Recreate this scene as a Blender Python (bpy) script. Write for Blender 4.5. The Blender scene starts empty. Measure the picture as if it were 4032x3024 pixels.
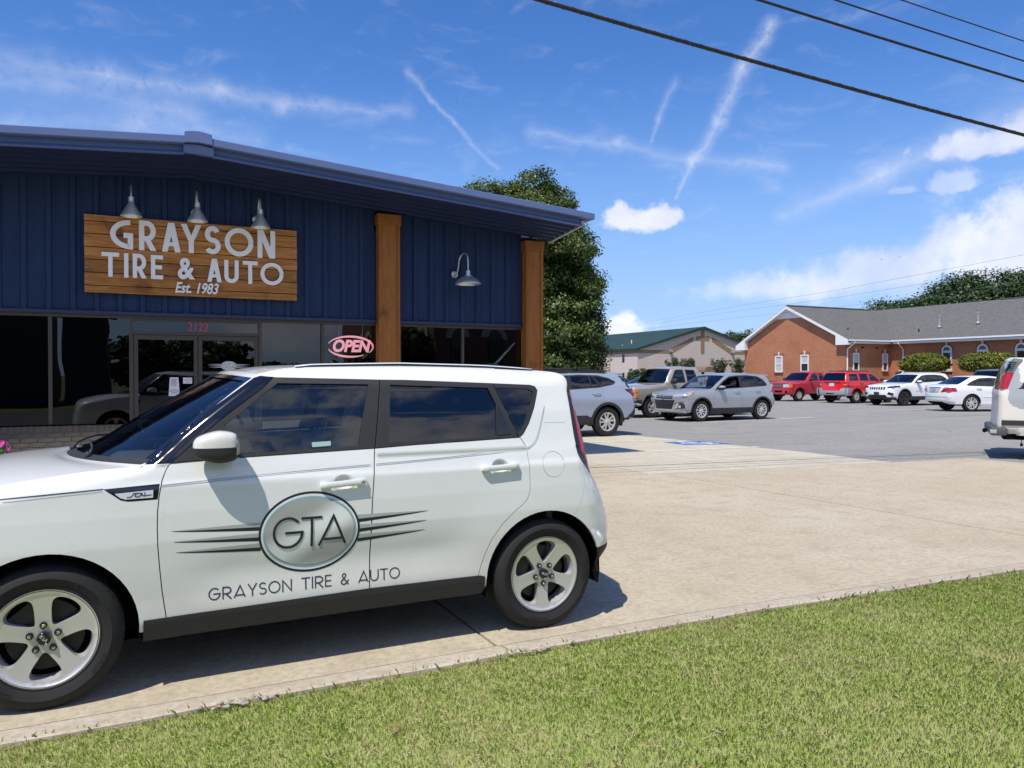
import bpy, bmesh, math, random
import numpy as np
from mathutils import Vector, Matrix, geometry

SC = bpy.context.scene
COL = SC.collection
R_ = math.radians
random.seed(7); RNG = np.random.default_rng(11)

# ------------------------------------------------------------------ camera
cam_d = bpy.data.cameras.new('camera'); cam = bpy.data.objects.new('camera', cam_d); COL.objects.link(cam)
cam.location = (0, 0, 1.515); cam.rotation_euler = (R_(90 - 0.662), 0, R_(-26.2))
cam_d.sensor_width = 36.0; cam_d.lens = 36.0 * 3028 / 4032; cam_d.clip_start = 0.05; cam_d.clip_end = 6000
SC.camera = cam
# ------------------------------------------------------------------ light
SUN_T = Vector((0.486, 0.32, -1.0)).normalized()           # direction in which the light travels
SUN_EL = math.asin(-SUN_T.z); SUN_AZ = math.atan2(-SUN_T.x, -SUN_T.y)
sl = bpy.data.lights.new('sun', 'SUN'); sl.energy = 4.3; sl.angle = R_(0.53); sl.color = (1.0, 0.94, 0.83)
so = bpy.data.objects.new('sun', sl); COL.objects.link(so); so.rotation_euler = SUN_T.to_track_quat('-Z', 'Y').to_euler()
so.location = (-20, -20, 40)
SC.view_settings.view_transform = 'Standard'; SC.view_settings.look = 'None'
SC.view_settings.exposure = 0.15; SC.view_settings.gamma = 1.0; SC.view_settings.use_curve_mapping = False
try:
    SC.cycles.max_bounces = 10; SC.cycles.transparent_max_bounces = 16
    SC.cycles.use_adaptive_sampling = True; SC.cycles.adaptive_threshold = 0.015
    SC.cycles.sample_clamp_indirect = 6.0; SC.cycles.use_denoising = True
    SC.cycles.caustics_reflective = False; SC.cycles.caustics_refractive = False
except Exception: pass

# ------------------------------------------------------------------ node helper: arithmetic on sockets
class S:
    def __init__(s, nt, k): s.nt = nt; s.k = k
    def op(s, o, *a, clamp=False):
        n = s.nt.nodes.new('ShaderNodeMath'); n.operation = o; n.use_clamp = clamp
        for i, v in enumerate((s,) + a):
            if isinstance(v, S): s.nt.links.new(v.k, n.inputs[i])
            else: n.inputs[i].default_value = v
        return S(s.nt, n.outputs[0])
    def __add__(s, o): return s.op('ADD', o)
    def __radd__(s, o): return s.op('ADD', o)
    def __sub__(s, o): return s.op('SUBTRACT', o)
    def __rsub__(s, o): return (s * -1.0) + o
    def __mul__(s, o): return s.op('MULTIPLY', o)
    __rmul__ = __mul__
    def __truediv__(s, o): return s.op('DIVIDE', o)
    def sat(s): return s.op('ADD', 0.0, clamp=True)
    def mx(s, o): return s.op('MAXIMUM', o)
    def mn(s, o): return s.op('MINIMUM', o)
    def smooth(s, a, b):
        n = s.nt.nodes.new('ShaderNodeMapRange'); n.interpolation_type = 'SMOOTHSTEP'
        s.nt.links.new(s.k, n.inputs[0]); n.inputs[1].default_value = a; n.inputs[2].default_value = b
        n.inputs[3].default_value = 0; n.inputs[4].default_value = 1
        return S(s.nt, n.outputs[0])
def nd(nt, typ, **kw):
    n = nt.nodes.new(typ)
    for k, v in kw.items(): setattr(n, k, v)
    return n
def noise(nt, vec, scale, detail=4.0, rough=0.55, dist=0.0, out=0):
    n = nt.nodes.new('ShaderNodeTexNoise'); n.inputs['Scale'].default_value = scale
    n.inputs['Detail'].default_value = detail; n.inputs['Roughness'].default_value = rough
    n.inputs['Distortion'].default_value = dist
    if vec is not None: nt.links.new(vec, n.inputs['Vector'])
    return S(nt, n.outputs[out])
def comb(nt, x, y, z=0.0):
    c = nt.nodes.new('ShaderNodeCombineXYZ')
    for i, v in enumerate((x, y, z)):
        if isinstance(v, S): nt.links.new(v.k, c.inputs[i])
        else: c.inputs[i].default_value = v
    return c.outputs[0]
def mixc(nt, f, a, b):
    m = nt.nodes.new('ShaderNodeMix'); m.data_type = 'RGBA'; m.clamp_factor = True
    for sock, v in ((m.inputs[0], f), (m.inputs[6], a), (m.inputs[7], b)):
        if isinstance(v, S): nt.links.new(v.k, sock)
        elif hasattr(v, 'is_linked'): nt.links.new(v, sock)
        elif isinstance(v, (int, float)): sock.default_value = v
        else: sock.default_value = (*v, 1) if len(v) == 3 else v
    return m.outputs[2]

# ------------------------------------------------------------------ world: clear summer sky with thin cirrus, contrails, low cumulus
W = bpy.data.worlds.new('World'); SC.world = W; W.use_nodes = True
nt = W.node_tree; nt.nodes.clear()
wo = nd(nt, 'ShaderNodeOutputWorld'); bg = nd(nt, 'ShaderNodeBackground'); nt.links.new(bg.outputs[0], wo.inputs[0])
sky = nd(nt, 'ShaderNodeTexSky', sky_type='NISHITA'); sky.sun_disc = False
sky.sun_elevation = SUN_EL; sky.sun_rotation = SUN_AZ; sky.altitude = 300; sky.air_density = 1.0; sky.dust_density = 0.0; sky.ozone_density = 4.0
tc = nd(nt, 'ShaderNodeTexCoord'); sx = nd(nt, 'ShaderNodeSeparateXYZ'); nt.links.new(tc.outputs['Generated'], sx.inputs[0])
vx, vy, vz = (S(nt, sx.outputs[i]) for i in range(3))
A0 = vx.op('ARCTAN2', vy)
E0 = vz.op('ARCSINE')
gen = tc.outputs['Generated']
nA = noise(nt, gen, 14, 5, 0.6); nB = noise(nt, gen, 17.3, 5, 0.6, 0, 0)
nbv = nt.nodes[-1]
mp = nd(nt, 'ShaderNodeMapping'); nt.links.new(gen, mp.inputs[0]); mp.inputs['Location'].default_value = (5.1, 2.7, 9.3)
nt.links.new(mp.outputs[0], nbv.inputs['Vector'])
A = A0 + (nA - 0.5) * 0.032; E = E0 + (nB - 0.5) * 0.032
def px(x, y):                                               # a seen direction (picture sample) as azimuth / elevation
    f = 3028 / 4032 * 2212; r = (x - 1106) / f; u = (810 - y) / f
    ps = R_(26.2); dx = math.sin(ps) + r * math.cos(ps); dy = math.cos(ps) - r * math.sin(ps)
    return math.atan2(dx, dy), math.atan2(u, math.hypot(dx, dy))
def segd(p, q, a=A, e=E):
    ax, ay = p; bx, by = q; dx, dy = bx - ax, by - ay; L = dx * dx + dy * dy
    t = (((a - ax) * dx + (e - ay) * dy) * (1 / L)).sat()
    ux = a - ax - t * dx; uy = e - ay - t * dy
    return (ux * ux + uy * uy).op('SQRT'), t
streak = nd(nt, 'ShaderNodeMapping'); nt.links.new(gen, streak.inputs[0]); streak.inputs['Scale'].default_value = (9, 9, 26)
streak.inputs['Rotation'].default_value = (0.25, -0.2, 0.3)
wisp = noise(nt, streak.outputs[0], 1.6, 6, 0.62, 0.6)
fine = noise(nt, gen, 95, 6, 0.65)
cloud = None
def addc(c):
    global cloud
    cloud = c if cloud is None else (cloud + c - cloud * c)
K = 1 / 1661.0
def trail(pts, widths, amt, ragged):
    for i in range(len(pts) - 1):
        d, t = segd(px(*pts[i]), px(*pts[i + 1]))
        w = (t * (widths[i + 1] - widths[i]) + widths[i]) * (K * 0.72)
        x = (1.0 - d / w).sat()
        addc(x * x * ((fine - 0.5) * ragged * 2 + 1.0).sat() * amt)
trail([(1664, 62), (1605, 150), (1550, 265), (1495, 360), (1462, 428)], [40, 46, 36, 28, 10], 0.36, 1.5)
trail([(880, 160), (930, 218), (985, 275), (1075, 360)], [20, 18, 14, 16], 0.24, 0.8)
trail([(1455, 178), (1425, 255), (1404, 308)], [28, 24, 10], 0.22, 1.0)
trail([(-150, 110), (230, 165), (480, 205), (620, 232), (880, 245)], [85, 66, 58, 48, 40], 0.22, 1.5)
trail([(-150, 160), (120, 190), (420, 250)], [80, 70, 60], 0.16, 1.3)
trail([(1150, 288), (1330, 318), (1490, 348), (1690, 362)], [44, 44, 40, 44], 0.22, 1.3)
trail([(1690, 462), (1900, 372), (2060, 312), (2300, 190)], [50, 70, 80, 90], 0.26, 1.0)
trail([(-100, 270), (300, 265), (560, 300)], [80, 70, 60], 0.16, 1.3)
addc(wisp.smooth(0.50, 0.92) * E0.smooth(0.02, 0.25) * 0.22)
# low cumulus: soft lumps with a flat base
lump = noise(nt, gen, 26, 6, 0.62)
def cumulus(x, y, w, h, amt, flat=0.45):
    a, e = px(x, y); ua = (A0 - a) * (1 / (w * K)); ue = (E0 - e) * (1 / (h * K))
    ue = ue.mx(0.0) + ue.mn(0.0) * (1 / flat) * 1.0
    d = (ua * ua + ue * ue).op('SQRT') + (lump - 0.5) * 1.9
    addc((1.0 - d).smooth(0.0, 0.55) * amt)
for c in [(1385, 482, 92, 46, 0.95), (1345, 474, 50, 34, 0.8), (1430, 478, 50, 36, 0.85), (2130, 322, 120, 44, 0.75), (2200, 300, 90, 50, 0.7),
          (2065, 400, 60, 34, 0.5), (1945, 415, 40, 16, 0.35), (1345, 712, 70, 36, 0.8), (1350, 690, 26, 24, 0.7)]: cumulus(*c)
# the broad cloud bank low on the right and others round the horizon
bank = None
for (x, y, w, h, amt) in [(2330, 520, 300, 150, 0.95), (2130, 545, 220, 85, 0.95), (1900, 590, 230, 62, 0.9), (1680, 622, 220, 40, 0.75), (2240, 445, 150, 55, 0.85),
                          (2500, 380, 240, 90, 0.9), (2900, 500, 400, 150, 0.9), (-500, 560, 420, 90, 0.9), (-900, 420, 300, 120, 0.9)]:
    a, e = px(x, y); ua = (A0 - a) * (1 / (w * K)); ue = (E0 - e) * (1 / (h * K))
    d = (ua * ua + ue * ue).op('SQRT') + (lump - 0.5) * 1.5
    c = (1.0 - d).smooth(0.0, 0.85) * (amt * 0.74)
    addc(c)
# cumulus scattered over the rest of the lower sky (seen in the reflections)
mb = nd(nt, 'ShaderNodeMapping'); nt.links.new(gen, mb.inputs[0]); mb.inputs['Scale'].default_value = (1, 1, 2.6)
back = noise(nt, mb.outputs[0], 5.5, 7, 0.6)
addc(back.smooth(0.44, 0.60) * vy.smooth(0.15, -0.25) * E0.smooth(0.0, 0.06) * (1.0 - E0.smooth(0.6, 1.1)) * 0.92)
haze = (1.0 - E0.smooth(-0.05, 0.40)) * 0.88
hs = nd(nt, 'ShaderNodeHueSaturation'); nt.links.new(sky.outputs[0], hs.inputs['Color'])
hs.inputs['Saturation'].default_value = 1.25; hs.inputs['Value'].default_value = 1.22; hs.inputs['Hue'].default_value = 0.511
skyc = mixc(nt, haze, hs.outputs[0], (2.45, 3.75, 6.5))
shade = noise(nt, gen, 9, 4, 0.5)
ccol = mixc(nt, shade.smooth(0.35, 0.7), (5.4, 5.8, 7.2), (7.6, 7.6, 7.9))
fin = mixc(nt, cloud.sat(), skyc, ccol)
nt.links.new(fin, bg.inputs[0]); bg.inputs[1].default_value = 0.125

# ------------------------------------------------------------------ materials
MATS = {}
def mat(name, col=(.5, .5, .5), rough=.6, metal=0., spec=.5, coat=0., emit=None, es=1., bump=None, var=None, alpha=None):
    if name in MATS: return MATS[name]
    m = bpy.data.materials.new(name); m.use_nodes = True; t = m.node_tree
    b = t.nodes['Principled BSDF']; b.inputs['Base Color'].default_value = (*col, 1); b.inputs['Roughness'].default_value = rough
    b.inputs['Metallic'].default_value = metal; b.inputs['Specular IOR Level'].default_value = spec
    b.inputs['Coat Weight'].default_value = coat; b.inputs['Coat Roughness'].default_value = 0.03
    if emit: b.inputs['Emission Color'].default_value = (*emit, 1); b.inputs['Emission Strength'].default_value = es
    co = t.nodes.new('ShaderNodeTexCoord').outputs['Object']
    if var:                                   # (second colour, scale, lo, hi [, stretch])
        c2, sc, lo, hi = var[:4]; v = co
        if len(var) > 4:
            mpn = t.nodes.new('ShaderNodeMapping'); t.links.new(co, mpn.inputs[0]); mpn.inputs['Scale'].default_value = var[4]; v = mpn.outputs[0]
        n = noise(t, v, sc, 6, .6); t.links.new(mixc(t, n.smooth(lo, hi), col, c2), b.inputs['Base Color'])
    if bump:                                  # (scale, strength, distance)
        n = noise(t, co, bump[0], 5, .6); bn = t.nodes.new('ShaderNodeBump'); bn.inputs['Strength'].default_value = bump[1]
        bn.inputs['Distance'].default_value = bump[2]; t.links.new(n.k, bn.inputs['Height']); t.links.new(bn.outputs[0], b.inputs['Normal'])
    MATS[name] = m; return m
def glass(name, tint, refl=1.45, rough=0.0, wob=None):
    if name in MATS: return MATS[name]
    m = bpy.data.materials.new(name); m.use_nodes = True; t = m.node_tree; t.nodes.clear()
    o = t.nodes.new('ShaderNodeOutputMaterial'); mx = t.nodes.new('ShaderNodeMixShader'); fr = t.nodes.new('ShaderNodeFresnel')
    fr.inputs[0].default_value = refl; tr = t.nodes.new('ShaderNodeBsdfTransparent'); tr.inputs[0].default_value = (*tint, 1)
    gl = t.nodes.new('ShaderNodeBsdfGlossy'); gl.inputs['Roughness'].default_value = rough
    t.links.new(fr.outputs[0], mx.inputs[0]); t.links.new(tr.outputs[0], mx.inputs[1]); t.links.new(gl.outputs[0], mx.inputs[2]); t.links.new(mx.outputs[0], o.inputs[0])
    if wob:
        n = noise(t, t.nodes.new('ShaderNodeTexCoord').outputs['Object'], wob[0], 1.0, .4); bn = t.nodes.new('ShaderNodeBump')
        bn.inputs['Strength'].default_value = 1.0; bn.inputs['Distance'].default_value = wob[1]; t.links.new(n.k, bn.inputs['Height'])
        t.links.new(bn.outputs[0], gl.inputs['Normal']); t.links.new(bn.outputs[0], fr.inputs['Normal'])
    MATS[name] = m; return m

# ------------------------------------------------------------------ mesh helpers
def wloc(p):
    v = Vector((0, 0, 0))
    while p is not None: v += p.location; p = p.parent
    return v
def link(name, me, m, parent=None, label=None, kind=None):
    o = bpy.data.objects.new(name, me); COL.objects.link(o)
    if m is not None and not me.materials: me.materials.append(m)
    if parent is not None: o.parent = parent
    if label: o['label'] = label
    if kind: o['kind'] = kind
    return o
def empty(name, loc, label, cat, rz=0, group=None):
    o = bpy.data.objects.new(name, None); COL.objects.link(o); o.location = loc; o.rotation_euler = (0, 0, rz)
    o['label'] = label; o['category'] = cat; o.empty_display_size = .2
    if group: o['group'] = group
    return o
def sub(name, parent, loc=(0, 0, 0)):
    o = bpy.data.objects.new(name, None); COL.objects.link(o); o.location = loc; o.parent = parent; o.empty_display_size = .1; return o
def tag(o, label, cat, group=None):
    o['label'] = label; o['category'] = cat
    if group: o['group'] = group
    return o
class MB:
    def __init__(s): s.v = []; s.f = []
    def add(s, v, f):
        k = len(s.v); s.v += [tuple(p) for p in v]; s.f += [tuple(i + k for i in q) for q in f]; return s
    def box(s, x0, x1, y0, y1, z0, z1):
        v = [(x, y, z) for z in (z0, z1) for x, y in ((x0, y0), (x1, y0), (x1, y1), (x0, y1))]
        return s.add(v, [(3, 2, 1, 0), (4, 5, 6, 7), (0, 1, 5, 4), (1, 2, 6, 5), (2, 3, 7, 6), (3, 0, 4, 7)])
    def bbox(s, x0, x1, y0, y1, z0, z1, b=.01):          # box with bevelled edges
        bm = bmesh.new(); bmesh.ops.create_cube(bm, size=1)
        for v in bm.verts: v.co = ((x0 + x1) / 2 + v.co.x * (x1 - x0), (y0 + y1) / 2 + v.co.y * (y1 - y0), (z0 + z1) / 2 + v.co.z * (z1 - z0))
        bmesh.ops.bevel(bm, geom=bm.edges[:], offset=b, segments=2, affect='EDGES', profile=.5)
        bm.verts.index_update(); s.add([v.co[:] for v in bm.verts], [[v.index for v in f.verts] for f in bm.faces]); bm.free(); return s
    def prism(s, poly, a, b, ax='y'):                     # polygon in the two other axes, extruded from a to b
        n = len(poly)
        mk = {'y': lambda p, q: (p[0], q, p[1]), 'x': lambda p, q: (q, p[0], p[1]), 'z': lambda p, q: (p[0], p[1], q)}[ax]
        v = [mk(p, a) for p in poly] + [mk(p, b) for p in poly]
        f = [(i, (i + 1) % n, n + (i + 1) % n, n + i) for i in range(n)] + [tuple(range(n))[::-1], tuple(range(n, 2 * n))]
        return s.add(v, f)
    def tube(s, pts, r, n=8, cap=True):
        pts = [Vector(p) for p in pts]; rs = r if hasattr(r, '__len__') else [r] * len(pts); V = []; Fc = []
        up = None
        for i, p in enumerate(pts):
            t = (pts[min(i + 1, len(pts) - 1)] - pts[max(i - 1, 0)]).normalized()
            if up is None: up = t.orthogonal().normalized()
            up = (up - t * up.dot(t)); up = up.normalized() if up.length > 1e-6 else t.orthogonal().normalized()
            w = t.cross(up)
            for k in range(n):
                a = 2 * math.pi * k / n; V.append(p + (up * math.cos(a) + w * math.sin(a)) * rs[i])
        for i in range(len(pts) - 1):
            for k in range(n): Fc.append((i * n + k, i * n + (k + 1) % n, (i + 1) * n + (k + 1) % n, (i + 1) * n + k))
        if cap: Fc += [tuple(range(n))[::-1], tuple(range((len(pts) - 1) * n, len(pts) * n))]
        return s.add(V, Fc)
    def lathe(s, prof, c=(0, 0, 0), ax='z', n=24, closed=False):  # profile (radius, height)
        V = []; Fc = []; m = len(prof)
        for r, h in prof:
            for k in range(n):
                a = 2 * math.pi * k / n; x, y = r * math.cos(a), r * math.sin(a)
                V.append({'z': (c[0] + x, c[1] + y, c[2] + h), 'y': (c[0] + x, c[1] + h, c[2] + y), 'x': (c[0] + h, c[1] + x, c[2] + y)}[ax])
        for i in range(m - 1 + (1 if closed else 0)):
            j = (i + 1) % m
            for k in range(n): Fc.append((i * n + k, i * n + (k + 1) % n, j * n + (k + 1) % n, j * n + k))
        return s.add(V, Fc)
    def ball(s, c, rx, ry, rz, n=12, m=8):
        V = []; Fc = []
        for i in range(m + 1):
            t = math.pi * i / m
            for k in range(n):
                a = 2 * math.pi * k / n; V.append((c[0] + rx * math.sin(t) * math.cos(a), c[1] + ry * math.sin(t) * math.sin(a), c[2] + rz * math.cos(t)))
        for i in range(m):
            for k in range(n): Fc.append((i * n + k, (i + 1) * n + k, (i + 1) * n + (k + 1) % n, i * n + (k + 1) % n))
        return s.add(V, Fc)
    def me(s, name, off=(0, 0, 0), smooth=False, auto=None):
        me = bpy.data.meshes.new(name); ox, oy, oz = off
        me.from_pydata([(x - ox, y - oy, z - oz) for x, y, z in s.v], [], s.f); me.update()
        bm = bmesh.new(); bm.from_mesh(me); bmesh.ops.recalc_face_normals(bm, faces=bm.faces[:]); bm.to_mesh(me); bm.free()
        if smooth or auto:
            for p in me.polygons: p.use_smooth = True
            if auto:
                try: me.set_sharp_from_angle(angle=R_(auto))
                except Exception: pass
        return me
    def go(s, name, m, parent=None, smooth=False, auto=None, world=False, **kw):
        off = wloc(parent) if (world and parent is not None) else (0, 0, 0)
        return link(name, s.me(name, off, smooth, auto), m, parent, **kw)
def pip(pts, poly):                                        # points in polygon, vectorised
    pts = np.asarray(pts); x, y = pts[:, 0], pts[:, 1]; p = np.asarray(poly); q = np.roll(p, -1, 0); ins = np.zeros(len(pts), bool)
    for (x1, y1), (x2, y2) in zip(p, q):
        if y1 == y2: continue
        c = (y1 > y) != (y2 > y)
        ins ^= c & (x < (x2 - x1) * (y - y1) / (y2 - y1) + x1)
    return ins
def dens(poly, step):
    out = []
    for i in range(len(poly)):
        a = np.array(poly[i], float); b = np.array(poly[(i + 1) % len(poly)], float); n = max(1, int(math.ceil(np.linalg.norm(b - a) / step)))
        out += [tuple(a + (b - a) * k / n) for k in range(n)]
    return out
def smooth_poly(pts, n=6, closed=True):                    # Catmull-Rom through the points
    P = [np.array(p, float) for p in pts]; m = len(P); out = []
    for i in range(m if closed else m - 1):
        g = (lambda k: P[k % m]) if closed else (lambda k: P[min(max(k, 0), m - 1)])
        p0, p1, p2, p3 = g(i - 1), g(i), g(i + 1), g(i + 2)
        for k in range(n):
            t = k / n
            out.append(tuple(.5 * ((2 * p1) + (-p0 + p2) * t + (2 * p0 - 5 * p1 + 4 * p2 - p3) * t * t + (-p0 + 3 * p1 - 3 * p2 + p3) * t ** 3)))
    if not closed: out.append(tuple(P[-1]))
    return out
def grow(poly, d):                                         # offset a polygon outwards by d
    P = np.array(poly, float); a = 0
    for i in range(len(P)): a += P[i - 1][0] * P[i][1] - P[i][0] * P[i - 1][1]
    sg = 1 if a > 0 else -1; out = []
    for i in range(len(P)):
        e1 = P[i] - P[i - 1]; e2 = P[(i + 1) % len(P)] - P[i]
        e1 = e1 / (np.linalg.norm(e1) + 1e-9); e2 = e2 / (np.linalg.norm(e2) + 1e-9)
        n = np.array([e1[1] + e2[1], -(e1[0] + e2[0])]) * sg; L = np.linalg.norm(n)
        if L < 1e-6: out.append(tuple(P[i])); continue
        n /= L; c = max(.4, abs(n[0] * e1[1] * sg - n[1] * e1[0] * sg)); out.append(tuple(P[i] + n * d / c))
    return out
def cdt(polys, holes, step):                               # triangles inside all polys and outside all holes
    cons = [dens(p, step) for p in polys + holes]; V = []; Ed = []
    for c in cons:
        k = len(V); V += c; Ed += [(k + i, k + (i + 1) % len(c)) for i in range(len(c))]
    B = np.array(V); lo = B.min(0); hi = B.max(0)
    p0 = np.array(polys[0]); lo = p0.min(0); hi = p0.max(0)
    gx = np.arange(lo[0] + step / 2, hi[0], step); gz = np.arange(lo[1] + step / 2, hi[1], step)
    if len(gx) and len(gz):
        g = np.array(np.meshgrid(gx, gz)).reshape(2, -1).T; ok = np.ones(len(g), bool)
        for p in polys: ok &= pip(g, p)
        for p in holes: ok &= ~pip(g, p)
        g = g[ok]
        if len(g):
            dmin = np.full(len(g), 9.0)
            for i in range(0, len(B), 256): dmin = np.minimum(dmin, np.sqrt(((g[:, None, :] - B[None, i:i + 256, :]) ** 2).sum(2)).min(1))
            V = V + [tuple(q) for q in g[dmin > step * .45]]
    r = geometry.delaunay_2d_cdt([Vector(p) for p in V], Ed, [], 0, 1e-6)
    P = np.array([v[:] for v in r[0]]); T = np.array(r[2]); c = P[T].mean(1); ok = np.ones(len(T), bool)
    for p in polys: ok &= pip(c, p)
    for p in holes: ok &= ~pip(c, p)
    a = P[T]; ar = np.abs((a[:, 1, 0] - a[:, 0, 0]) * (a[:, 2, 1] - a[:, 0, 1]) - (a[:, 2, 0] - a[:, 0, 0]) * (a[:, 1, 1] - a[:, 0, 1]))
    T = T[ok & (ar > 1e-9)]; u, inv = np.unique(T, return_inverse=True); return P[u], inv.reshape(-1, 3)
def sheet(name, P2, T, fn, nrm, m, parent, rim=None, flip=False, label=None):
    """triangles P2/T lifted by fn(P2)->xyz, with analytic normals nrm(P2) and an optional turned-in rim vector"""
    X = fn(P2); N = nrm(P2); N = N / (np.linalg.norm(N, axis=1)[:, None] + 1e-12)
    tri = X[T]; gn = np.cross(tri[:, 1] - tri[:, 0], tri[:, 2] - tri[:, 0]); fl = (gn * N[T].mean(1)).sum(1) < 0
    T = T.copy(); T[fl] = T[fl][:, ::-1]
    Vs = [tuple(p) for p in X]; Fs = [tuple(map(int, t)) for t in T]; Ns = list(N)
    if rim is not None:
        cnt = {}
        for t in Fs:
            for a, b in ((t[0], t[1]), (t[1], t[2]), (t[2], t[0])): cnt[(a, b)] = 1
        for (a, b) in list(cnt):
            if (b, a) in cnt: continue
            k = len(Vs); pa, pb = X[a], X[b]; ra, rb = rim(P2[a], N[a]), rim(P2[b], N[b])
            Vs += [tuple(pb), tuple(pa), tuple(pa + ra), tuple(pb + rb)]; Fs.append((k, k + 1, k + 2, k + 3))
            n = np.cross(pa - pb, ra); n = n / (np.linalg.norm(n) + 1e-12); Ns += [n] * 4
    me = bpy.data.meshes.new(name); me.from_pydata(Vs, [], Fs); me.update()
    for p in me.polygons: p.use_smooth = True
    try: me.normals_split_custom_set_from_vertices([tuple(n) for n in Ns])
    except Exception: pass
    return link(name, me, m, parent, label)

# ------------------------------------------------------------------ stroke lettering
def arc(cx, cy, rx, ry, a0, a1, n=20): return [(cx + rx * math.cos(R_(a0 + (a1 - a0) * i / n)), cy + ry * math.sin(R_(a0 + (a1 - a0) * i / n))) for i in range(n + 1)]
def glyph(ch, w, h, t, deco=False):
    k = t / 2; l, r, b, u = k, w - k, k, h - k; cx = w / 2; cy = h / 2; rx = (r - l) / 2; ry = (u - b) / 2
    if ch == 'G':
        if deco: return [arc(cx, cy, rx, ry, 42, 360, 28) + [(r, cy + .0), (cx - .1 * w, cy)]]
        return [arc(r, cy, r - l, ry, 90, 270, 26) + [(r, cy - .03 * h), (r - .3 * w, cy - .03 * h)]]
    if ch == 'R':
        bowl = [(l, u), (cx - .1 * w, u)] + arc(cx - .05 * w, u - .26 * h, r - cx + .02 * w, .26 * h, 90, -90, 14) + [(l, u - .52 * h)]
        if deco: return [[(l, 0), (l, h)], bowl, [(l + .3 * w, u - .52 * h), (r, 0)]]
        th = t * 1.12; return [[(l, 0), (l, h)], bowl, ('P', [(l + .12 * w, u - .52 * h), (l + .12 * w + th, u - .52 * h), (w, 0), (w - th, 0)])]
    if ch == 'A':
        if deco: return [[(l, 0), (cx + .04 * w, u), (r, 0)], [(l + .16 * w, .2 * h), (r - .1 * w, .2 * h)]]
        th = t * 1.08; return [('P', [(0, 0), (th, 0), (cx + th * .55, h), (cx - th * .55, h)]), ('P', [(w - th, 0), (w, 0), (cx + th * .55, h), (cx - th * .55, h)]), ('P', [(.20 * w, .20 * h), (.80 * w, .20 * h), (.74 * w, .20 * h + t * .8), (.26 * w, .20 * h + t * .8)])]
    if ch == 'Y' and not deco: th = t * 1.12; return [('P', [(0, h), (th, h), (cx + t / 2, .40 * h), (cx - t / 2, .40 * h)]), ('P', [(w - th, h), (w, h), (cx + t / 2, .40 * h), (cx - t / 2, .40 * h)]), ('P', [(cx - t / 2, 0), (cx + t / 2, 0), (cx + t / 2, .42 * h), (cx - t / 2, .42 * h)])]
    if ch == 'Y': return [[(l, h), (cx, .45 * h), (r, h)], [(cx, .5 * h), (cx, 0)]]
    if ch == 'S':
        q = ry / 2; return [arc(cx, u - q, rx * .92, q, 25, 270, 16)[:-1] + arc(cx, b + q, rx, q, 90, -150, 18)]
    if ch == 'O': return [arc(cx, cy, rx, ry, 0, 358, 36)]
    if ch == 'N' and not deco: th = t * 1.2; return [('P', [(0, 0), (t, 0), (t, h), (0, h)]), ('P', [(w - t, 0), (w, 0), (w, h), (w - t, h)]), ('P', [(0, h), (th, h), (w, 0), (w - th, 0)])]
    if ch == 'N': return [[(l, 0), (l, u), (r, b), (r, h)]]
    if ch == 'T': return [[(0, u), (w, u)], [(cx, u), (cx, 0)]]
    if ch == 'I': return [[(w / 2, 0), (w / 2, h)]]
    if ch == 'E': return [[(w, u), (l, u), (l, b), (w, b)], [(l, cy), (w * .92, cy)]]
    if ch == 'U': return [[(l, h), (l, b + rx)] + arc(cx, b + rx, rx, rx, 180, 360, 16) + [(r, h)]]
    if ch == 'K': return [[(l, 0), (l, h)], [(r, h), (l, .42 * h)], [(l + .25 * w, .55 * h), (r, 0)]]
    if ch == '&': return [smooth_poly([(r, 0), (.3 * w, .6 * h), (.25 * w, .84 * h), (.43 * w, u), (.62 * w, .84 * h), (.5 * w, .62 * h), (.14 * w, .36 * h), (l, .2 * h), (.3 * w, b), (.62 * w, .1 * h), (w - k, .42 * h)], 5, False)[:24]] + [smooth_poly([(r, 0), (.3 * w, .6 * h), (.25 * w, .84 * h), (.43 * w, u), (.62 * w, .84 * h), (.5 * w, .62 * h), (.14 * w, .36 * h), (l, .2 * h), (.3 * w, b), (.62 * w, .1 * h), (w - k, .42 * h)], 5, False)[23:]]
    return []
def ribbon(pts, t, closed=False):                          # left and right offset lines of a stroke
    pts = [p for i, p in enumerate(pts) if i == 0 or math.hypot(p[0] - pts[i - 1][0], p[1] - pts[i - 1][1]) > 1e-5]
    P = [np.array(p, float) for p in pts]; L = []; Rr = []; n = len(P)
    for i in range(n):
        a = P[i] - P[i - 1] if i > 0 else P[1] - P[0]; b = P[i + 1] - P[i] if i < n - 1 else P[-1] - P[-2]
        a = a / (np.linalg.norm(a) + 1e-9); b = b / (np.linalg.norm(b) + 1e-9); m = np.array([-(a[1] + b[1]), a[0] + b[0]]); m = m / (np.linalg.norm(m) + 1e-9)
        c = max(.45, m[0] * -a[1] + m[1] * a[0]); L.append(P[i] + m * t / 2 / c); Rr.append(P[i] - m * t / 2 / c)
    return L, Rr
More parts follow.
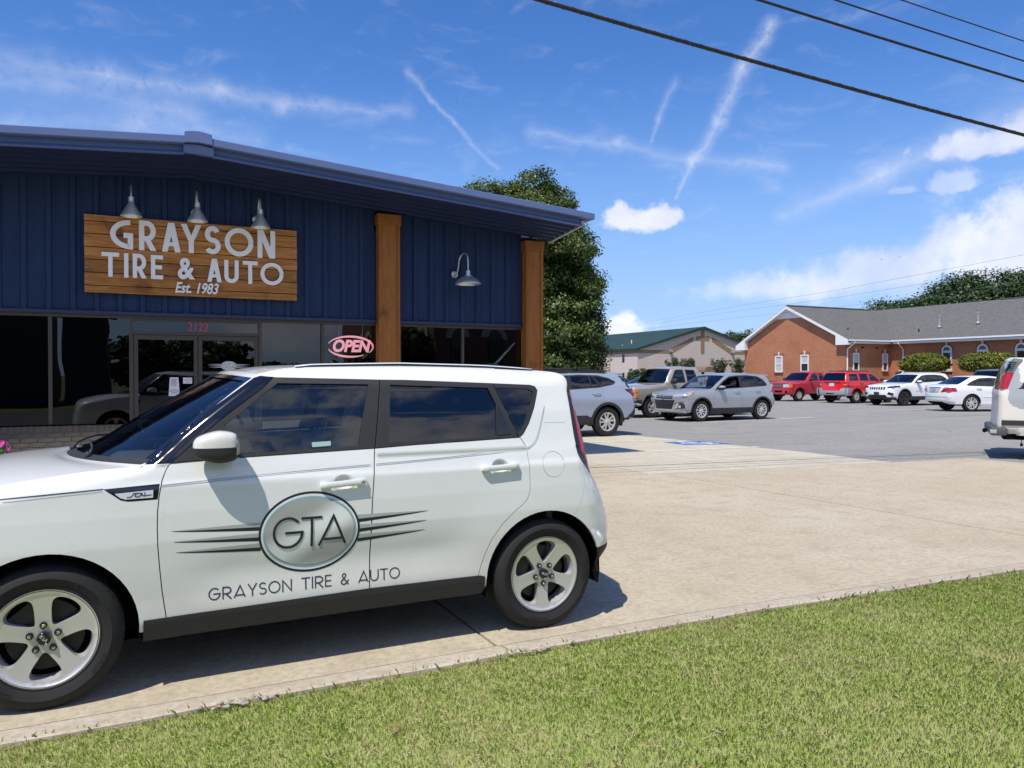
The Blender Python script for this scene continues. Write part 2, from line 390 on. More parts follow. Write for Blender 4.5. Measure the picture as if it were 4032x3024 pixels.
def letter_mesh(strokes, t, fn, depth, step=None):
    """strokes in 2-D -> solid letters; fn(x, z, out) gives the 3-D point lying out metres proud of the surface"""
    mb = MB()
    for si, st in enumerate(strokes):
        if st[0] == 'P':
            q = st[1]; n = len(q); o = depth + (si % 3) * .0005; mb.add([fn(x, z, o) for x, z in q] + [fn(x, z, 0) for x, z in q], [tuple(range(n)), tuple(range(2 * n - 1, n - 1, -1))] + [(i, n + i, n + (i + 1) % n, (i + 1) % n) for i in range(n)]); continue
        if step:
            q = [st[0]]
            for a, b in zip(st, st[1:]):
                n = max(1, int(math.hypot(b[0] - a[0], b[1] - a[1]) / step)); q += [(a[0] + (b[0] - a[0]) * k / n, a[1] + (b[1] - a[1]) * k / n) for k in range(1, n + 1)]
            st = q
        st = [p for i, p in enumerate(st) if i == 0 or math.hypot(p[0] - st[i - 1][0], p[1] - st[i - 1][1]) > 1e-5]
        L, Rr = ribbon(st, t); n = len(st); o = depth + (si % 3) * .0005; V = []
        for i in range(n): V += [fn(L[i][0], L[i][1], o), fn(Rr[i][0], Rr[i][1], o), fn(L[i][0], L[i][1], 0), fn(Rr[i][0], Rr[i][1], 0)]
        Fc = []
        for i in range(n - 1):
            a, b = 4 * i, 4 * i + 4; Fc += [(a, a + 1, b + 1, b), (a, b, b + 2, a + 2), (a + 1, a + 3, b + 3, b + 1)]
        Fc += [(0, 2, 3, 1), (4 * n - 4, 4 * n - 3, 4 * n - 1, 4 * n - 2)]
        mb.add(V, Fc)
    return mb
def text_mesh(s, size, depth, shear=0.0, bold=0.0, align='CENTER'):
    cu = bpy.data.curves.new('text', 'FONT'); cu.body = s; cu.size = size; cu.extrude = depth / 2; cu.shear = shear; cu.offset = bold; cu.align_x = align; cu.align_y = 'CENTER'
    o = bpy.data.objects.new('text', cu); COL.objects.link(o); dg = bpy.context.evaluated_depsgraph_get(); me = bpy.data.meshes.new_from_object(o.evaluated_get(dg)); bpy.data.objects.remove(o)
    mb = MB(); mb.add([v.co[:] for v in me.vertices], [tuple(p.vertices) for p in me.polygons]); bpy.data.meshes.remove(me); return mb
# ================================================================== GROUND
def plane_obj(name, poly, z, m, parent=None, kind='structure'):
    mb = MB(); mb.add([(x, y, z) for x, y in poly], [tuple(range(len(poly)))]); o = mb.go(name, m, parent)
    if parent is None: o['kind'] = kind
    return o
def ground_mat(name, c1, c2, c3, s1, s2, rough=.9, bump=.25, stretch=(1, 1, 1), speck=None):
    m = bpy.data.materials.new(name); m.use_nodes = True; t = m.node_tree; b = t.nodes['Principled BSDF']; b.inputs['Roughness'].default_value = rough; b.inputs['Specular IOR Level'].default_value = .25
    g = t.nodes.new('ShaderNodeNewGeometry').outputs['Position']
    mp = t.nodes.new('ShaderNodeMapping'); t.links.new(g, mp.inputs[0]); mp.inputs['Scale'].default_value = stretch
    n1 = noise(t, mp.outputs[0], s1, 6, .62); n2 = noise(t, g, s2, 6, .65); n3 = noise(t, g, s2 * 7, 4, .7)
    c = mixc(t, n1.smooth(.35, .68), c1, c2); c = mixc(t, (n2.smooth(.45, .72) * .75), c, c3)
    c = mixc(t, n3.smooth(.35, .75) * .6, c, tuple(x * .55 for x in c1))
    if name == 'asphalt':
        mp2 = t.nodes.new('ShaderNodeMapping'); t.links.new(g, mp2.inputs[0]); mp2.inputs['Scale'].default_value = (.22, 1.9, 1); mp2.inputs['Rotation'].default_value = (0, 0, .08)
        c = mixc(t, noise(t, mp2.outputs[0], .75, 5, .6, .6).smooth(.62, .70) * .55, c, (.12, .115, .11)); c = mixc(t, noise(t, mp2.outputs[0], 2.2, 4, .6, 1.2).smooth(.66, .70) * .5, c, (.10, .095, .09))
    if name == 'concrete': c = mixc(t, noise(t, g, .33, 4, .6).smooth(.58, .75) * .22, c, (.33, .28, .20))
    if speck: c = mixc(t, noise(t, g, speck[1], 2, .5).smooth(.6, .72) * speck[2], c, speck[0])
    t.links.new(c, b.inputs['Base Color'])
    bn = t.nodes.new('ShaderNodeBump'); bn.inputs['Strength'].default_value = bump; bn.inputs['Distance'].default_value = .01
    t.links.new((n3 * .6 + noise(t, g, 160, 3, .7) * .5).k, bn.inputs['Height']); t.links.new(bn.outputs[0], b.inputs['Normal']); return m
M_conc = ground_mat('concrete', (.51, .435, .315), (.57, .50, .38), (.42, .35, .25), .55, 3.2, bump=.5, speck=((.66, .60, .50), 30, .3))
M_conc2 = ground_mat('concrete_pale', (.56, .51, .40), (.62, .57, .46), (.47, .41, .30), .6, 3.5, speck=((.35, .3, .24), 40, .25))
M_curb = ground_mat('curb_concrete', (.50, .43, .33), (.56, .49, .39), (.40, .33, .24), .9, 5, bump=.15)
M_asph = ground_mat('asphalt', (.305, .293, .270), (.345, .332, .306), (.26, .25, .228), .5, 1.4, stretch=(.25, 1.5, 1), speck=((.32, .32, .32), 55, .5))
M_road = ground_mat('road_asphalt', (.11, .11, .11), (.13, .13, .13), (.09, .09, .09), .4, 2)
M_turf = ground_mat('turf', (.10, .13, .035), (.16, .17, .06), (.22, .19, .09), .7, 4)
M_soil = ground_mat('soil', (.29, .36, .09), (.34, .38, .12), (.46, .42, .22), 1.3, 9)
M_far = ground_mat('far_ground', (.12, .14, .05), (.16, .16, .07), (.2, .17, .1), .05, .3)
big = 3000
plane_obj('ground', [(-big, -big), (big, -big), (big, big), (-big, big)], -.05, M_far)
lot = [(6.6, 9.0), (16.0, 7.0), (26, 2), (60, -2), (60, 95), (6.6, 95)]
plane_obj('parking_lot', lot, -.006, M_asph)
plane_obj('road', [(-200, -3.0), (-200, -14), (200, -14), (200, -3.0)], -.03, M_road)
def H1(x): return 9.73 - .119 * (x - 6.18)
def H2(x): return 11.62 - .197 * (x - 7.3)
def CB(x): return 3.875 if x < 3.2 else 3.875 - .040 * (x - 3.2) - .002 * (x - 3.2) ** 2      # inner line of the curb
def CG(x): return CB(x) - .17                                                                 # grass line
apron = bpy.data.objects.new('concrete_apron', None); COL.objects.link(apron); apron['kind'] = 'structure'
def inset(poly, d): return grow(poly, -d)
def slab(poly, m=None, top=0.0):
    p = inset(poly, .010); MB().prism([(x, y) for x, y in p], -.045, top, 'z').go('slab', m or M_conc, apron)
xs = [-16, -11, -6.3, -2.2, 1.81, 7.40, 14.0]
for i, (a, b) in enumerate(zip(xs, xs[1:])):
    n = 8; lo = [(a + (b - a) * k / n + (.17 if (b == 7.4 and k == n) or (a == 7.4 and k == 0) else 0), CB(a + (b - a) * k / n)) for k in range(n + 1)]
    if b == 14.0: hi = [(13.75, 8.1), (13.7, 8.91), (11.81, H1(11.81)), (7.28, H1(7.28))]
    elif b == 7.40: hi = [(7.28, H1(7.28)), (a, H1(a))]
    else: hi = [(b, H1(b)), (a, H1(a))]
    slab(lo + hi)
xs = [-16, -11, -6.3, -2.2, 1.6, 4.4, 7.08, 9.0, 10.62, 11.84]
for a, b in zip(xs, xs[1:]):
    y2 = lambda x: H2(x) if x > 6.9 else 12.2
    slab([(a, H1(a)), (b, H1(b)), (b + (.25 if b == 10.62 else .1 if b == 9.0 else 0), y2(b)), (a + (.25 if a == 10.62 else .1 if a == 9.0 else 0), y2(a))], M_conc2 if a > 6 else M_conc, 0.0)
for (a, b) in ((6.62, 9.12), (9.12, None)):
    for (y0, y1) in ((None, 14.6), (14.6, 17.6)):
        bx = (lambda y: 11.88 if y < 12 else 11.88 - .16 * (y - 12)) if b is None else (lambda y: b)
        ya = (lambda x: max(H2(x), 0)) if y0 is None else (lambda x: y0)
        slab([(a, ya(a)), (bx(11), ya(bx(11))), (bx(y1), y1), (a, y1)] if y0 is None else [(a, y0), (bx(y0), y0), (bx(y1), y1), (a, y1)], M_conc2)
# curb band along the lawn, in cast lengths
curb = bpy.data.objects.new('kerb', None); COL.objects.link(curb); curb['kind'] = 'structure'
cx_ = [-16, -12, -8, -4.1, -1.1, 1.83, 4.75, 7.7, 10.7, 14.2]
for a, b in zip(cx_, cx_[1:]):
    n = 10; X = [a + .006 + (b - a - .012) * k / n for k in range(n + 1)]
    rr = [RNG.uniform(-.012, .012) for _ in X]
    V = []; Fc = []
    for x, e in zip(X, rr): V += [(x, CG(x) + e, -.06), (x, CG(x) + e, .016), (x, CG(x) + .02 + e, .020), (x, CB(x) - .012, .006), (x, CB(x) - .004, -.04)]
    for i in range(n):
        for j in range(4): Fc.append((5 * i + j, 5 * i + 5 + j, 5 * i + 6 + j, 5 * i + 1 + j))
    Fc += [(0, 1, 2, 3, 4), tuple(5 * n + q for q in (4, 3, 2, 1, 0))]
    MB().add(V, Fc).go('kerb_length', M_curb, curb)
# broken concrete crumbs where the kerb edge has chipped
M_chip = mat('broken_concrete', (.33, .28, .22), .95, var=((.45, .40, .33), 30, .4, .6))
mbc = MB()
for x0 in (.36, .42, .47, 1.95, 2.0):
    for k in range(14):
        x = x0 + RNG.normal(0, .07); y = CG(x) + RNG.uniform(-.04, .03); r = RNG.uniform(.004, .013); mbc.ball((x, y, .014 + r * .4), r * 1.4, r, r * .8, 6, 4)
o = mbc.go('concrete_crumbs', M_chip); o['kind'] = 'stuff'; o['label'] = 'broken crumbs of concrete where the kerb edge has chipped'
plane_obj('lawn_soil', [(-16, 0.2)] + [(x, CG(x) - .002) for x in np.linspace(-16, 14.2, 60)][::1] + [(14.2, .2)], -.004, M_soil)
plane_obj('verge', [(-60, -3.0), (-16, -3.0), (14.2, -3.0), (24, -3.0), (24, 1.0), (14.2, .2), (-16, .2), (-16, 12), (-60, 12)], -.02, M_turf)
# painted lines
M_wl = mat('white_line_paint', (.74, .73, .69), .8, var=((.5, .48, .42), 9, .5, .75))
M_bl = mat('blue_bay_paint', (.035, .12, .42), .75, var=((.09, .2, .46), 11, .45, .7))
def strip(p, q, w, z=.004, name='bay_line'):
    p = Vector(p); q = Vector(q); d = (q - p).normalized(); n = Vector((-d.y, d.x)) * w / 2
    plane_obj(name, [tuple(p + n), tuple(p - n), tuple(q - n), tuple(q + n)], z, M_wl)
strip((7.2, 12.66), (11.84, 12.26), .10); strip((7.3, 15.05), (11.4, 14.46), .10)
for a, b in [((16.4, 19.46), (21.9, 20.0)), ((15.8, 21.9), (22.0, 22.3)), ((15.4, 24.6), (21, 24.9)), ((28.6, 20.1), (33, 18.6)), ((29.4, 22.9), (33.6, 22.0)), ((30.8, 26.0), (36, 24.5)), ((32, 30.2), (37, 29.4)), ((34, 34.5), (39, 33.7))]: strip(a, b, .11, 0.0)
bay = [(10.72, 13.27), (11.80, 13.0), (11.64, 13.88), (10.70, 14.05)]
plane_obj('accessible_bay_square', bay, .004, M_bl)
sm = MB()                                                   # wheelchair symbol, lying on the blue square, seen from the lot
def bayp(u, v, o): 
    p = (Vector(bay[0]) * (1 - u) + Vector(bay[1]) * u) * (1 - v) + (Vector(bay[3]) * (1 - u) + Vector(bay[2]) * u) * v; return (p.x, p.y, .0045 + o)
ws = [arc(.48, .42, .30, .27, 150, 400, 22), [(.42, .80), (.44, .50), (.66, .48), (.76, .2), (.86, .24)], [(.43, .64), (.62, .64)], arc(.40, .88, .05, .05, 0, 350, 10)]
sm = letter_mesh(ws, .06, bayp, .004, .05); o = sm.go('accessible_symbol', M_wl); o['kind'] = 'structure'

# ================================================================== STORE
M_blue = mat('navy_siding', (.013, .031, .090), .55, spec=.22, var=((.020, .040, .105), 2.2, .3, .7, (3, 3, .25)), bump=(4, .04, .02))
M_trimb = mat('navy_trim', (.020, .034, .088), .4)
M_fas = mat('fascia_blue', (.105, .160, .345), .42, var=((.12, .172, .35), 1.5, .3, .7))
M_soff = mat('soffit_navy', (.010, .020, .080), .55, spec=.25)
M_bronze = mat('bronze_frame', (.075, .066, .058), .45, metal=.3)
M_shopg = glass('shop_glass', (.10, .11, .115), 1.85, 0.0, (1.1, .004))
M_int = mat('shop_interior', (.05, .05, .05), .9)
def wood(name, c1, c2, c3, axis, knots=True):
    m = bpy.data.materials.new(name); m.use_nodes = True; t = m.node_tree; b = t.nodes['Principled BSDF']; b.inputs['Roughness'].default_value = .55; b.inputs['Specular IOR Level'].default_value = .35
    co = t.nodes.new('ShaderNodeNewGeometry').outputs['Position']; oi = t.nodes.new('ShaderNodeObjectInfo').outputs['Random']
    mp = t.nodes.new('ShaderNodeMapping'); t.links.new(co, mp.inputs[0]); mp.inputs['Scale'].default_value = (.55, 4, 9) if axis == 'x' else (9, 6, .6)
    off = t.nodes.new('ShaderNodeVectorMath'); off.operation = 'ADD'; t.links.new(mp.outputs[0], off.inputs[0]); rr = S(t, oi) * 37.0; t.links.new(comb(t, rr, rr * 1.7, rr * .6), off.inputs[1])
    n1 = noise(t, off.outputs[0], 2.2, 6, .6, 1.2); n2 = noise(t, off.outputs[0], 9, 5, .65, .4); nk = noise(t, co, 2.6, 3, .5)
    c = mixc(t, n1.smooth(.35, .66), c1, c2); c = mixc(t, n2.smooth(.5, .75) * .5, c, c3); c = mixc(t, nk.smooth(.56, .74) * .65, c, tuple(x * .55 for x in c3))
    hv = t.nodes.new('ShaderNodeHueSaturation'); t.links.new(c, hv.inputs['Color']); t.links.new((S(t, oi) * .5 + .75).k, hv.inputs['Value'])
    t.links.new(hv.outputs[0], b.inputs['Base Color']); bn = t.nodes.new('ShaderNodeBump'); bn.inputs['Strength'].default_value = .25; bn.inputs['Distance'].default_value = .004
    t.links.new(n2.k, bn.inputs['Height']); t.links.new(bn.outputs[0], b.inputs['Normal']); return m
M_wx = wood('sign_timber', (.34, .13, .026), (.50, .235, .062), (.16, .05, .011), 'x')
M_wz = wood('post_timber', (.30, .108, .020), (.37, .15, .032), (.17, .055, .012), 'z')
RX = .80
def ZT(x): return 4.735 - .0735 * abs(x - RX)               # top of the gutter along the gable
def ZS(x): return 4.375 - .0695 * abs(x - RX)               # soffit where it meets the wall
YF = 12.42
store = empty('tyre_shop', (RX, YF, 0), 'low navy metal clad shop with timber posts and dark storefront glass', 'building')
XL, XR = -5.0, 6.64
def rib_panel(x0, x1, first, pitch):
    """one sheet of ribbed siding between x0 and x1"""
    prof = [(x0, 0)]; k = math.ceil((x0 - first - .04) / pitch)
    while first + k * pitch < x1 - .04:
        c = first + k * pitch
        for dx, dy in ((-.046, 0), (-.030, -.032), (.030, -.032), (.046, 0)):
            if x0 < c + dx < x1: prof.append((c + dx, dy))
        for s_ in (.09, .148, .205):                        # shallow pencil ribs between
            if x0 < c + s_ < x1 - .01: prof += [(c + s_ - .012, 0), (c + s_, -.004), (c + s_ + .012, 0)]
        k += 1
    prof.append((x1, 0)); prof = sorted(prof); V = []; Fc = []
    for x, dy in prof: V += [(x, YF + dy, 2.43), (x, YF + dy, ZS(x) + .06)]
    for i in range(len(prof) - 1): Fc.append((2 * i, 2 * i + 2, 2 * i + 3, 2 * i + 1))
    MB().add(V, Fc).go('siding_panel', M_blue, store, world=True)
def run(x0, x1, first, pitch):
    x = first - .10
    while x - pitch * 3 > x0: x -= pitch * 3
    xs = [x0]
    while x < x1 - .02:
        if x > x0 + .02: xs.append(x)
        x += pitch * 3
    for a, b in zip(xs, xs[1:] + [x1]): rib_panel(a, b, first, pitch)
run(XL, 3.60, -1.342, .2935); run(3.97, 6.30, 4.277, .2885)
for a, b in ((XL, 3.605), (3.968, 6.31)):
    MB().prism([(YF - .045, 2.38), (YF + .06, 2.38), (YF + .06, 2.44), (YF - .02, 2.44), (YF - .045, 2.425)], a, b, 'x').go('base_trim', M_trimb, store, world=True)
    MB().box(a, b, YF + .02, YF + .10, 2.335, 2.379).go('window_head', M_bronze, store, world=True)
# wall behind, sides and roof
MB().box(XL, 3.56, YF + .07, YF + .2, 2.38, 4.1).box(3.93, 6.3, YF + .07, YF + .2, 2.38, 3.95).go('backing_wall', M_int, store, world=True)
mb = MB(); mb.box(6.50, XR, YF + .02, 31, 0, 3.93).box(XL - .02, XL + .1, YF + .02, 31, 0, 3.93).box(XL, XR, 30.9, 31, 0, 3.9); mb.go('side_wall', M_blue, store, world=True)
mb = MB()
for s_, xe in ((-1, -5.5), (1, 7.06)):
    a, b = (RX, xe)
    mb.add([(a, 11.27, ZT(a) - .012), (b, 11.27, ZT(b) - .012), (b, 31.3, ZT(b) - .012), (a, 31.3, ZT(a) - .012), (a, 11.27, ZT(a) - .1), (b, 11.27, ZT(b) - .1), (b, 31.3, ZT(b) - .1), (a, 31.3, ZT(a) - .1)],
           [(0, 1, 2, 3), (7, 6, 5, 4), (0, 4, 5, 1), (2, 6, 7, 3), (1, 5, 6, 2)])
mb.go('roof', M_fas, store, world=True)
# soffit: ribbed sheets running with the fascia, tilted down to the wall
def soffit(x0, x1):
    prof = []; y = 11.30; zz = 0.0
    L = 12.40 - 11.30; n = 6; p = L / n
    for k in range(n):
        for f, d in ((0, 0), (.50, 0), (.58, .042), (.92, .042)): prof.append((11.30 + (k + f) * p, d))
    prof.append((12.42, .042)); V = []; Fc = []
    def zz(x, y): 
        a = (y - 11.30) / (12.40 - 11.30); return (ZT(x) - .225) * (1 - a) + (ZS(x) + .01) * a
    for (yy, d) in prof: V += [(x0, yy, zz(x0, yy) + d), (x1, yy, zz(x1, yy) + d)]
    for i in range(len(prof) - 1): Fc.append((2 * i, 2 * i + 1, 2 * i + 3, 2 * i + 2))
    MB().add(V, Fc).go('soffit_panel', M_soff, store, world=True)
soffit(-5.45, RX); soffit(RX, 6.87)
def slope_piece(name, x0, x1, yz, m):
    """a bar of section yz (y, dz below ZT) following the roof slope"""
    V = [(x, y, ZT(x) + d) for x in (x0, x1) for y, d in yz]; n = len(yz)
    Fc = [(i, (i + 1) % n, n + (i + 1) % n, n + i) for i in range(n)] + [tuple(range(n))[::-1], tuple(range(n, 2 * n))]
    MB().add(V, Fc).go(name, m, store, world=True)
G_ = [(11.30, 0), (11.19, 0), (11.17, -.012), (11.17, -.098), (11.18, -.104), (11.30, -.104)]
F_ = [(11.31, -.104), (11.30, -.104), (11.30, -.172), (11.235, -.224), (11.235, -.232), (11.31, -.232)]
for a, b in ((-5.5, -2.6), (-2.6, .627), (.975, 4.30), (4.303, 7.07)):
    slope_piece('gutter_length', a, b, G_, M_fas); slope_piece('fascia_length', max(a, -5.45), min(b, 6.875), F_, M_trimb if False else M_fas)
V = []; cap = [(.63, 4.768), (.80, 4.79), (.97, 4.762), (.975, 4.628), (.80, 4.643), (.625, 4.628)]
MB().prism(cap, 11.155, 11.30, 'y').go('ridge_cap', M_fas, store, world=True)
MB().prism([(.615, 4.615), (.80, 4.628), (.995, 4.60), (.995, 4.493), (.80, 4.507), (.615, 4.507)], 11.222, 11.31, 'y').go('ridge_cap', M_fas, store, world=True)
mb = MB(); mb.add([(6.86, 11.25, ZT(6.86) - .228), (6.86, 12.45, ZS(6.86) - .01), (6.90, 12.45, ZS(6.9) - .01), (6.90, 11.25, ZT(6.9) - .228), (6.86, 11.25, ZT(6.86) - .15), (6.86, 12.45, ZS(6.86) + .02), (6.90, 12.45, ZS(6.9) + .02), (6.90, 11.25, ZT(6.9) - .15)], [(0, 1, 2, 3), (4, 7, 6, 5), (0, 4, 5, 1), (2, 6, 7, 3), (1, 5, 6, 2), (0, 3, 7, 4)])
mb.go('end_trim', mat('pale_trim', (.45, .45, .44), .5), store, world=True)
# eaves gutter along the right side
MB().box(6.92, 7.06, 11.30, 31.2, ZT(7.06) - .11, ZT(7.06) - .02).go('eaves_gutter', M_fas, store, world=True)
# timber posts
for (x0, x1, top) in ((3.611, 3.964, 4.156), (6.317, 6.655, 3.924)):
    mb = MB(); mb.bbox(x0, x1, 12.27, YF + .05, 0, top - .15, .008).go('post', M_wz, store, world=True)
    for (a, b) in ((x0 - .004, x0 + .045), (x1 - .045, x1 + .004)):
        MB().bbox(a, b, 12.25, 12.268, 0, top - .16, .003).go('batten', M_wz, store, world=True)
    MB().bbox(x0 - .03, x1 + .016, 12.228, YF + .03, top - .172, top, .006).go('post_cap', M_wz, store, world=True)
MB().box(6.235, 6.60, YF - .02, YF + .3, 3.86, ZS(6.6) + .03).box(3.55, 3.94, YF + .0, YF + .3, 3.9, ZS(3.9) + .03).go('wall_header', M_blue, store, world=True)
# storefront: frames and panes
def bar(x0, x1, z0, z1, name='mullion', y0=YF + .015, y1=YF + .10): MB().bbox(x0, x1, y0, y1, z0, z1, .004).go(name, M_bronze, store, world=True)
def pane(x0, x1, z0, z1, name='window_pane'):
    k = RNG.uniform(0, 9); nx, nz = 8, 8; V = []; Fc = []
    for i in range(nx + 1):
        for j in range(nz + 1): V.append((x0 + (x1 - x0) * i / nx, YF + .06, z0 + (z1 - z0) * j / nz))
    for i in range(nx):
        for j in range(nz): Fc.append((i * (nz + 1) + j, (i + 1) * (nz + 1) + j, (i + 1) * (nz + 1) + j + 1, i * (nz + 1) + j + 1))
    return MB().add(V, Fc).go(name, M_shopg, store, smooth=True, world=True)
xm = [-4.95, -4.15, -3.1, -2.08, -1.04]
for x in xm: bar(x - .023, x + .023, .82, 2.335)
for a, b in zip(xm, xm[1:] + [-.055 + .02]): pane(a + .02, b - .02, .82, 2.335)
for x0, x1, z0 in ((-.055, .0, 0), (1.74, 1.79, 0), (2.71, 2.758, .82), (3.62, 3.66, .82), (5.144, 5.189, .82), (4.0, 4.04, .82), (6.352, 6.40, .82)): bar(x0, x1, z0, 2.335)
pane(1.785, 2.715, .82, 2.335); pane(2.755, 3.62, .82, 2.335); pane(4.04, 5.15, .82, 2.335); pane(5.185, 6.355, .82, 2.335)
bar(0, 1.74, 2.11, 2.155, 'transom_bar'); bar(0.0, 1.74, 2.31, 2.335, 'transom_head'); pane(.0, 1.74, 2.15, 2.315, 'transom_pane')
for (x0, x1) in ((.006, .866), (.874, 1.734)):                # two door leaves
    d = sub('door', store); d.location = Vector((x0, YF + .05, 0)) - store.location
    def dp(nm, a, b, c, e, y0=YF + .025, y1=YF + .075, m=M_bronze): MB().bbox(a, b, y0, y1, c, e, .003).go(nm, m, d, world=True)
    dp('door_stile', x0, x0 + .055, .02, 2.105); dp('door_stile', x1 - .055, x1, .02, 2.105); dp('door_rail', x0 + .055, x1 - .055, 2.035, 2.105); dp('door_rail', x0 + .055, x1 - .055, .02, .26)
    MB().box(x0 + .05, x1 - .05, YF + .048, YF + .054, .25, 2.04).go('door_pane', M_shopg, d, world=True)
    hx = x1 - .028 if x0 < .5 else x0 + .028
    MB().tube([(hx, YF + .02, .95), (hx, YF - .03, .95), (hx, YF - .03, 1.2), (hx, YF + .02, 1.2)], .012, 8).go('door_pull', mat('brushed_steel', (.6, .6, .6), .3, 1.0), d, world=True)
# interior
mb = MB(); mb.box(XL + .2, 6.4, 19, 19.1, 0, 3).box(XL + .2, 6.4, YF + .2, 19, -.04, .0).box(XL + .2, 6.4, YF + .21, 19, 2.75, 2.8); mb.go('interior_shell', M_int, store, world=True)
# low brick wall under the glass
M_brk = mat('painted_brick', (.088, .077, .067), .8, var=((.115, .10, .088), 6, .35, .7), bump=(40, .3, .004))
M_mort = mat('mortar', (.135, .12, .106), .95)
bw = sub('brick_base', store)
def base_core(x0, x1): MB().box(x0, x1, YF - .055, YF + .14, 0, .80).go('mortar_core', M_mort, store, world=True)
base_core(XL, -.06); base_core(1.79, 3.57); base_core(3.94, 6.3)
bm_ = {}
def brick(x0, x1, z0, z1, j=0.0):
    w = round(x1 - x0, 3); h = round(z1 - z0, 3); k = (w, h)
    if k not in bm_: bm_[k] = MB().bbox(-w / 2, w / 2, -.05, .05, -h / 2, h / 2, .004).me('brick')
    o = link('brick', bm_[k], M_brk, bw); o.location = Vector(((x0 + x1) / 2, YF - .012 + j, (z0 + z1) / 2)) - store.location
g = .0105
x = -.075
while x > -2.6:                                             # soldier course
    brick(x - .0665, x, .722, .806, RNG.uniform(-.002, .002)); x -= .0775
for c in range(10):
    z1 = .7125 - c * .0672; x = -.07 - (.107 if c % 2 else 0)
    if c % 2: brick(-.07 - .096, -.07, z1 - .0567, z1)
    while x > -2.6: brick(x - .2025 + g, x, z1 - .0567, z1, RNG.uniform(-.002, .002)); x -= .2025
# notices on the door glass, house number
M_paper = mat('paper', (.78, .78, .84), .7); M_ink = mat('grey_ink', (.25, .27, .30), .8)
def onglass(mb, nm, m, y, par=store): return mb.go(nm, m, par, world=True)
paper = MB().add([(.482, YF + .035, 1.481), (.598, YF + .035, 1.481), (.617, YF + .022, 1.206), (.463, YF + .022, 1.206)], [(0, 1, 2, 3)]).go('taped_notice', M_paper)
tag(paper, 'white paper notice taped to the left glass door of the shop', 'notice')
mb = MB()
for k in range(9):
    z = 1.455 - k * .012; mb.box(.49 + (.01 if k % 3 else 0), .585 - .006 * (k % 4), YF + .0295 - .0005 * k, YF + .0305 - .0005 * k, z - .0025, z + .0015)
for st in ([(.475, 1.275), (.52, 1.30), (.54, 1.285), (.56, 1.30), (.605, 1.275), (.54, 1.262), (.475, 1.275)], [(.50, 1.25), (.58, 1.25)]):
    mm = letter_mesh([st], .006, lambda x, z, o_: (x, YF + .0205 - o_, z), .001); mb.add(mm.v, mm.f)
mb.go('print', M_ink, paper)
card = MB().box(.662, .787, YF + .038, YF + .042, 1.388, 1.478).go('payment_card_notice', M_paper); tag(card, 'small white card of payment marks stuck to the shop door', 'notice')
mb = MB(); 
for k, x in enumerate((.672, .697, .722, .747, .768)): mb.box(x, x + .013, YF + .0355, YF + .0375, 1.432, 1.444 + .006 * (k % 2))
mb.box(.69, .76, YF + .0355, YF + .0375, 1.405, 1.413).box(.69, .77, YF + .0355, YF + .0375, 1.462, 1.466); mb.go('print', M_ink, card)
tm = text_mesh('2122', .185, .002, bold=-.002); mb = MB(); mb.add([(.874 + x * .80, YF + .046 - z, 2.232 + y) for x, y, z in tm.v], tm.f)
mb.go('house_number', mat('red_vinyl', (.75, .06, .09), .5), store, world=True)
# round GTA sticker with streaks on the right door
st = sub('door_sticker', store)
def el(cx, cz, a, b, n=40): return [(cx + a * math.cos(2 * math.pi * k / n), cz + b * math.sin(2 * math.pi * k / n)) for k in range(n)]
GX, GZ = 1.308, 1.655
M_sil = mat('silver_print', (.62, .65, .68), .4); M_wprint = mat('white_print', (.75, .76, .8), .6)
MB().prism(el(GX, GZ, .118, .074), YF + .043, YF + .045).go('sticker_rim', M_ink, st, world=True)
MB().prism(el(GX, GZ, .112, .068), YF + .041, YF + .0428).go('sticker_face', M_sil, st, world=True)
def gta(cx, cz, hh, deco=True):
    out = []; 
    for ch, w, x in (('G', 1.02, -1.28), ('T', .8, -.36), ('A', 1.02, .42)):
        for s_ in glyph(ch, w, 1, .1, True): out.append([(cx + (x + p[0]) * hh, cz + (p[1] - .5) * hh) for p in s_])
    return out
letter_mesh(gta(GX + .0, GZ, .078), .007, lambda x, z, o_: (x, YF + .0405 - o_, z), .001).go('lettering', M_ink, st, world=True)
mb = MB()
for k in range(3):
    z = GZ + .022 - k * .021
    for s_ in (-1, 1): mb.prism([(GX + s_ * .116, z - .005), (GX + s_ * .116, z + .005), (GX + s_ * (.31 - .01 * k), z)], YF + .042, YF + .044)
mb.go('streaks', M_wprint, st, world=True)
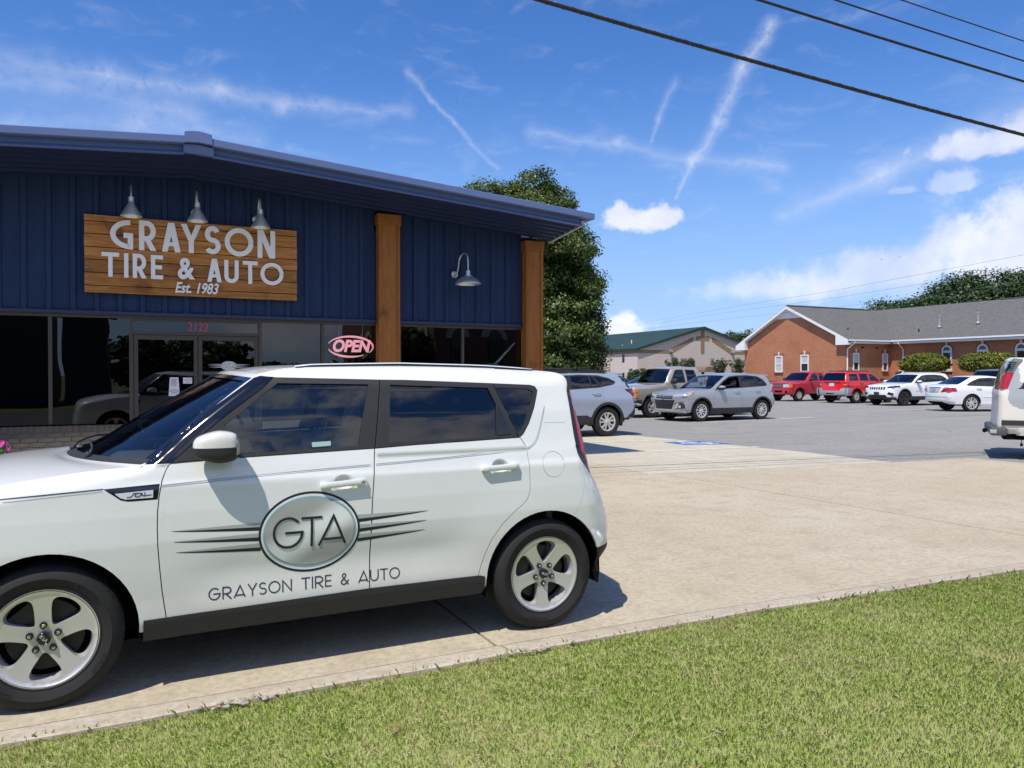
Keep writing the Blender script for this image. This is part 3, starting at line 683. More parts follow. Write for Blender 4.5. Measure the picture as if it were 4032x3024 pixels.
# OPEN sign
M_neon = mat('open_sign_tube', (.80, .33, .38), .5, emit=(1, .45, .52), es=.42)
op = empty('open_sign', (3.183, YF + .035, 1.98), 'pink oval OPEN sign in the window left of the first timber post', 'sign')
tm = text_mesh('OPEN', .235, .012, shear=.22, bold=.009); wx = max(v[0] for v in tm.v) - min(v[0] for v in tm.v)
mb = MB(); mb.add([(x * .625 / wx, -z - .012, y * 1.12) for x, y, z in tm.v], tm.f); mb.go('lettering', M_neon, op)
up = arc(.0, .0, .375, .165, 165, -35, 30); lo_ = arc(.0, .0, .375, .165, 195, 305, 24)
tl = Matrix.Rotation(R_(3), 3, 'Y')
def opf(x, z, o_): return (x, -.006 - o_, z)
def taper(pts, w): 
    n = len(pts); V = []; Fc = []
    for i, p in enumerate(pts):
        a = pts[max(i - 1, 0)]; b = pts[min(i + 1, n - 1)]; d = Vector((b[0] - a[0], b[1] - a[1])).normalized(); k = w * (.25 + .75 * math.sin(math.pi * i / (n - 1))) / 2
        for s_ in (1, -1):
            for y in (-.018, -.006): V.append((p[0] - d.y * k * s_, y, p[1] + d.x * k * s_))
    for i in range(n - 1):
        q = 4 * i; Fc += [(q, q + 2, q + 6, q + 4), (q, q + 4, q + 5, q + 1), (q + 2, q + 3, q + 7, q + 6)]
    return MB().add(V, Fc)
taper(up, .034).go('upper_ring', M_neon, op); taper(lo_, .034).go('lower_ring', M_neon, op)
MB().tube([(-.2, 0, .15), (-.2, 0, .36)], .003, 5).tube([(.2, 0, .15), (.2, 0, .36)], .003, 5).go('hanger', M_ink, op)

# ================================================================== TIMBER SIGN AND LAMPS
sg = empty('timber_sign', (.85, 12.33, 2.68), 'stained timber board sign with white raised letters on navy siding', 'sign')
zed = [3.778, 3.683, 3.506, 3.322, 3.145, 2.964, 2.783, 2.675]
for z1, z0 in zip(zed, zed[1:]):
    MB().bbox(-.612 + RNG.uniform(-.003, .003), 2.306 + RNG.uniform(-.003, .003), 12.318 + RNG.uniform(-.002, .002), 12.345, z0 + .005, z1 - .005, .004).go('plank', M_wx, sg, world=True)
MB().box(-.60, 2.295, 12.346, 12.385, 2.685, 3.77).go('sign_backing', mat('dark_gap', (.02, .012, .008), .9), sg, world=True)
M_let = mat('white_letter', (.90, .90, .90), .45)
def signf(x, z, o_): return (x, 12.314 - o_, z)
rows = [('G', -.289, .004, 3.729, 3.314), ('R', .079, .306, 3.738, 3.313), ('A', .379, .628, 3.738, 3.315), ('Y', .632, .914, 3.738, 3.317), ('S', .954, 1.181, 3.738, 3.320), ('O', 1.238, 1.650, 3.738, 3.312), ('N', 1.711, 1.971, 3.735, 3.312)]
rows2 = [('T', -.397, -.175, 3.253, 2.908), ('I', -.114, -.058, 3.253, 2.908), ('R', -.003, .176, 3.256, 2.908), ('E', .233, .393, 3.252, 2.907), ('&', .59, .821, 3.238, 2.925), ('A', .992, 1.193, 3.253, 2.907), ('U', 1.232, 1.435, 3.249, 2.905), ('T', 1.494, 1.711, 3.250, 2.905), ('O', 1.752, 2.095, 3.245, 2.902)]
for rw, t in ((rows, .070), (rows2, .056)):
    for ch, x0, x1, zt, zb in rw:
        tt = t * (.75 if ch == '&' else 1)
        gl = [('P', [(x0 + p[0], zb + p[1]) for p in s_[1]]) if s_[0] == 'P' else [(x0 + p[0], zb + p[1]) for p in s_] for s_ in glyph(ch, x1 - x0, zt - zb, tt)]
        if ch == '&':
            tm = text_mesh('&', .4, .028, bold=.012); xa = [v[0] for v in tm.v]; ya = [v[1] for v in tm.v]; mb = MB(); mb.add([(x0 + (x - min(xa)) * (x1 - x0) / (max(xa) - min(xa)), 12.30 - z, zb + (y - min(ya)) * (zt - zb) / (max(ya) - min(ya))) for x, y, z in tm.v], tm.f); mb.go('letter', M_let, sg, world=True); continue
        letter_mesh(gl, tt, signf, .030).go('letter', M_let, sg, world=True)
tm = text_mesh('Est. 1983', .215, .02, shear=.28, bold=.005); wx = max(v[0] for v in tm.v) - min(v[0] for v in tm.v); cxx = (max(v[0] for v in tm.v) + min(v[0] for v in tm.v)) / 2
mb = MB(); mb.add([(.852 + (x - cxx) * .60 / wx, 12.304 - z, 2.795 + y) for x, y, z in tm.v], tm.f); mb.go('lettering', M_let, sg, world=True)
mb = MB()
for z1, z0 in zip(zed, zed[1:]):
    for x in (-.585, 2.28):
        for z in ((z0 + z1) / 2 - .03, (z0 + z1) / 2 + .03): mb.lathe([(0, -.002), (.005, -.0015), (.006, .003)], (x, 12.315, z), 'y', 8)
mb.go('screw_heads', mat('brushed_steel', (.6, .6, .6), .3, 1.0), sg, world=True)
M_galv = mat('galvanised', (.60, .63, .60), .36, .7, bump=(60, .06, .002))
M_lampin = mat('lamp_inside', (.72, .70, .60), .5)
def sign_lamp(x, z, label, first=[None]):
    t = empty('gooseneck_lamp', (x, YF - .03, z), label, 'wall lamp', group='gooseneck lamps above the timber sign')
    if first[0]:
        for c in first[0].children: q = c.copy(); COL.objects.link(q); q.parent = t
        return
    first[0] = t
    MB().lathe([(0, -.018), (.03, -.018), (.062, -.006), (.064, .004), (0, .004)], (0, 0, 0), 'y', 20).go('wall_plate', M_galv, t, auto=35)
    MB().tube([(0, -.01, 0), (0, -.09, 0), (0, -.16, .04), (0, -.20, .14), (0, -.25, .235), (0, -.33, .255), (0, -.395, .20), (0, -.41, .10), (0, -.41, .02)], .0125, 10).go('arm', M_galv, t, smooth=True)
    MB().lathe([(0, .075), (.036, .075), (.038, .06), (.036, .028), (.042, .026), (.042, .015), (.036, .012), (.044, -.025), (.137, -.185), (.139, -.196), (.134, -.196), (.04, -.03), (0, -.03)], (0, -.41, 0), 'z', 32).go('shade', M_galv, t, auto=40)
    MB().ball((0, -.41, -.12), .03, .03, .045).go('bulb', M_lampin, t, smooth=True)
sign_lamp(-.018, 3.923, 'cone shaded wall lamp above the letter G of the timber sign'); sign_lamp(.838, 3.928, 'cone shaded wall lamp above the letter Y of the timber sign'); sign_lamp(1.712, 3.91, 'cone shaded wall lamp above the letter O at the right of the timber sign')
t = empty('barn_lamp', (4.99, YF - .03, 3.254), 'galvanised barn lamp on a tall gooseneck between the two timber posts', 'wall lamp')
MB().lathe([(0, -.02), (.035, -.02), (.06, -.008), (.062, .004), (0, .004)], (0, 0, 0), 'y', 20).go('wall_plate', M_galv, t, auto=35)
ap = [(0, -.01, .0), (0, -.06, .0), (.01, -.10, .03), (.02, -.125, .12), (.03, -.13, .22), (.05, -.16, .30), (.075, -.24, .335), (.095, -.32, .30), (.105, -.345, .20), (.105, -.345, .0)]
MB().tube(smooth_poly(ap, 4, False), .0125, 10).go('arm', M_galv, t, smooth=True)
MB().lathe([(0, .03), (.036, .03), (.04, -.045), (.075, -.055), (.08, -.07), (.10, -.075), (.16, -.115), (.20, -.155), (.222, -.19), (.222, -.2), (.214, -.2), (.19, -.16), (.09, -.085), (0, -.08)], (.105, -.345, 0), 'z', 40).go('shade', M_galv, t, auto=35)
MB().lathe([(.20, -.165), (.10, -.095), (0, -.09)], (.105, -.345, 0), 'z', 32).go('shade_lining', M_lampin, t, smooth=True)
# flower pot by the brick wall
t = empty('flower_pot', (-1.80, 11.95, 0), 'pot of pink petunias against the painted brick wall', 'flower pot')
MB().lathe([(0, 0), (.15, 0), (.20, .30), (.225, .31), (.225, .36), (.20, .36), (.19, .32), (0, .32)], (0, 0, 0), 'z', 24).go('pot', mat('dark_pot', (.05, .035, .03), .6), t, auto=40)
M_leafy = mat('petunia_leaf', (.07, .14, .03), .6); M_pet = mat('petunia_petal', (.72, .06, .38), .6)
mb = MB(); mf = MB()
for k in range(420):
    a = RNG.uniform(0, 6.28); r = .33 * math.sqrt(RNG.uniform(0, 1)); z = .38 + RNG.uniform(-.1, .40) * (1 - (r / .42) ** 2); p = Vector((r * math.cos(a), r * math.sin(a), z)); u = Vector(RNG.normal(size=3)).normalized(); w = u.orthogonal().normalized(); l = .035
    mb.add([p - u * l, p + w * l * .5, p + u * l, p - w * l * .5], [(0, 1, 2, 3)])
for k in range(46):
    a = RNG.uniform(0, 6.28); r = RNG.uniform(.12, .36); z = .42 + RNG.uniform(-.08, .40) * (1 - (r / .46) ** 2); p = Vector((r * math.cos(a), r * math.sin(a), z)); n = (p - Vector((0, 0, .35)) + Vector((0, -.2, 0))).normalized(); u = n.orthogonal().normalized(); w = n.cross(u)
    V = [p]; 
    for q in range(10): rr = .034 * (1 if q % 2 else .8); V.append(p + n * .014 + (u * math.cos(q * .628) + w * math.sin(q * .628)) * rr)
    mf.add(V, [(0, 1 + q, 1 + (q + 1) % 10) for q in range(10)])
mb.go('foliage', M_leafy, t); mf.go('petals', M_pet, t)
# ================================================================== CARS
M_tyre = mat('tyre_rubber', (.013, .013, .0135), .8, bump=(90, .2, .002)); M_black = mat('black_plastic', (.025, .026, .028), .62, bump=(160, .08, .001)); M_gblack = mat('gloss_black', (.008, .009, .012), .12, coat=.6)
M_dark = mat('underside', (.005, .005, .005), .95, spec=.1); M_alloy = mat('silver_alloy', (.70, .69, .67), .36, .55); M_alloyd = mat('dark_alloy', (.05, .05, .055), .35, .5)
M_chrome = mat('chrome', (.75, .75, .75), .12, 1.0); M_disc = mat('brake_steel', (.05, .048, .045), .5, .6); M_white = mat('white_paint', (.77, .78, .76), .28, coat=.85)
M_gl1 = glass('door_glass', (.70, .78, .76), 1.9); M_gl2 = glass('privacy_glass', (.030, .034, .042), 1.85); M_gl3 = glass('windscreen_glass', (.74, .81, .80), 1.85)
M_seat = mat('grey_cloth', (.60, .62, .62), .85); M_dash = mat('dash_plastic', (.085, .088, .09), .7); M_seatl = mat('pale_cloth', (.38, .36, .31), .85)
M_red = mat('red_lens', (.42, .008, .018), .12, coat=.8); M_amber = mat('amber_lens', (.80, .20, .015), .15, coat=.8); M_clear = mat('clear_lens', (.62, .64, .65), .1, .35, coat=.8)
M_plate = mat('plate', (.55, .55, .55), .5); M_navy_ink = mat('navy_vinyl', (.035, .04, .075), .45); M_ghost = mat('glue_ghost', (.66, .655, .62), .5)
_t = M_white.node_tree; _b = _t.nodes['Principled BSDF']; _co = _t.nodes.new('ShaderNodeTexCoord').outputs['Object']; _sp = _t.nodes.new('ShaderNodeSeparateXYZ'); _t.links.new(_co, _sp.inputs[0])
_du = (1.0 - S(_t, _sp.outputs[2]).smooth(.28, .70)) * (noise(_t, _co, 3.0, 5, .65) * 1.1 - .1).sat() * .75 + noise(_t, _co, 1.3, 4, .6).smooth(.55, .8) * .10
_t.links.new(mixc(_t, _du.sat(), (.77, .78, .76), (.55, .50, .42)), _b.inputs['Base Color']); _t.links.new((_du * .6 + .27).k, _b.inputs['Roughness'])
def paint(name, c, metal=.0, rough=.3): return mat(name, c, rough, metal, coat=.8)
class Body:
    def __init__(s, prof, wt, arches, flare=None, taper=None):
        s.ctrl = prof; P = smooth_poly([tuple(p) for p in prof], 6, False); s.P = np.array(P); s.n = 6
        s.wt = np.array(wt); s.arches = arches; s.flare = flare; s.taper = taper
        s.A = s.P[:-1, :2]; s.B = s.P[1:, :2]; s.Rr = s.P[:, 2]
    def base(s, x, z):
        w = np.interp(z, s.wt[:, 0], s.wt[:, 1])
        if s.flare is not None: w = w + s.flare(x, z)
        if s.taper:
            for x0, L, k in s.taper:
                t = np.clip((x0 - x) / L if L > 0 else (x - x0) / -L, 0, 1); w = w - k * t * t
        return w
    def near(s, p):
        best = np.full(len(p), 9.0); rr = np.zeros(len(p)); s.kk = np.zeros(len(p), int)
        for i in range(0, len(p), 1500):
            q = p[i:i + 1500, None, :]; ab = (s.B - s.A)[None]; L = (ab ** 2).sum(2) + 1e-12
            t = np.clip(((q - s.A[None]) * ab).sum(2) / L, 0, 1); d = np.sqrt(((q - s.A[None] - ab * t[..., None]) ** 2).sum(2)); k = d.argmin(1); ii = np.arange(len(k))
            best[i:i + 1500] = d[ii, k]; s.kk[i:i + 1500] = k; rr[i:i + 1500] = s.Rr[k] * (1 - t[ii, k]) + s.Rr[k + 1] * t[ii, k]
        return best, rr
    def W(s, p):
        p = np.asarray(p, float); w = s.base(p[:, 0], p[:, 1]); d, r = s.near(p); q = np.clip((r - d) / np.maximum(r, 1e-4), 0, 1)
        return w - r * (1 - np.sqrt(np.maximum(0, 1 - q * q)))
    def grad(s, p, e=.004):
        p = np.asarray(p, float); d, r = s.near(p); t = (s.B - s.A)[s.kk]; t = t / (np.linalg.norm(t, axis=1)[:, None] + 1e-9); p = p + np.column_stack([t[:, 1], -t[:, 0]]) * np.clip(1.7 * e - d, 0, None)[:, None]
        ex = np.array([e, 0]); ez = np.array([0, e]); return (s.W(p + ex) - s.W(p - ex)) / (2 * e), (s.W(p + ez) - s.W(p - ez)) / (2 * e)
    def outline(s, zs, z_rear=None, Ra=None):
        """closed side outline: body profile, then the lower edge with the wheel arches"""
        top = [tuple(p[:2]) for p in s.P]; low = []
        for (xc, zc, R) in sorted(s.arches, reverse=True):
            R = R if Ra is None else Ra
            a0 = math.asin(max(-1, min(1, (zs - zc) / R))); low += [(xc + R * math.cos(a), zc + R * math.sin(a)) for a in np.linspace(a0, math.pi - a0, 28)]
        return top + low
    def panel(s, name, polys, m, parent, holes=(), off=0.0, step=.06, sides=(-1, 1), rim=.018, label=None):
        P2, T = cdt([list(p) for p in polys], [list(h) for h in holes], step)
        if len(T) == 0: return
        Wv = s.W(P2) + off; gx, gz = s.grad(P2); out = None
        for sd in sides:
            fn = lambda p, sd=sd: np.column_stack([p[:, 0], sd * Wv, p[:, 1]])
            nr = lambda p, sd=sd: np.column_stack([-gx, np.full(len(p), float(sd)), -gz])
            rv = (lambda p, n, sd=sd: np.array([0, -sd * rim, 0])) if rim else None
            o = sheet(name, P2, T, fn, nr, m, parent, rv, label=label); out = out or o
        return out
    def strip(s, name, i0, i1, m, parent, nv=14, off=0.0, v0=-1.0, v1=1.0, label=None):
        """the surface swept across the car between control points i0 and i1 of the profile"""
        rows = s.P[i0 * s.n:i1 * s.n + 1]; w = s.base(rows[:, 0], rows[:, 1]) - rows[:, 2]; V = []; Fc = []; vs = np.linspace(v0, v1, nv + 1)
        t = np.gradient(rows[:, :2], axis=0); nrm = np.column_stack([-t[:, 1], t[:, 0]]); nrm /= np.linalg.norm(nrm, axis=1)[:, None] + 1e-9
        for (x, z, r, bx, cz), ww, n_ in zip(rows, w, nrm):
            for v in vs:
                k = 1 - abs(v) ** 2.2; V.append((x + bx * k + n_[0] * off, v * ww, z + cz * k + n_[1] * off))
        for i in range(len(rows) - 1):
            for j in range(nv): a = i * (nv + 1) + j; Fc.append((a, a + 1, a + nv + 2, a + nv + 1))
        mb = MB(); mb.add(V, Fc); me = bpy.data.meshes.new(name); me.from_pydata(mb.v, [], mb.f); me.update()
        for p in me.polygons: p.use_smooth = True
        if sum(p.normal.z + .2 * (p.normal.x if i0 > len(s.ctrl) // 2 else -p.normal.x) for p in me.polygons) < 0: me.flip_normals()
        return link(name, me, m, parent, label)
    def _end(s, y, z, front):
        n = len(s.P); h = np.argmax(s.P[:, 1]); R = s.P[:h] if front else s.P[h:][::-1]
        k = np.argmax(R[:, 1] > 0); zz = np.maximum.accumulate(R[:, 1] + np.arange(len(R)) * 1e-7)
        x, r, b = (np.interp(z, zz, R[:, c]) for c in (0, 2, 3)); w0 = s.base(x, z); y0 = np.maximum(w0 - r, .05); a = np.abs(y)
        q = np.clip((a - y0) / np.maximum(r, 1e-3), 0, .995); d = r * (1 - np.sqrt(1 - q * q)); k = np.maximum(0, 1 - np.minimum(a / y0, 1) ** 2.2)
        return x + b * k + (d if front else -d)
    def patch(s, name, polys, m, parent, front=True, off=.004, holes=(), step=.05, rim=.012, mirror=False, label=None):
        """a piece laid on the front or rear face, outline in (y, z)"""
        for sg in ((1, -1) if mirror else (1,)):
            pl = [[(sg * y, z) for y, z in p] for p in polys]; hl = [[(sg * y, z) for y, z in h] for h in holes]
            P2, T = cdt(pl, hl, step); sd = -1 if front else 1
            f = lambda p: s._end(p[:, 0], p[:, 1], front) + sd * off
            e = .006; gy = (f(P2 + [e, 0]) - f(P2 - [e, 0])) / (2 * e); gz = (f(P2 + [0, e]) - f(P2 - [0, e])) / (2 * e)
            fn = lambda p: np.column_stack([f(p), p[:, 0], p[:, 1]]); nr = lambda p: np.column_stack([np.full(len(p), float(sd)), -sd * gy, -sd * gz])
            o = sheet(name, P2, T, fn, nr, m, parent, (lambda p, n: np.array([-sd * rim, 0, 0])) if rim else None, label=label)
        return o
def clip(poly, a, b, left=True):                             # Sutherland-Hodgman against the line a->b
    out = []; f = lambda p: ((b[0] - a[0]) * (p[1] - a[1]) - (b[1] - a[1]) * (p[0] - a[0])) * (1 if left else -1)
    for i in range(len(poly)):
        p, q = poly[i - 1], poly[i]; fp, fq = f(p), f(q)
        if (fp >= 0) != (fq >= 0): t = fp / (fp - fq); out.append((p[0] + (q[0] - p[0]) * t, p[1] + (q[1] - p[1]) * t))
        if fq >= 0: out.append(q)
    return out
WHEELS = {}
def rim_holes(style, R):
    out = []
    def rad(a, r): return (r * math.cos(a), r * math.sin(a))
    if style == 'soul':
        for k in range(5):
            a = 2 * math.pi * k / 5 + math.pi / 5
            out.append(smooth_poly([rad(a + da, r * R) for da, r in ((-.25, .872), (0, .892), (.25, .872), (.375, .79), (.38, .64), (.30, .46), (.12, .32), (-.12, .32), (-.30, .46), (-.38, .64), (-.375, .79))], 3))
    elif style == 'five':
        for k in range(5):
            a = 2 * math.pi * k / 5 + math.pi / 5; out.append([rad(a + da, r * R) for da, r in ((-.40, .84), (0, .88), (.40, .84), (.22, .38), (-.22, .38))])
    elif style == 'twin':
        for k in range(5):
            a = 2 * math.pi * k / 5; out.append([rad(a + da, r * R) for da, r in ((-.13, .88), (.16, .88), (.10, .42), (0.0, .42))]); a += math.pi / 5
            out.append([rad(a + da, r * R) for da, r in ((-.30, .88), (0, .90), (.25, .88), (.20, .38), (-.12, .38))])
    elif style == 'ten':
        for k in range(10):
            a = 2 * math.pi * k / 10; out.append([rad(a + da, r * R) for da, r in ((-.20, .88), (.20, .88), (.22, .60), (.07, .34), (-.07, .34), (-.22, .60))])
    elif style == 'six':
        for k in range(6):
            a = 2 * math.pi * k / 6; out.append(smooth_poly([rad(a + da, r * R) for da, r in ((-.22, .74), (.22, .74), (.24, .52), (-.24, .52))], 2))
    elif style == 'truck':
        for k in range(5):
            a = 2 * math.pi * k / 5; out.append([rad(a + da, r * R) for da, r in ((-.26, .86), (.26, .86), (.0, .62))])
    return out
def wheel_parts(R, Rr, wid, style, m_rim, detail=False):
    """list of (name, mesh, material); outer face towards -y at y=0"""
    key = (R, Rr, wid, style, m_rim.name)
    if key in WHEELS: return WHEELS[key]
    n = 72 if detail else 32; out = []
    pr = [(Rr - .004, .012), (Rr + .006, .004), (Rr + .012, .006), (Rr + .02, .001), ((R + Rr) / 2, -.012), (R - .035, -.006), (R - .016, .006), (R - .006, .02)]
    for k in range(4):
        y = .028 + (wid - .056) * k / 4; w = (wid - .056) / 4; pr += [(R, y), (R, y + w - .012), (R - .009, y + w - .009), (R - .009, y + w - .003)]
    pr += [(R, wid - .025), (R - .012, wid - .01), (R - .04, wid), (Rr, wid - .005)]
    mb = MB(); mb.lathe(pr, (0, 0, 0), 'y', n)
    if detail:                                               # shoulder blocks
        for k in range(64):
            a = 2 * math.pi * k / 64; c, s_ = math.cos(a), math.sin(a); da = .038; V = []
            for aa in (a - da, a + da):
                for (r, y) in ((R - .022, .004), (R - .004, .020), (R + .0015, .034), (R + .0015, .058)): V.append((r * math.cos(aa), y - .002, r * math.sin(aa)))
            mb.add(V, [(0, 1, 5, 4), (1, 2, 6, 5), (2, 3, 7, 6)])
        for (txt, a0) in (('SOLUS', 20), ('KUMHO', 100), ('SOLUS', 200), ('KUMHO', 280)):
            tm = text_mesh(txt, .034, .0006, bold=.0)
            V = []
            for (x, y, z) in tm.v:
                a = R_(a0) - x / (R - .06); r = R - .062 + y; V.append((r * math.cos(a), -.0115 - z, r * math.sin(a)))
            mb.add(V, tm.f)
    out.append(('tyre', mb.me('tyre', auto=32), M_tyre))
    # rim face
    holes = rim_holes(style, Rr); circ = el(0, 0, Rr - .006, Rr - .006, n)
    P2, T = cdt([circ], holes, .018 if detail else .04)
    def depth(p):
        r = np.hypot(p[:, 0], p[:, 1]) / Rr; return .010 + .022 * np.clip(1 - r, 0, 1) ** 1.0 * (r > .0) + .010 * np.clip((r - .93) / .07, 0, 1) * -1 + .0
    f = lambda p: np.column_stack([p[:, 0], depth(p), p[:, 1]]); e = .003
    def nr(p):
        gx = (depth(p + [e, 0]) - depth(p - [e, 0])) / (2 * e); gz = (depth(p + [0, e]) - depth(p - [0, e])) / (2 * e); return np.column_stack([gx, -np.ones(len(p)), gz])
    o = sheet('rim', P2, T, f, nr, m_rim, None, lambda p, n_: np.array([-p[0] * .05, .045, -p[1] * .05])); rm = o.data; bpy.data.objects.remove(o)
    out.append(('rim', rm, m_rim))
    mb = MB(); mb.lathe([(Rr - .005, .010), (Rr - .003, .007), (Rr + .001, .007), (Rr - .002, .02), (Rr - .03, .10), (Rr - .03, wid - .02), (Rr + .002, wid - .004)], (0, 0, 0), 'y', n)
    out.append(('rim_barrel', mb.me('rim_barrel', auto=40), M_alloy if m_rim is not M_alloyd else m_rim))
    mb = MB(); mb.lathe([(.05, .085), (Rr * .72, .085), (Rr * .72, .10), (.05, .10)], (0, 0, 0), 'y', 32); mb.box(-Rr * .72, -Rr * .42, .068, .12, -.07, .07); out.append(('brake_disc', mb.me('brake_disc', auto=40), M_disc))
    mb = MB(); mb.lathe([(0, .105), (Rr - .02, .105)], (0, 0, 0), 'y', 24); out.append(('hub_back', mb.me('hub_back'), M_dark))
    if detail:
        mb = MB(); mb.lathe([(0, .006), (.024, .006), (.0285, .010), (.030, .018), (.030, .045)], (0, 0, 0), 'y', 32); out.append(('centre_cap', mb.me('centre_cap', auto=30), M_gblack))
        gl = []; 
        for ch, w, x in (('K', .8, -1.35), ('I', .2, -.25), ('A', 1.0, .2)):
            for s_ in (glyph(ch, w, 1, .2) if ch != 'A' else [[(0, 0), (.5, 1), (1.0, 0)]]): gl.append([((x + q[0]) * .015, (q[1] - .5) * .015) for q in s_])
        out.append(('badge', letter_mesh(gl, .003, lambda x, z, o_: (x, .0050 - o_, z), .001).me('badge'), M_clear))
        for k in range(5):
            mb = MB(); mb2 = MB(); a = 2 * math.pi * k / 5; c = (.058 * math.cos(a), .02, .058 * math.sin(a)); mb2.lathe([(0, -.004), (.0155, -.004), (.0165, .004), (.0165, .02)], c, 'y', 18); mb.lathe([(0, -.016), (.0055, -.0155), (.0095, -.010), (.0095, -.002)], c, 'y', 6)
            out.append(('lug_nut', mb.me('lug_nut', auto=30), M_chrome)); out.append(('lug_seat', mb2.me('lug_seat', auto=30), M_gblack))
    else:
        mb = MB(); mb.lathe([(0, .004), (Rr * .16, .008), (Rr * .18, .02), (Rr * .18, .05)], (0, 0, 0), 'y', 16); out.append(('centre_cap', mb.me('centre_cap', auto=30), m_rim))
    WHEELS[key] = out; return out
def put_wheel(car, x, y, R, Rr, wid, style, m_rim, spin=0.0, detail=False):
    w = sub('wheel', car, (x, y, R)); w.rotation_euler = (0, spin, 0) if y < 0 else (0, spin, math.pi)
    for nme, me, m in wheel_parts(R, Rr, wid, style, m_rim, detail): link(nme, me, m, w)
def seats(car, x, yc, m, zf=.42, h=.62, post=True):
    mb = MB(); w = .25
    mb.bbox(x - .05, x + .47, yc - w, yc + w, zf - .14, zf + .03, .05); st = sub('seat', car)
    mb.go('seat_cushion', m, st, smooth=True)
    mb = MB(); bm = bmesh.new(); bmesh.ops.create_cube(bm, size=1)
    for v in bm.verts: v.co = (v.co.x * .13, v.co.y * 2 * w * (1 if v.co.z < 0 else .84), v.co.z * h + h / 2)
    bmesh.ops.bevel(bm, geom=bm.edges[:], offset=.055, segments=3, affect='EDGES'); bm.verts.index_update()
    a = R_(17); mb.add([(x + .43 + v.co.x * math.cos(a) + v.co.z * math.sin(a), yc + v.co.y, zf + v.co.z * math.cos(a) - v.co.x * math.sin(a)) for v in bm.verts], [[v.index for v in f.verts] for f in bm.faces]); bm.free()
    mb.go('seat_back', m, st, smooth=True)
    hx = x + .45 + h * math.sin(a); hz = zf + h * math.cos(a)
    mb = MB(); bm = bmesh.new(); bmesh.ops.create_cube(bm, size=1)
    for v in bm.verts: v.co = (v.co.x * .10, v.co.y * .27, v.co.z * .19)
    bmesh.ops.bevel(bm, geom=bm.edges[:], offset=.04, segments=3, affect='EDGES'); bm.verts.index_update()
    mb.add([(hx + .03 + v.co.x + v.co.z * .2, yc + v.co.y, hz + .14 + v.co.z) for v in bm.verts], [[v.index for v in f.verts] for f in bm.faces]); bm.free(); mb.go('headrest', m, st, smooth=True)
    if post: MB().tube([(hx + .0, yc - .06, hz - .02), (hx + .02, yc - .06, hz + .08)], .006, 6).tube([(hx, yc + .06, hz - .02), (hx + .02, yc + .06, hz + .08)], .006, 6).go('headrest_posts', M_chrome, st)
def mirror(car, x, y, z, m, sx=.11, sy=.10, sz=.085, low=M_black, post=True):
    for sd in (-1, 1):
        q = sub('door_mirror', car, (x, sd * y, z)); bm = bmesh.new(); bmesh.ops.create_uvsphere(bm, u_segments=24, v_segments=16, radius=1); bm.verts.index_update()
        V = []; 
        for v in bm.verts:
            c = v.co.copy(); X = c.x; X = min(X, .72) if X > 0 else X * 1.05
            e = lambda t: math.copysign(abs(t) ** .58, t); V.append((X * sx, sd * (e(c.y) * sy + sy * .85), e(c.z) * sz * (1 - .18 * max(0, -X))))
        fs = [[v.index for v in f.verts] for f in bm.faces]; cz = [sum(V[i][2] for i in f) / len(f) for f in fs]; bm.free()
        up_ = MB().add(V, [f for f, c in zip(fs, cz) if c > -sz * .12]); lo_ = MB().add([(a * 1.012, b, c) for a, b, c in V], [f for f, c in zip(fs, cz) if c <= -sz * .12])
        up_.go('mirror_shell', m, q, smooth=True); lo_.go('mirror_base', low, q, smooth=True)
        MB().lathe([(0, 0), (sz * .82, 0), (sz * .84, -.004)], (sx * .735, sd * sy * .85, 0), 'x', 20).go('mirror_glass', M_chrome, q)
        if post: MB().tube([(-.03, -sd * .04, -sz * .55), (-.01, sd * .05, -sz * .45)], [.03, .04], 8).go('mirror_arm', low, q, smooth=True)
def underbody(car, b, x0, x1, z0=.24, z1=.62, w=.66):
    MB().box(x0, x1, -w, w, z0, z0 + .05).box(x0 + .1, x1 - .1, -w, -w + .02, z0, z1).box(x0 + .1, x1 - .1, w - .02, w, z0, z1).go('underbody', M_dark, car)
    for (xc, zc, R) in b.arches:
        for sd in (-1, 1):
            mb = MB(); V = []; Fc = []
            for i, a in enumerate(np.linspace(-.25, math.pi + .25, 20)):
                for y in (b.base(np.array([xc]), np.array([.6]))[0] - .03, w - .06): V.append((xc + (R + .004) * math.cos(a), sd * y, zc + (R + .004) * math.sin(a)))
            for i in range(19): Fc.append((2 * i, 2 * i + 1, 2 * i + 3, 2 * i + 2))
            mb.add(V, Fc); mb.go('wheel_well', M_dark, car)

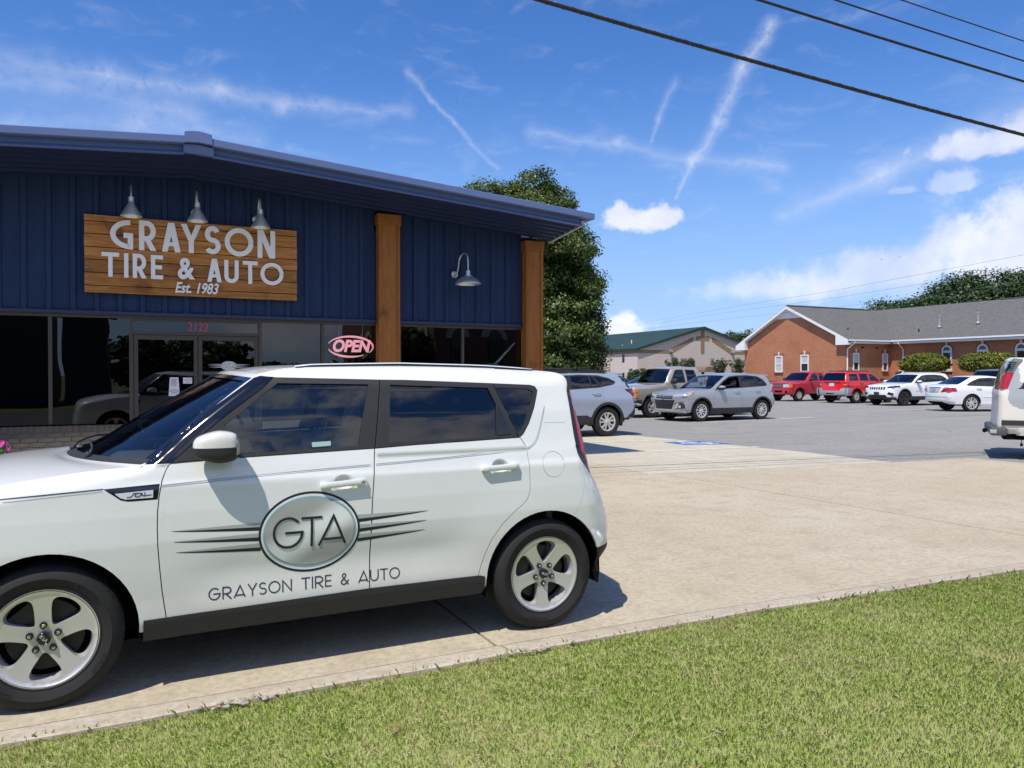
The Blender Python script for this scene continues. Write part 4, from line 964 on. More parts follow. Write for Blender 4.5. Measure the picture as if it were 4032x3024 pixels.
# ------------------------------------------------------------------ the white hatchback in front
def soul_flare(x, z):
    wa = np.maximum(np.exp(-(((x - 0) ** 2 + (z - .33) ** 2) / .52 ** 2) ** 3), np.exp(-(((x - 2.57) ** 2 + (z - .33) ** 2) / .55 ** 2) ** 3))
    mid = np.clip((x - .50) / .35, 0, 1) * np.clip((2.25 - x) / .45, 0, 1); mid = mid * mid * (3 - 2 * mid)
    sc = -.011 * np.exp(-((z - .545) / .085) ** 2) + .006 * np.exp(-((z - .37) / .07) ** 2)
    cre = -.004 / (1 + np.exp((1.0 - z) / .004)) 
    return .011 * wa + sc * mid + cre * (z < 1.08)
SP = [(-.60, .22, .10, -.05, 0), (-.78, .30, .20, -.06, 0), (-.81, .46, .24, -.06, 0), (-.80, .62, .24, -.06, 0), (-.77, .78, .20, -.07, .02), (-.68, .895, .15, -.08, .05), (-.48, .962, .11, -.04, .075),
      (-.15, 1.022, .085, -.10, .06), (.18, 1.064, .07, -.23, .03), (.40, 1.086, .045, -.36, .005), (.512, 1.166, .045, -.30, .004), (.586, 1.236, .045, -.26, .006), (.745, 1.364, .045, -.19, .014), (.925, 1.500, .05, -.11, .022),
      (1.00, 1.532, .07, -.10, .014), (1.20, 1.560, .10, -.05, .014), (1.75, 1.572, .11, 0, .016), (2.25, 1.564, .11, 0, .02), (2.62, 1.545, .10, .02, .02), (2.775, 1.528, .055, .05, .016),
      (2.815, 1.488, .035, .06, .01), (2.825, 1.40, .05, .07, 0), (2.855, 1.27, .07, .09, 0), (2.88, 1.16, .09, .12, 0), (2.90, 1.06, .11, .14, 0), (2.915, .985, .13, .16, 0), (2.94, .92, .15, .17, 0),
      (3.0, .84, .19, .17, 0), (3.06, .74, .23, .17, 0), (3.105, .63, .25, .17, 0), (3.12, .53, .25, .16, 0), (3.10, .44, .22, .15, 0), (3.065, .40, .17, .12, 0), (2.965, .345, .08, .08, 0)]
SW = [(.15, .80), (.25, .842), (.34, .868), (.45, .874), (.6, .888), (.72, .897), (.85, .895), (.98, .886), (1.05, .868), (1.12, .846), (1.3, .798), (1.45, .750), (1.53, .714), (1.6, .69)]
sb = Body(SP, SW, [(0, .326, .388), (2.57, .326, .385)], soul_flare)
soul = empty('parked_hatchback', (-.369, 4.90, 0), 'white boxy hatchback in the foreground with GTA oval logo on its doors', 'car')
dlo_top = [(.414, 1.088), (.512, 1.166), (.586, 1.242), (.745, 1.364), (.933, 1.502), (.965, 1.512), (1.039, 1.504), (1.6, 1.490), (1.753, 1.488), (2.28, 1.467), (2.535, 1.456), (2.567, 1.446), (2.581, 1.421), (2.572, 1.394), (2.544, 1.322), (2.493, 1.225), (2.451, 1.168), (2.430, 1.150), (2.406, 1.147)]
belt = [(2.056, 1.137), (1.774, 1.130), (1.536, 1.120), (.846, 1.103), (.667, 1.096), (.523, 1.089)]
dlo = dlo_top + belt
fd = [(.523, 1.089), (.505, 1.060), (.487, 1.012), (.474, .94), (.466, .86), (.465, .78), (.467, .70), (.474, .60), (.485, .48), (.503, .347), (1.499, .366), (1.501, .569), (1.504, .718), (1.511, .85), (1.536, 1.120), (.846, 1.103), (.667, 1.096)]
rd = [(1.536, 1.120), (1.511, .85), (1.504, .718), (1.501, .569), (1.499, .366), (2.134, .362), (2.146, .415), (2.175, .494), (2.217, .577), (2.282, .658), (2.354, .72), (2.410, .760), (2.440, .790), (2.456, .832), (2.461, .90), (2.460, 1.0), (2.458, 1.066), (2.446, 1.109), (2.421, 1.147), (2.056, 1.137), (1.774, 1.130)]
so_out = sb.outline(.295); GAP = .0035
g1, g2 = grow(fd, -GAP), grow(rd, -GAP)
fx = 1.2
fend_clip = [(-2, -1), (.75, -1), (.75, 2), (-2, 2)]; quar_clip = [(1.9, -1), (4, -1), (4, 1.75), (1.0, 1.75), (.3, 1.0), (.95, 1.515), (1.9, 1.47)]
lampL = [(2.806, 1.489), (2.786, 1.42), (2.787, 1.273), (2.79, 1.156), (2.799, 1.041), (2.822, .99), (2.872, .943), (2.893, .915), (3.2, .88), (3.2, 1.5)]
bseam = [(2.864, .953), (2.835, .865), (2.822, .80), (2.808, .755), (2.784, .711), (2.748, .655), (2.70, .60), (2.72, .1), (4, .1), (4, .90), (2.905, .905)]
lowb = [(2.70, .452), (2.936, .452), (3.06, .478), (4, .50), (4, 0), (2.70, 0)]
ven = [(.240, .987), (.478, .998), (.468, .926), (.345, .924), (.312, .932), (.287, .952)]
STEP = .022
sb.panel('front_wing', [so_out, fend_clip], M_white, soul, [grow(fd, .0012), dlo, [(-1.2, .2), (-.50, .2), (-.44, .60), (-.46, .80), (-.9, .86)], grow(ven, .0)], step=.015)
sb.panel('front_bumper', [so_out, [(-1.2, .2), (-.503, .2), (-.443, .60), (-.463, .798), (-.9, .857)]], M_white, soul, [], step=.05)
sb.panel('front_door', [g1], M_white, soul, step=STEP)
sb.panel('rear_door', [g2], M_white, soul, step=STEP)
sb.panel('quarter_panel', [so_out, quar_clip], M_white, soul, [grow(rd, .0012), dlo, grow(lampL, .001), grow(bseam, .0022), smooth_poly(el(2.624, .981, .0745, .0765, 30), 1)], step=STEP)
# cant rail above the doors
sb.panel('roof_side', [so_out, [(.90, 1.47), (1.9, 1.44), (1.9, 1.75), (.9, 1.75)]], M_white, soul, [dlo, quar_clip], step=STEP)
sb.panel('rear_bumper', [so_out, bseam], M_white, soul, [grow(lowb, .001)], step=STEP)
sb.panel('bumper_skirt', [so_out, lowb, bseam], M_black, soul, step=STEP)
sb.panel('fuel_flap', [el(2.624, .981, .072, .074, 40)], M_white, soul, sides=(-1,), step=STEP)
# greenhouse: black frames and glass
fg = [(.775, 1.262), (1.046, 1.473), (1.532, 1.464), (1.449, 1.137), (.846, 1.116), (.79, 1.114), (.768, 1.232)]
rg = [(1.655, 1.462), (1.748, 1.457), (2.250, 1.440), (2.291, 1.338), (2.272, 1.162), (2.057, 1.152), (1.62, 1.146)]
qg = [(2.302, 1.441), (2.515, 1.432), (2.545, 1.415), (2.542, 1.383), (2.503, 1.301), (2.454, 1.216), (2.424, 1.176), (2.403, 1.174)]
ap = [(.414, 1.088), (.512, 1.166), (.586, 1.242), (.745, 1.364), (.933, 1.502), (.962, 1.511), (1.030, 1.506), (.977, 1.458), (.765, 1.300), (.657, 1.212), (.529, 1.092)]
sb.panel('windscreen_pillar', [ap], M_gblack, soul, off=.001, step=.010)
sb.panel('door_frame', [grow(dlo, -.001)], M_black, soul, [grow(ap, .003), fg, rg, qg, [(1.536, 1.12), (1.598, 1.495), (1.603, 1.495), (1.541, 1.12)], [(2.282, 1.47), (2.287, 1.47), (2.416, 1.15), (2.410, 1.15)]], off=-.002, step=STEP)
sb.panel('frame_gap', [grow(dlo, -.004)], M_dark, soul, [grow(fg, .01), grow(rg, .01), grow(qg, .01)], off=-.02, step=.05, rim=None)
sb.panel('front_door_glass', [fg], M_gl1, soul, off=-.012, step=.05, rim=None); sb.panel('rear_door_glass', [rg], M_gl2, soul, off=-.012, step=.05, rim=None); sb.panel('quarter_glass', [qg], M_gl2, soul, off=-.008, step=.05, rim=None)
sb.panel('rear_door_sail', [[(2.300, 1.335), (2.366, 1.170), (2.276, 1.163)]], M_gblack, soul, off=.001, step=.05, sides=(-1, 1))
sb.panel('mirror_sail', [[(.535, 1.096), (.765, 1.292), (.775, 1.262), (.768, 1.232), (.79, 1.114), (.70, 1.10)]], M_black, soul, off=.004, step=.05)
# sills
sil = [(.405, .353), (.503, .354), (1.499, .373), (2.135, .369), (2.172, .360), (2.176, .29), (2.163, .262), (2.095, .257), (.403, .248)]
sb.panel('sill_trim', [sil], M_black, soul, off=.006, step=STEP, rim=.06)
# strips across the car
sb.strip('front_fascia', 0, 5, M_white, soul); sb.strip('bonnet', 5, 9, M_white, soul, nv=28); sb.strip('windscreen', 9, 13, M_gl3, soul, nv=28, off=-.004)
sb.strip('roof_panel', 13, 20, M_white, soul, nv=28); sb.strip('rear_screen', 20, 23, M_gblack, soul, nv=20); sb.strip('tailgate', 23, 26, M_white, soul, nv=20); sb.strip('rear_fascia', 26, 31, M_white, soul, nv=20); sb.strip('rear_skirt', 31, 33, M_black, soul, nv=20)
# scuttle, windscreen border and wipers
rw = sb.P[9 * 6:13 * 6 + 1]
def ws(sq, v, o=0.0):                                        # a point on the windscreen: sq 0..1 up the glass, v -1..1 across
    i = sq * (len(rw) - 1); k = min(int(i), len(rw) - 2); f = i - k; q = rw[k] * (1 - f) + rw[k + 1] * f; w = float(sb.base(np.array([q[0]]), np.array([q[1]]))[0] - q[2]); kk = 1 - abs(v) ** 2.2
    return Vector((q[0] + q[3] * kk - .64 * o, v * w, q[1] + q[4] * kk + .77 * o))
def wband(name, s0, s1, v0, v1, m, o=.003, n=24):
    V = []; Fc = []
    for i in range(n + 1):
        v = v0 + (v1 - v0) * i / n; a = s0(v) if callable(s0) else s0; b = s1(v) if callable(s1) else s1
        for j in range(4): V.append(ws(a + (b - a) * j / 3, v, o))
    for i in range(n):
        for j in range(3): Fc.append((4 * i + j, 4 * i + 4 + j, 4 * i + 5 + j, 4 * i + 1 + j))
    return MB().add(V, Fc).go(name, m, soul, smooth=True)
wband('scuttle', 0.0, .075, -1, 1, M_black, .003); wband('screen_border', .955, 1.0, -1, 1, M_gblack, .0025); wband('screen_border', .0755, .955, -1, -.965, M_gblack, .0025); wband('screen_border', .0755, .955, .965, 1, M_gblack, .0025)
wband('sensor_pod', .80, .955, -.10, .10, M_gblack, .002)
for v0, v1, sq in ((-.55, .12, .12), (.05, .80, .10)):
    pts = [ws(.06, v0, .012), ws(sq, v0 + .05, .03), ws(sq + .05, (v0 + v1) / 2, .028), ws(sq + .03, v1, .014)]
    MB().tube(smooth_poly(pts, 4, False), [.009] * 3 + [.006] * 10, 6).go('wiper', M_black, soul, smooth=True); MB().ball(ws(.05, v0, .012), .018, .018, .018).go('wiper_pivot', M_black, soul, smooth=True)
# shut line between bonnet and wing, pinstripe
def sline(pts, w, m, name, off=.0012, sides=(-1,)):
    L, Rr = ribbon(smooth_poly(pts, 8, False) if len(pts) > 2 else [tuple(np.array(pts[0]) * (1 - t) + np.array(pts[1]) * t) for t in np.linspace(0, 1, 24)], w)
    Pn = np.array(L + Rr); Wv = sb.W(Pn) + off; n = len(L)
    for sd in sides: MB().add([(p[0], sd * y, p[1]) for p, y in zip(Pn, Wv)], [(i, i + 1, n + i + 1, n + i) for i in range(n - 1)]).go(name, m, soul)
M_pin = mat('grey_pinstripe', (.30, .31, .36), .5)
sline([(-.70, .915), (-.45, .948), (-.156, .968), (-.019, .975), (.24, .9875)], .005, M_navy_ink, 'bonnet_gap')
sline([(-.15, .955), (0, .963), (.238, .977)], .0022, M_pin, 'pinstripe')
for dz in (0, -.0075):
    sline([(.483, .991 + dz), (.96, 1.0145 + dz), (1.506, 1.036 + dz)], .0026, M_pin, 'pinstripe'); sline([(1.538, 1.037 + dz), (1.75, 1.045 + dz), (2.05, 1.059 + dz), (2.30, 1.072 + dz), (2.452, 1.081 + dz)], .0026, M_pin, 'pinstripe')
    sline([(2.464 + dz * .3, 1.085 + dz), (2.517 - dz * .5, 1.122 + dz), (2.557 - dz, 1.197), (2.598 - dz * .6, 1.299), (2.610, 1.325)], .0024, M_pin, 'pinstripe')
sline([(2.597, 1.231), (2.739, 1.227)], .0035, M_ghost, 'glue_mark'); sline([(2.596, 1.229), (2.604, 1.146)], .003, M_ghost, 'glue_mark'); sline([(2.737, 1.226), (2.745, 1.142)], .003, M_ghost, 'glue_mark')
# wing vent with badge
sb.panel('wing_vent', [ven], M_gblack, soul, off=.001, step=STEP)
bdg = [(.287, .9635), (.450, .9715), (.4485, .936), (.332, .9345), (.310, .943)]
sb.panel('badge_plate', [bdg], mat('white_badge', (.66, .68, .74), .3, coat=.5), soul, off=.005, step=.02, sides=(-1,))
bt = [[(.338, .944), (.352, .944), (.360, .950), (.366, .960), (.378, .962)], smooth_poly([(.372, .947), (.384, .945), (.396, .951), (.397, .959), (.386, .9615), (.374, .956)], 3) + [(.372, .947)], [(.401, .963), (.402, .951), (.408, .948), (.418, .949)], [(.413, .964), (.414, .951), (.420, .949), (.442, .950)]]
def sidef(x, z, o): return (x, -(float(sb.W(np.array([[x, z]]))[0]) + .0012 + o), z)
letter_mesh(bt, .0036, lambda x, z, o: (x, -(float(sb.W(np.array([[x, z]]))[0]) + .0055 + o), z), .0008).go('badge_script', M_navy_ink, soul)
# tail lamp
sb.panel('tail_lamp', [so_out, lampL], M_gblack, soul, off=.003, step=.02)
sb.panel('lamp_lens', [so_out, [(2.819, 1.43), (2.811, 1.35), (2.812, 1.273), (2.817, 1.155), (2.830, 1.05), (2.866, .985), (3, .98), (3, 1.43)]], M_red, soul, off=.006, step=.02)
# handles
def handle(x0, x1, z0, z1, hh, lock):
    q = sub('door_handle', soul); xs_ = np.linspace(x0, x1, 14); mb = MB(); V = []
    for i, x in enumerate(xs_):
        t = i / 13; zc = z0 + (z1 - z0) * t; w = float(sb.W(np.array([[x, zc]]))[0]); rise = .034 if .04 < t < .96 else .022; h_ = hh * (1.0 - .10 * (1 - t)) / 2 * (1 if .02 < t < .98 else .75)
        for dz, dy in ((-h_, .006 if t in (0, 1) else .018), (-h_, rise - .004), (-h_ + .006, rise), (h_ - .006, rise), (h_, rise - .004), (h_, .006 if t in (0, 1) else .018)): V.append((x, -(w + dy), zc + dz))
    Fc = [(6 * i + j, 6 * i + 6 + j, 6 * i + 6 + (j + 1) % 6, 6 * i + (j + 1) % 6) for i in range(13) for j in range(6)] + [(0, 1, 2, 3, 4, 5), (83, 82, 81, 80, 79, 78)]
    mb.add(V, Fc).go('grip', M_white, q, auto=40)
    for xe in (x0 + .022, x1 - .03):
        w = float(sb.W(np.array([[xe, z0]]))[0]); MB().bbox(xe - .02, xe + .02, -(w + .022), -(w - .01), z0 - .013, z0 + .016, .004).go('handle_foot', M_white, q, auto=40)
    if lock:
        x, z = x1 - .022, z1 - .002; w = float(sb.W(np.array([[x, z]]))[0]) + .0345; MB().lathe([(0, -.001), (.0075, -.001), (.0085, .002)], (x, -w, z), 'y', 20).go('key_lock', M_chrome, q)
handle(1.232, 1.475, .942, .954, .034, True); handle(2.147, 2.382, .981, .987, .034, False)
# finger recess behind each handle: a shallow scooped dish
def dish(cx, cz, rx, rz):
    V = []; Fc = []; n = 28; m_ = 5
    for j in range(m_ + 1):
        f = 1 - j / m_
        for k in range(n):
            a = 2 * math.pi * k / n; x = cx + rx * f * math.cos(a); z = cz + rz * f * math.sin(a); w = float(sb.W(np.array([[x, z]]))[0]); V.append((x, -(w + .0012 + .004 * (1 - f * f) * 0 + (.0 if f == 1 else .0)), z))
    for j in range(m_):
        for k in range(n): Fc.append((j * n + k, j * n + (k + 1) % n, (j + 1) * n + (k + 1) % n, (j + 1) * n + k))
    me = MB().add(V, Fc).me('finger_recess', smooth=True)
    N = []                                                   # normals of a scooped bowl
    for j in range(m_ + 1):
        f = 1 - j / m_
        for k in range(n):
            a = 2 * math.pi * k / n; s_ = .9 * math.sin(f * math.pi) ; N.append((-math.cos(a) * s_, -1, -math.sin(a) * s_))
    try: me.normals_split_custom_set_from_vertices(N)
    except Exception: pass
    link('finger_recess', me, M_white, soul)
dish(1.357, .949, .058, .045); dish(2.270, .987, .056, .044)
# door print
STX = .0016
def sprint(name, polys, m, off, holes=()): sb.panel(name, polys, m, soul, holes, off=off, step=.03, sides=(-1,), rim=None)
OX, OZ = 1.183, .7075
sprint('logo_ring', [el(OX, OZ, .2575, .209, 64)], mat('black_vinyl', (.018, .019, .022), .4), .0015); sprint('logo_ring_white', [el(OX, OZ, .246, .197, 64)], mat('white_vinyl', (.72, .75, .77), .4), .0030)
sprint('logo_ring_teal', [el(OX, OZ + .001, .236, .184, 64)], mat('teal_vinyl', (.26, .40, .43), .4), .0045)
mbr = bpy.data.materials.new('brushed_print'); mbr.use_nodes = True; tb = mbr.node_tree; bb = tb.nodes['Principled BSDF']; bb.inputs['Roughness'].default_value = .4
co = tb.nodes.new('ShaderNodeTexCoord').outputs['Object']; sp = tb.nodes.new('ShaderNodeSeparateXYZ'); tb.links.new(co, sp.inputs[0]); X_ = S(tb, sp.outputs[0]); Z_ = S(tb, sp.outputs[2])
dg = (X_ - OX) * 2.0 + (Z_ - OZ) * -3.6; bandv = (1.0 - (dg - .02).op('ABSOLUTE') * 1.9).sat()
mpb = tb.nodes.new('ShaderNodeMapping'); tb.links.new(co, mpb.inputs[0]); mpb.inputs['Scale'].default_value = (6, 6, 300); br = noise(tb, mpb.outputs[0], 1.0, 3, .6)
tb.links.new(mixc(tb, (bandv.smooth(.1, .9) + (br - .5) * .18).sat(), (.36, .37, .34), (.80, .82, .80)), bb.inputs['Base Color'])
sprint('logo_face', [el(OX, OZ + .0005, .226, .172, 64)], mbr, .0060)
def decal(strokes, t, m, name, off, par=soul): return letter_mesh(strokes, t, lambda x, z, o: (x, -(float(sb.W(np.array([[x, z]]))[0]) + off + o), z), .0006, .02).go(name, m, par)
def place(strokes, x0, z0): return [[(x0 + p[0], z0 + p[1]) for p in s_] for s_ in strokes]
gl = place(glyph('G', .153, .162, .013, True), .993, .632) + place(glyph('T', .106, .155, .013, True), 1.135, .633) + place(glyph('A', .150, .156, .013, True), 1.219, .633)
for dx, mm, oo in ((.0035, mat('pale_bevel', (.55, .56, .55), .4), .0072), (0, mat('black_vinyl', (.018, .019, .022), .4), .0082)): decal([[(x + dx, z - dx) for x, z in s_] for s_ in gl], .0125, mm, 'logo_letters', oo)
M_grad = mat('grey_vinyl', (.40, .41, .41), .45)
for k, (zl, xl, xr) in enumerate(((.769, .529, 1.823), (.717, .538, 1.814), (.665, .547, 1.806))):
    for tip, xe, zc in ((xl, OX - .252 + .006 * abs(k - 1), zl - .012), (xr, OX + .252 - .006 * abs(k - 1), zl - .012)):
        for m_, w0, w1, oo in ((M_grad, .020, -.004, .0006), (MATS['black_vinyl'], -.002, -.021, .0007)):
            n = 16; top = [(tip + (xe - tip) * i / n, zl + (zc + w0 - zl) * (i / n) ** .8) for i in range(n + 1)]; bot = [(tip + (xe - tip) * i / n, zl - .0015 + (zc + w1 - zl + .0015) * (i / n) ** .8) for i in range(n, -1, -1)]
            sprint('logo_streak', [top + bot], m_, oo)
txt = 'GRAYSON TIRE & AUTO'; wid = {'G': .060, 'R': .047, 'A': .062, 'Y': .050, 'S': .040, 'O': .064, 'N': .052, 'T': .046, 'I': .010, 'E': .036, '&': .048, 'U': .050, ' ': .034}; gapx = .0085
tot = sum(wid[c] for c in txt) + gapx * (len(txt) - 1); kx = (1.668 - .692) / tot; x = .692; gl = []
for ch in txt:
    w = wid[ch] * kx
    if ch != ' ': decal(place(glyph(ch, w, .061, .0062, True), x, .4085), .0062, M_navy_ink, 'door_letter', .0008)
    x += w + gapx * kx

sprint('window_sticker', [[(1.205, 1.163), (1.305, 1.166), (1.303, 1.142), (1.206, 1.138)]], mat('pale_green_sticker', (.36, .52, .46), .5), -.010)
# roof rails, aerial, door mirrors
for sd in (-1, 1):
    pts = []
    for x in np.linspace(1.16, 2.62, 18):
        z = float(np.interp(x, [1.0, 1.2, 1.75, 2.25, 2.62], [1.532, 1.562, 1.574, 1.564, 1.545])); w = float(sb.base(np.array([x]), np.array([z]))[0]) - .105; t = min((x - 1.16) / .12, (2.62 - x) / .12, 1); pts.append((x, sd * w, z + .003 + .004 * t))
    MB().tube(pts, .008, 8).go('roof_rail', M_white, soul, smooth=True); MB().tube([(p[0], p[1] + sd * .013, p[2] - .004) for p in pts], .0055, 6).go('rail_shadow_line', M_gblack, soul)  # thin black tube draws the shadow line below the white rail
AX = 2.60
mb = MB(); bm = bmesh.new(); bmesh.ops.create_uvsphere(bm, u_segments=20, v_segments=12, radius=1); bm.verts.index_update()
mb.add([(AX + .10 * v.co.x - .02 * (v.co.z > 0), -.0 + .036 * v.co.y, 1.572 + (.036 * v.co.z * (.55 + .45 * v.co.x) if v.co.z > 0 else 0)) for v in bm.verts], [[v.index for v in f.verts] for f in bm.faces]); bm.free()
mb.go('aerial_base', M_gblack, soul, smooth=True); MB().tube([(AX + .05, 0, 1.595), (AX + .20, 0, 1.745)], [.008, .005], 8).go('aerial', M_gblack, soul, smooth=True)
mirror(soul, .735, .872, 1.168, M_white, .110, .078, .078)
# wheels, insides, underneath
for x in (0, 2.57):
    for sd in (-1, 1): put_wheel(soul, x, sd * .880, .326, .222, .205, 'soul', M_alloy, R_(52 if x == 0 else 22) , True)
underbody(soul, sb, -.62, 3.0, .22, .66, .70)
MB().box(.45, 2.1, -.80, .80, .38, .42).box(.55, 2.08, -.845, -.80, .40, 1.06).box(.55, 2.08, .80, .845, .40, 1.06).box(2.62, 2.66, -.80, .80, .40, 1.02).go('cabin_floor', M_dash, soul)
seats(soul, .88, -.38, M_seat, .50, .68); seats(soul, .88, .38, M_seat, .50, .68); seats(soul, 1.78, -.40, M_seat, .46, .56, False); seats(soul, 1.78, .40, M_seat, .46, .56, False)
MB().bbox(.22, .72, -.76, .76, .70, 1.035, .06).go('dashboard', M_dash, soul, smooth=True)
st_ = MB(); st_.lathe([(.185 + .014 * math.cos(a), .014 * math.sin(a)) for a in np.linspace(0, 6.28, 9)], (0, 0, 0), 'x', 28); ca, sa = math.cos(.4), math.sin(.4)
MB().add([(.86 + x * ca + z * sa * .4, -.38 + y, .98 + z * ca - x * sa) for x, y, z in st_.v], st_.f).tube([(.70, -.38, .93), (.86, -.38, .98)], .03, 8).go('steering_wheel', M_dash, soul, smooth=True)
MB().bbox(.86, .90, -.11, .11, 1.38, 1.44, .015).go('rear_view_mirror', M_gblack, soul, smooth=True)
MB().tube([(1.50, -.62, 1.36), (1.36, -.60, 1.10), (1.30, -.56, .86)], .02, 6).go('seat_belt', M_seatl, soul)
MB().box(1.50, 1.56, -.715, -.69, .6, 1.45).box(1.50, 1.56, .69, .715, .6, 1.45).go('centre_pillar', M_dash, soul)
# ================================================================== OTHER PARKED CARS
RSTD = [.12, .20, .22, .16, .10, .07, .05, .05, .06, .09, .10, .09, .06, .08, .10, .14, .18, .20, .18, .12]
BSTD = [-.08, -.12, -.13, -.12, -.10, -.06, -.14, -.10, -.06, -.03, 0, .02, .04, .06, .07, .08, .09, .10, .10, .08]
CSTD = [0, 0, 0, .02, .04, .04, .01, .015, .02, .02, .02, .02, .015, 0, 0, 0, 0, 0, 0, 0]
WT_SUV = [(.2, .84), (.35, .885), (.6, .905), (.8, .91), (.95, .895), (1.05, .87), (1.3, .80), (1.5, .725), (1.7, .67)]
WT_TRK = [(.3, .86), (.5, .93), (.8, .955), (1.05, .95), (1.2, .92), (1.5, .84), (1.75, .74), (1.85, .71)]
GROUP = 'cars parked in the lot'
def car(name, label, xy, th, P, wt, wb, tyre, style, m, wheel_at, side, cuts, dlos, zs=.36, Ra=None, sc_w=1.0, clad=None, sect=None, alloy=None, cat='car', rover=None, lip=None, seatm=None, gl=(None, None), deep=.50):
    rr, bb, cc = list(RSTD), list(BSTD), list(CSTD)
    for k, v in (rover or {}).items(): rr[k] = v
    for k, v in (lip or {}).items(): bb[k] = v
    R, Rr = tyre; Ra = Ra or R + .06
    b = Body([(x, z, r, bx, cz) for (x, z), r, bx, cz in zip(P, rr, bb, cc)], [(z, w * sc_w) for z, w in wt], [(0, R, Ra), (wb, R, Ra)])
    hw = float(b.base(np.array([0.]), np.array([.6]))[0]) - .02
    c, s_ = math.cos(R_(th)), math.sin(R_(th)); lx, ly = wheel_at, side * (hw - .02)
    root = empty(name, (xy[0] - (c * lx - s_ * ly), xy[1] - (s_ * lx + c * ly), 0), label, cat, R_(th), GROUP)
    out = b.outline(zs); D = [d for d, _, _ in dlos]; st = .11
    xsx = [(-3, -3)] + list(cuts) + [(9, 9)]; names = ['front_wing'] + ['door'] * (len(cuts) - 1) + ['quarter_panel']
    if len(cuts) == 3: names = ['front_wing', 'front_door', 'rear_door', 'quarter_panel']
    holes = [grow(d, .004) for d in D]
    for nme, a, q in zip(names, xsx, xsx[1:]):
        pl = out
        if a[0] > -2: pl = clip(pl, (a[0] + .004, 0), (a[1] + .004, 2), False)
        if q[0] < 8: pl = clip(pl, (q[0] - .004, 0), (q[1] - .004, 2), True)
        if len(pl) > 2: b.panel(nme, [pl], m, root, holes, step=st, rim=.03)
    MBg = MB()
    for d, gs, gm in dlos:
        b.panel('window_surround', [d], M_black, root, gs, off=-.003, step=st, rim=.02)
        for g_, mm in zip(gs, gm): b.panel('side_glass', [g_], mm, root, off=-.012, step=st, rim=None)
    for nme, i0, i1, mm in (sect or [('front_bumper', 0, 3, m), ('bonnet', 3, 6, m), ('windscreen', 6, 8, gl[0] or M_gl3), ('roof_panel', 8, 12, m), ('rear_screen', 12, 13, gl[1] or M_gl2), ('tailgate', 13, 16, m), ('rear_bumper', 16, 19, m)]): b.strip(nme, i0, i1, mm, root, nv=12)
    if clad:                                                  # plastic arch lips and sill
        mm, w = clad
        for xc in (0, wb):
            ring = [(xc + r * math.cos(t), R + r * math.sin(t)) for r, ts in ((Ra + w, np.linspace(-.02, math.pi + .02, 24)), (Ra, np.linspace(math.pi + .02, -.02, 24))) for t in ts]
            b.panel('arch_trim', [ring, grow(out, .2)], mm, root, off=.012, step=st, rim=.05)
        b.panel('sill_trim', [[(Ra - .02, zs - .10), (wb - Ra + .02, zs - .10), (wb - Ra - w * .6, zs + .09), (Ra + w * .6, zs + .09)]], mm, root, off=.012, step=st, rim=.06)
    for xc in (0, wb):
        for sd in (-1, 1): put_wheel(root, xc, sd * hw, R, Rr, .22, style, alloy or M_alloy, R_(RNG.uniform(0, 70)))
    x0, x1 = P[0][0], P[-1][0]; underbody(root, b, x0 + .05, x1 - .05, zs - .06, .72, hw - .22)
    MB().box(.35, x1 - .2, -hw + .12, hw - .12, .44, .48).go('cabin_floor', M_dark, root)
    cz = P[6][1]; MB().bbox(P[6][0] - .1, P[6][0] + .5, -hw + .16, hw - .16, cz - .35, cz - .03, .05).go('dashboard', M_dash, root, smooth=True)
    for yy in (-.38, .38): seats(root, P[6][0] + .75, yy, seatm or M_seat, deep, .62, False)
    root['_b'] = 0; del root['_b']; return root, b
def plate(root, b, y, z, front, m=M_plate, w=.31, h=.16): b.patch('number_plate', [[(y - w / 2, z - h / 2), (y + w / 2, z - h / 2), (y + w / 2, z + h / 2), (y - w / 2, z + h / 2)]], m, root, front, .018)
def rect(y0, y1, z0, z1): return [(y0, z0), (y1, z0), (y1, z1), (y0, z1)]
def grab(root, b, x, z, m, sides=(-1, 1)):
    for sd in sides:
        w = float(b.W(np.array([[x, z]]))[0]); MB().tube([(x - .11, sd * (w + .005), z), (x - .09, sd * (w + .035), z), (x + .09, sd * (w + .035), z + .004), (x + .11, sd * (w + .005), z + .004)], .014, 6).go('door_handle', m, root, smooth=True)
def rails(root, P, hw, m, x0, x1, z, r=.02, lift=.04):
    for sd in (-1, 1):
        MB().tube([(x0, sd * hw, z - .03), (x0 + .12, sd * hw, z + lift), (x1 - .15, sd * hw, z + lift), (x1, sd * hw, z - .03)], [r * .7, r, r, r * .7], 8).go('roof_rail', m, root, smooth=True)

# silver crossover facing left in the middle of the lot
M_silv = paint('silver_paint', (.42, .435, .45), .40, .3); M_silv2 = paint('light_blue_silver_paint', (.40, .45, .54), .33, .32)
P = [(-.60, .26), (-.74, .34), (-.76, .58), (-.72, .86), (-.55, .95), (-.1, 1.02), (.42, 1.06), (.80, 1.28), (1.18, 1.49), (1.4, 1.545), (2.0, 1.575), (2.7, 1.545), (3.02, 1.49), (3.22, 1.13), (3.27, 1.0), (3.30, .85), (3.33, .74), (3.34, .60), (3.30, .42), (3.15, .32)]
dl = [(.58, 1.04), (.95, 1.30), (1.28, 1.465), (1.6, 1.50), (2.1, 1.51), (2.55, 1.475), (2.80, 1.36), (2.94, 1.20), (2.90, 1.15), (1.75, 1.09), (.9, 1.05)]
f_ = [(.74, 1.075), (1.0, 1.29), (1.29, 1.43), (1.70, 1.475), (1.70, 1.10)]; r_ = [(1.80, 1.115), (1.81, 1.477), (2.40, 1.465), (2.52, 1.145)]; q_ = [(2.58, 1.15), (2.47, 1.455), (2.60, 1.43), (2.76, 1.34), (2.87, 1.19), (2.84, 1.165)]
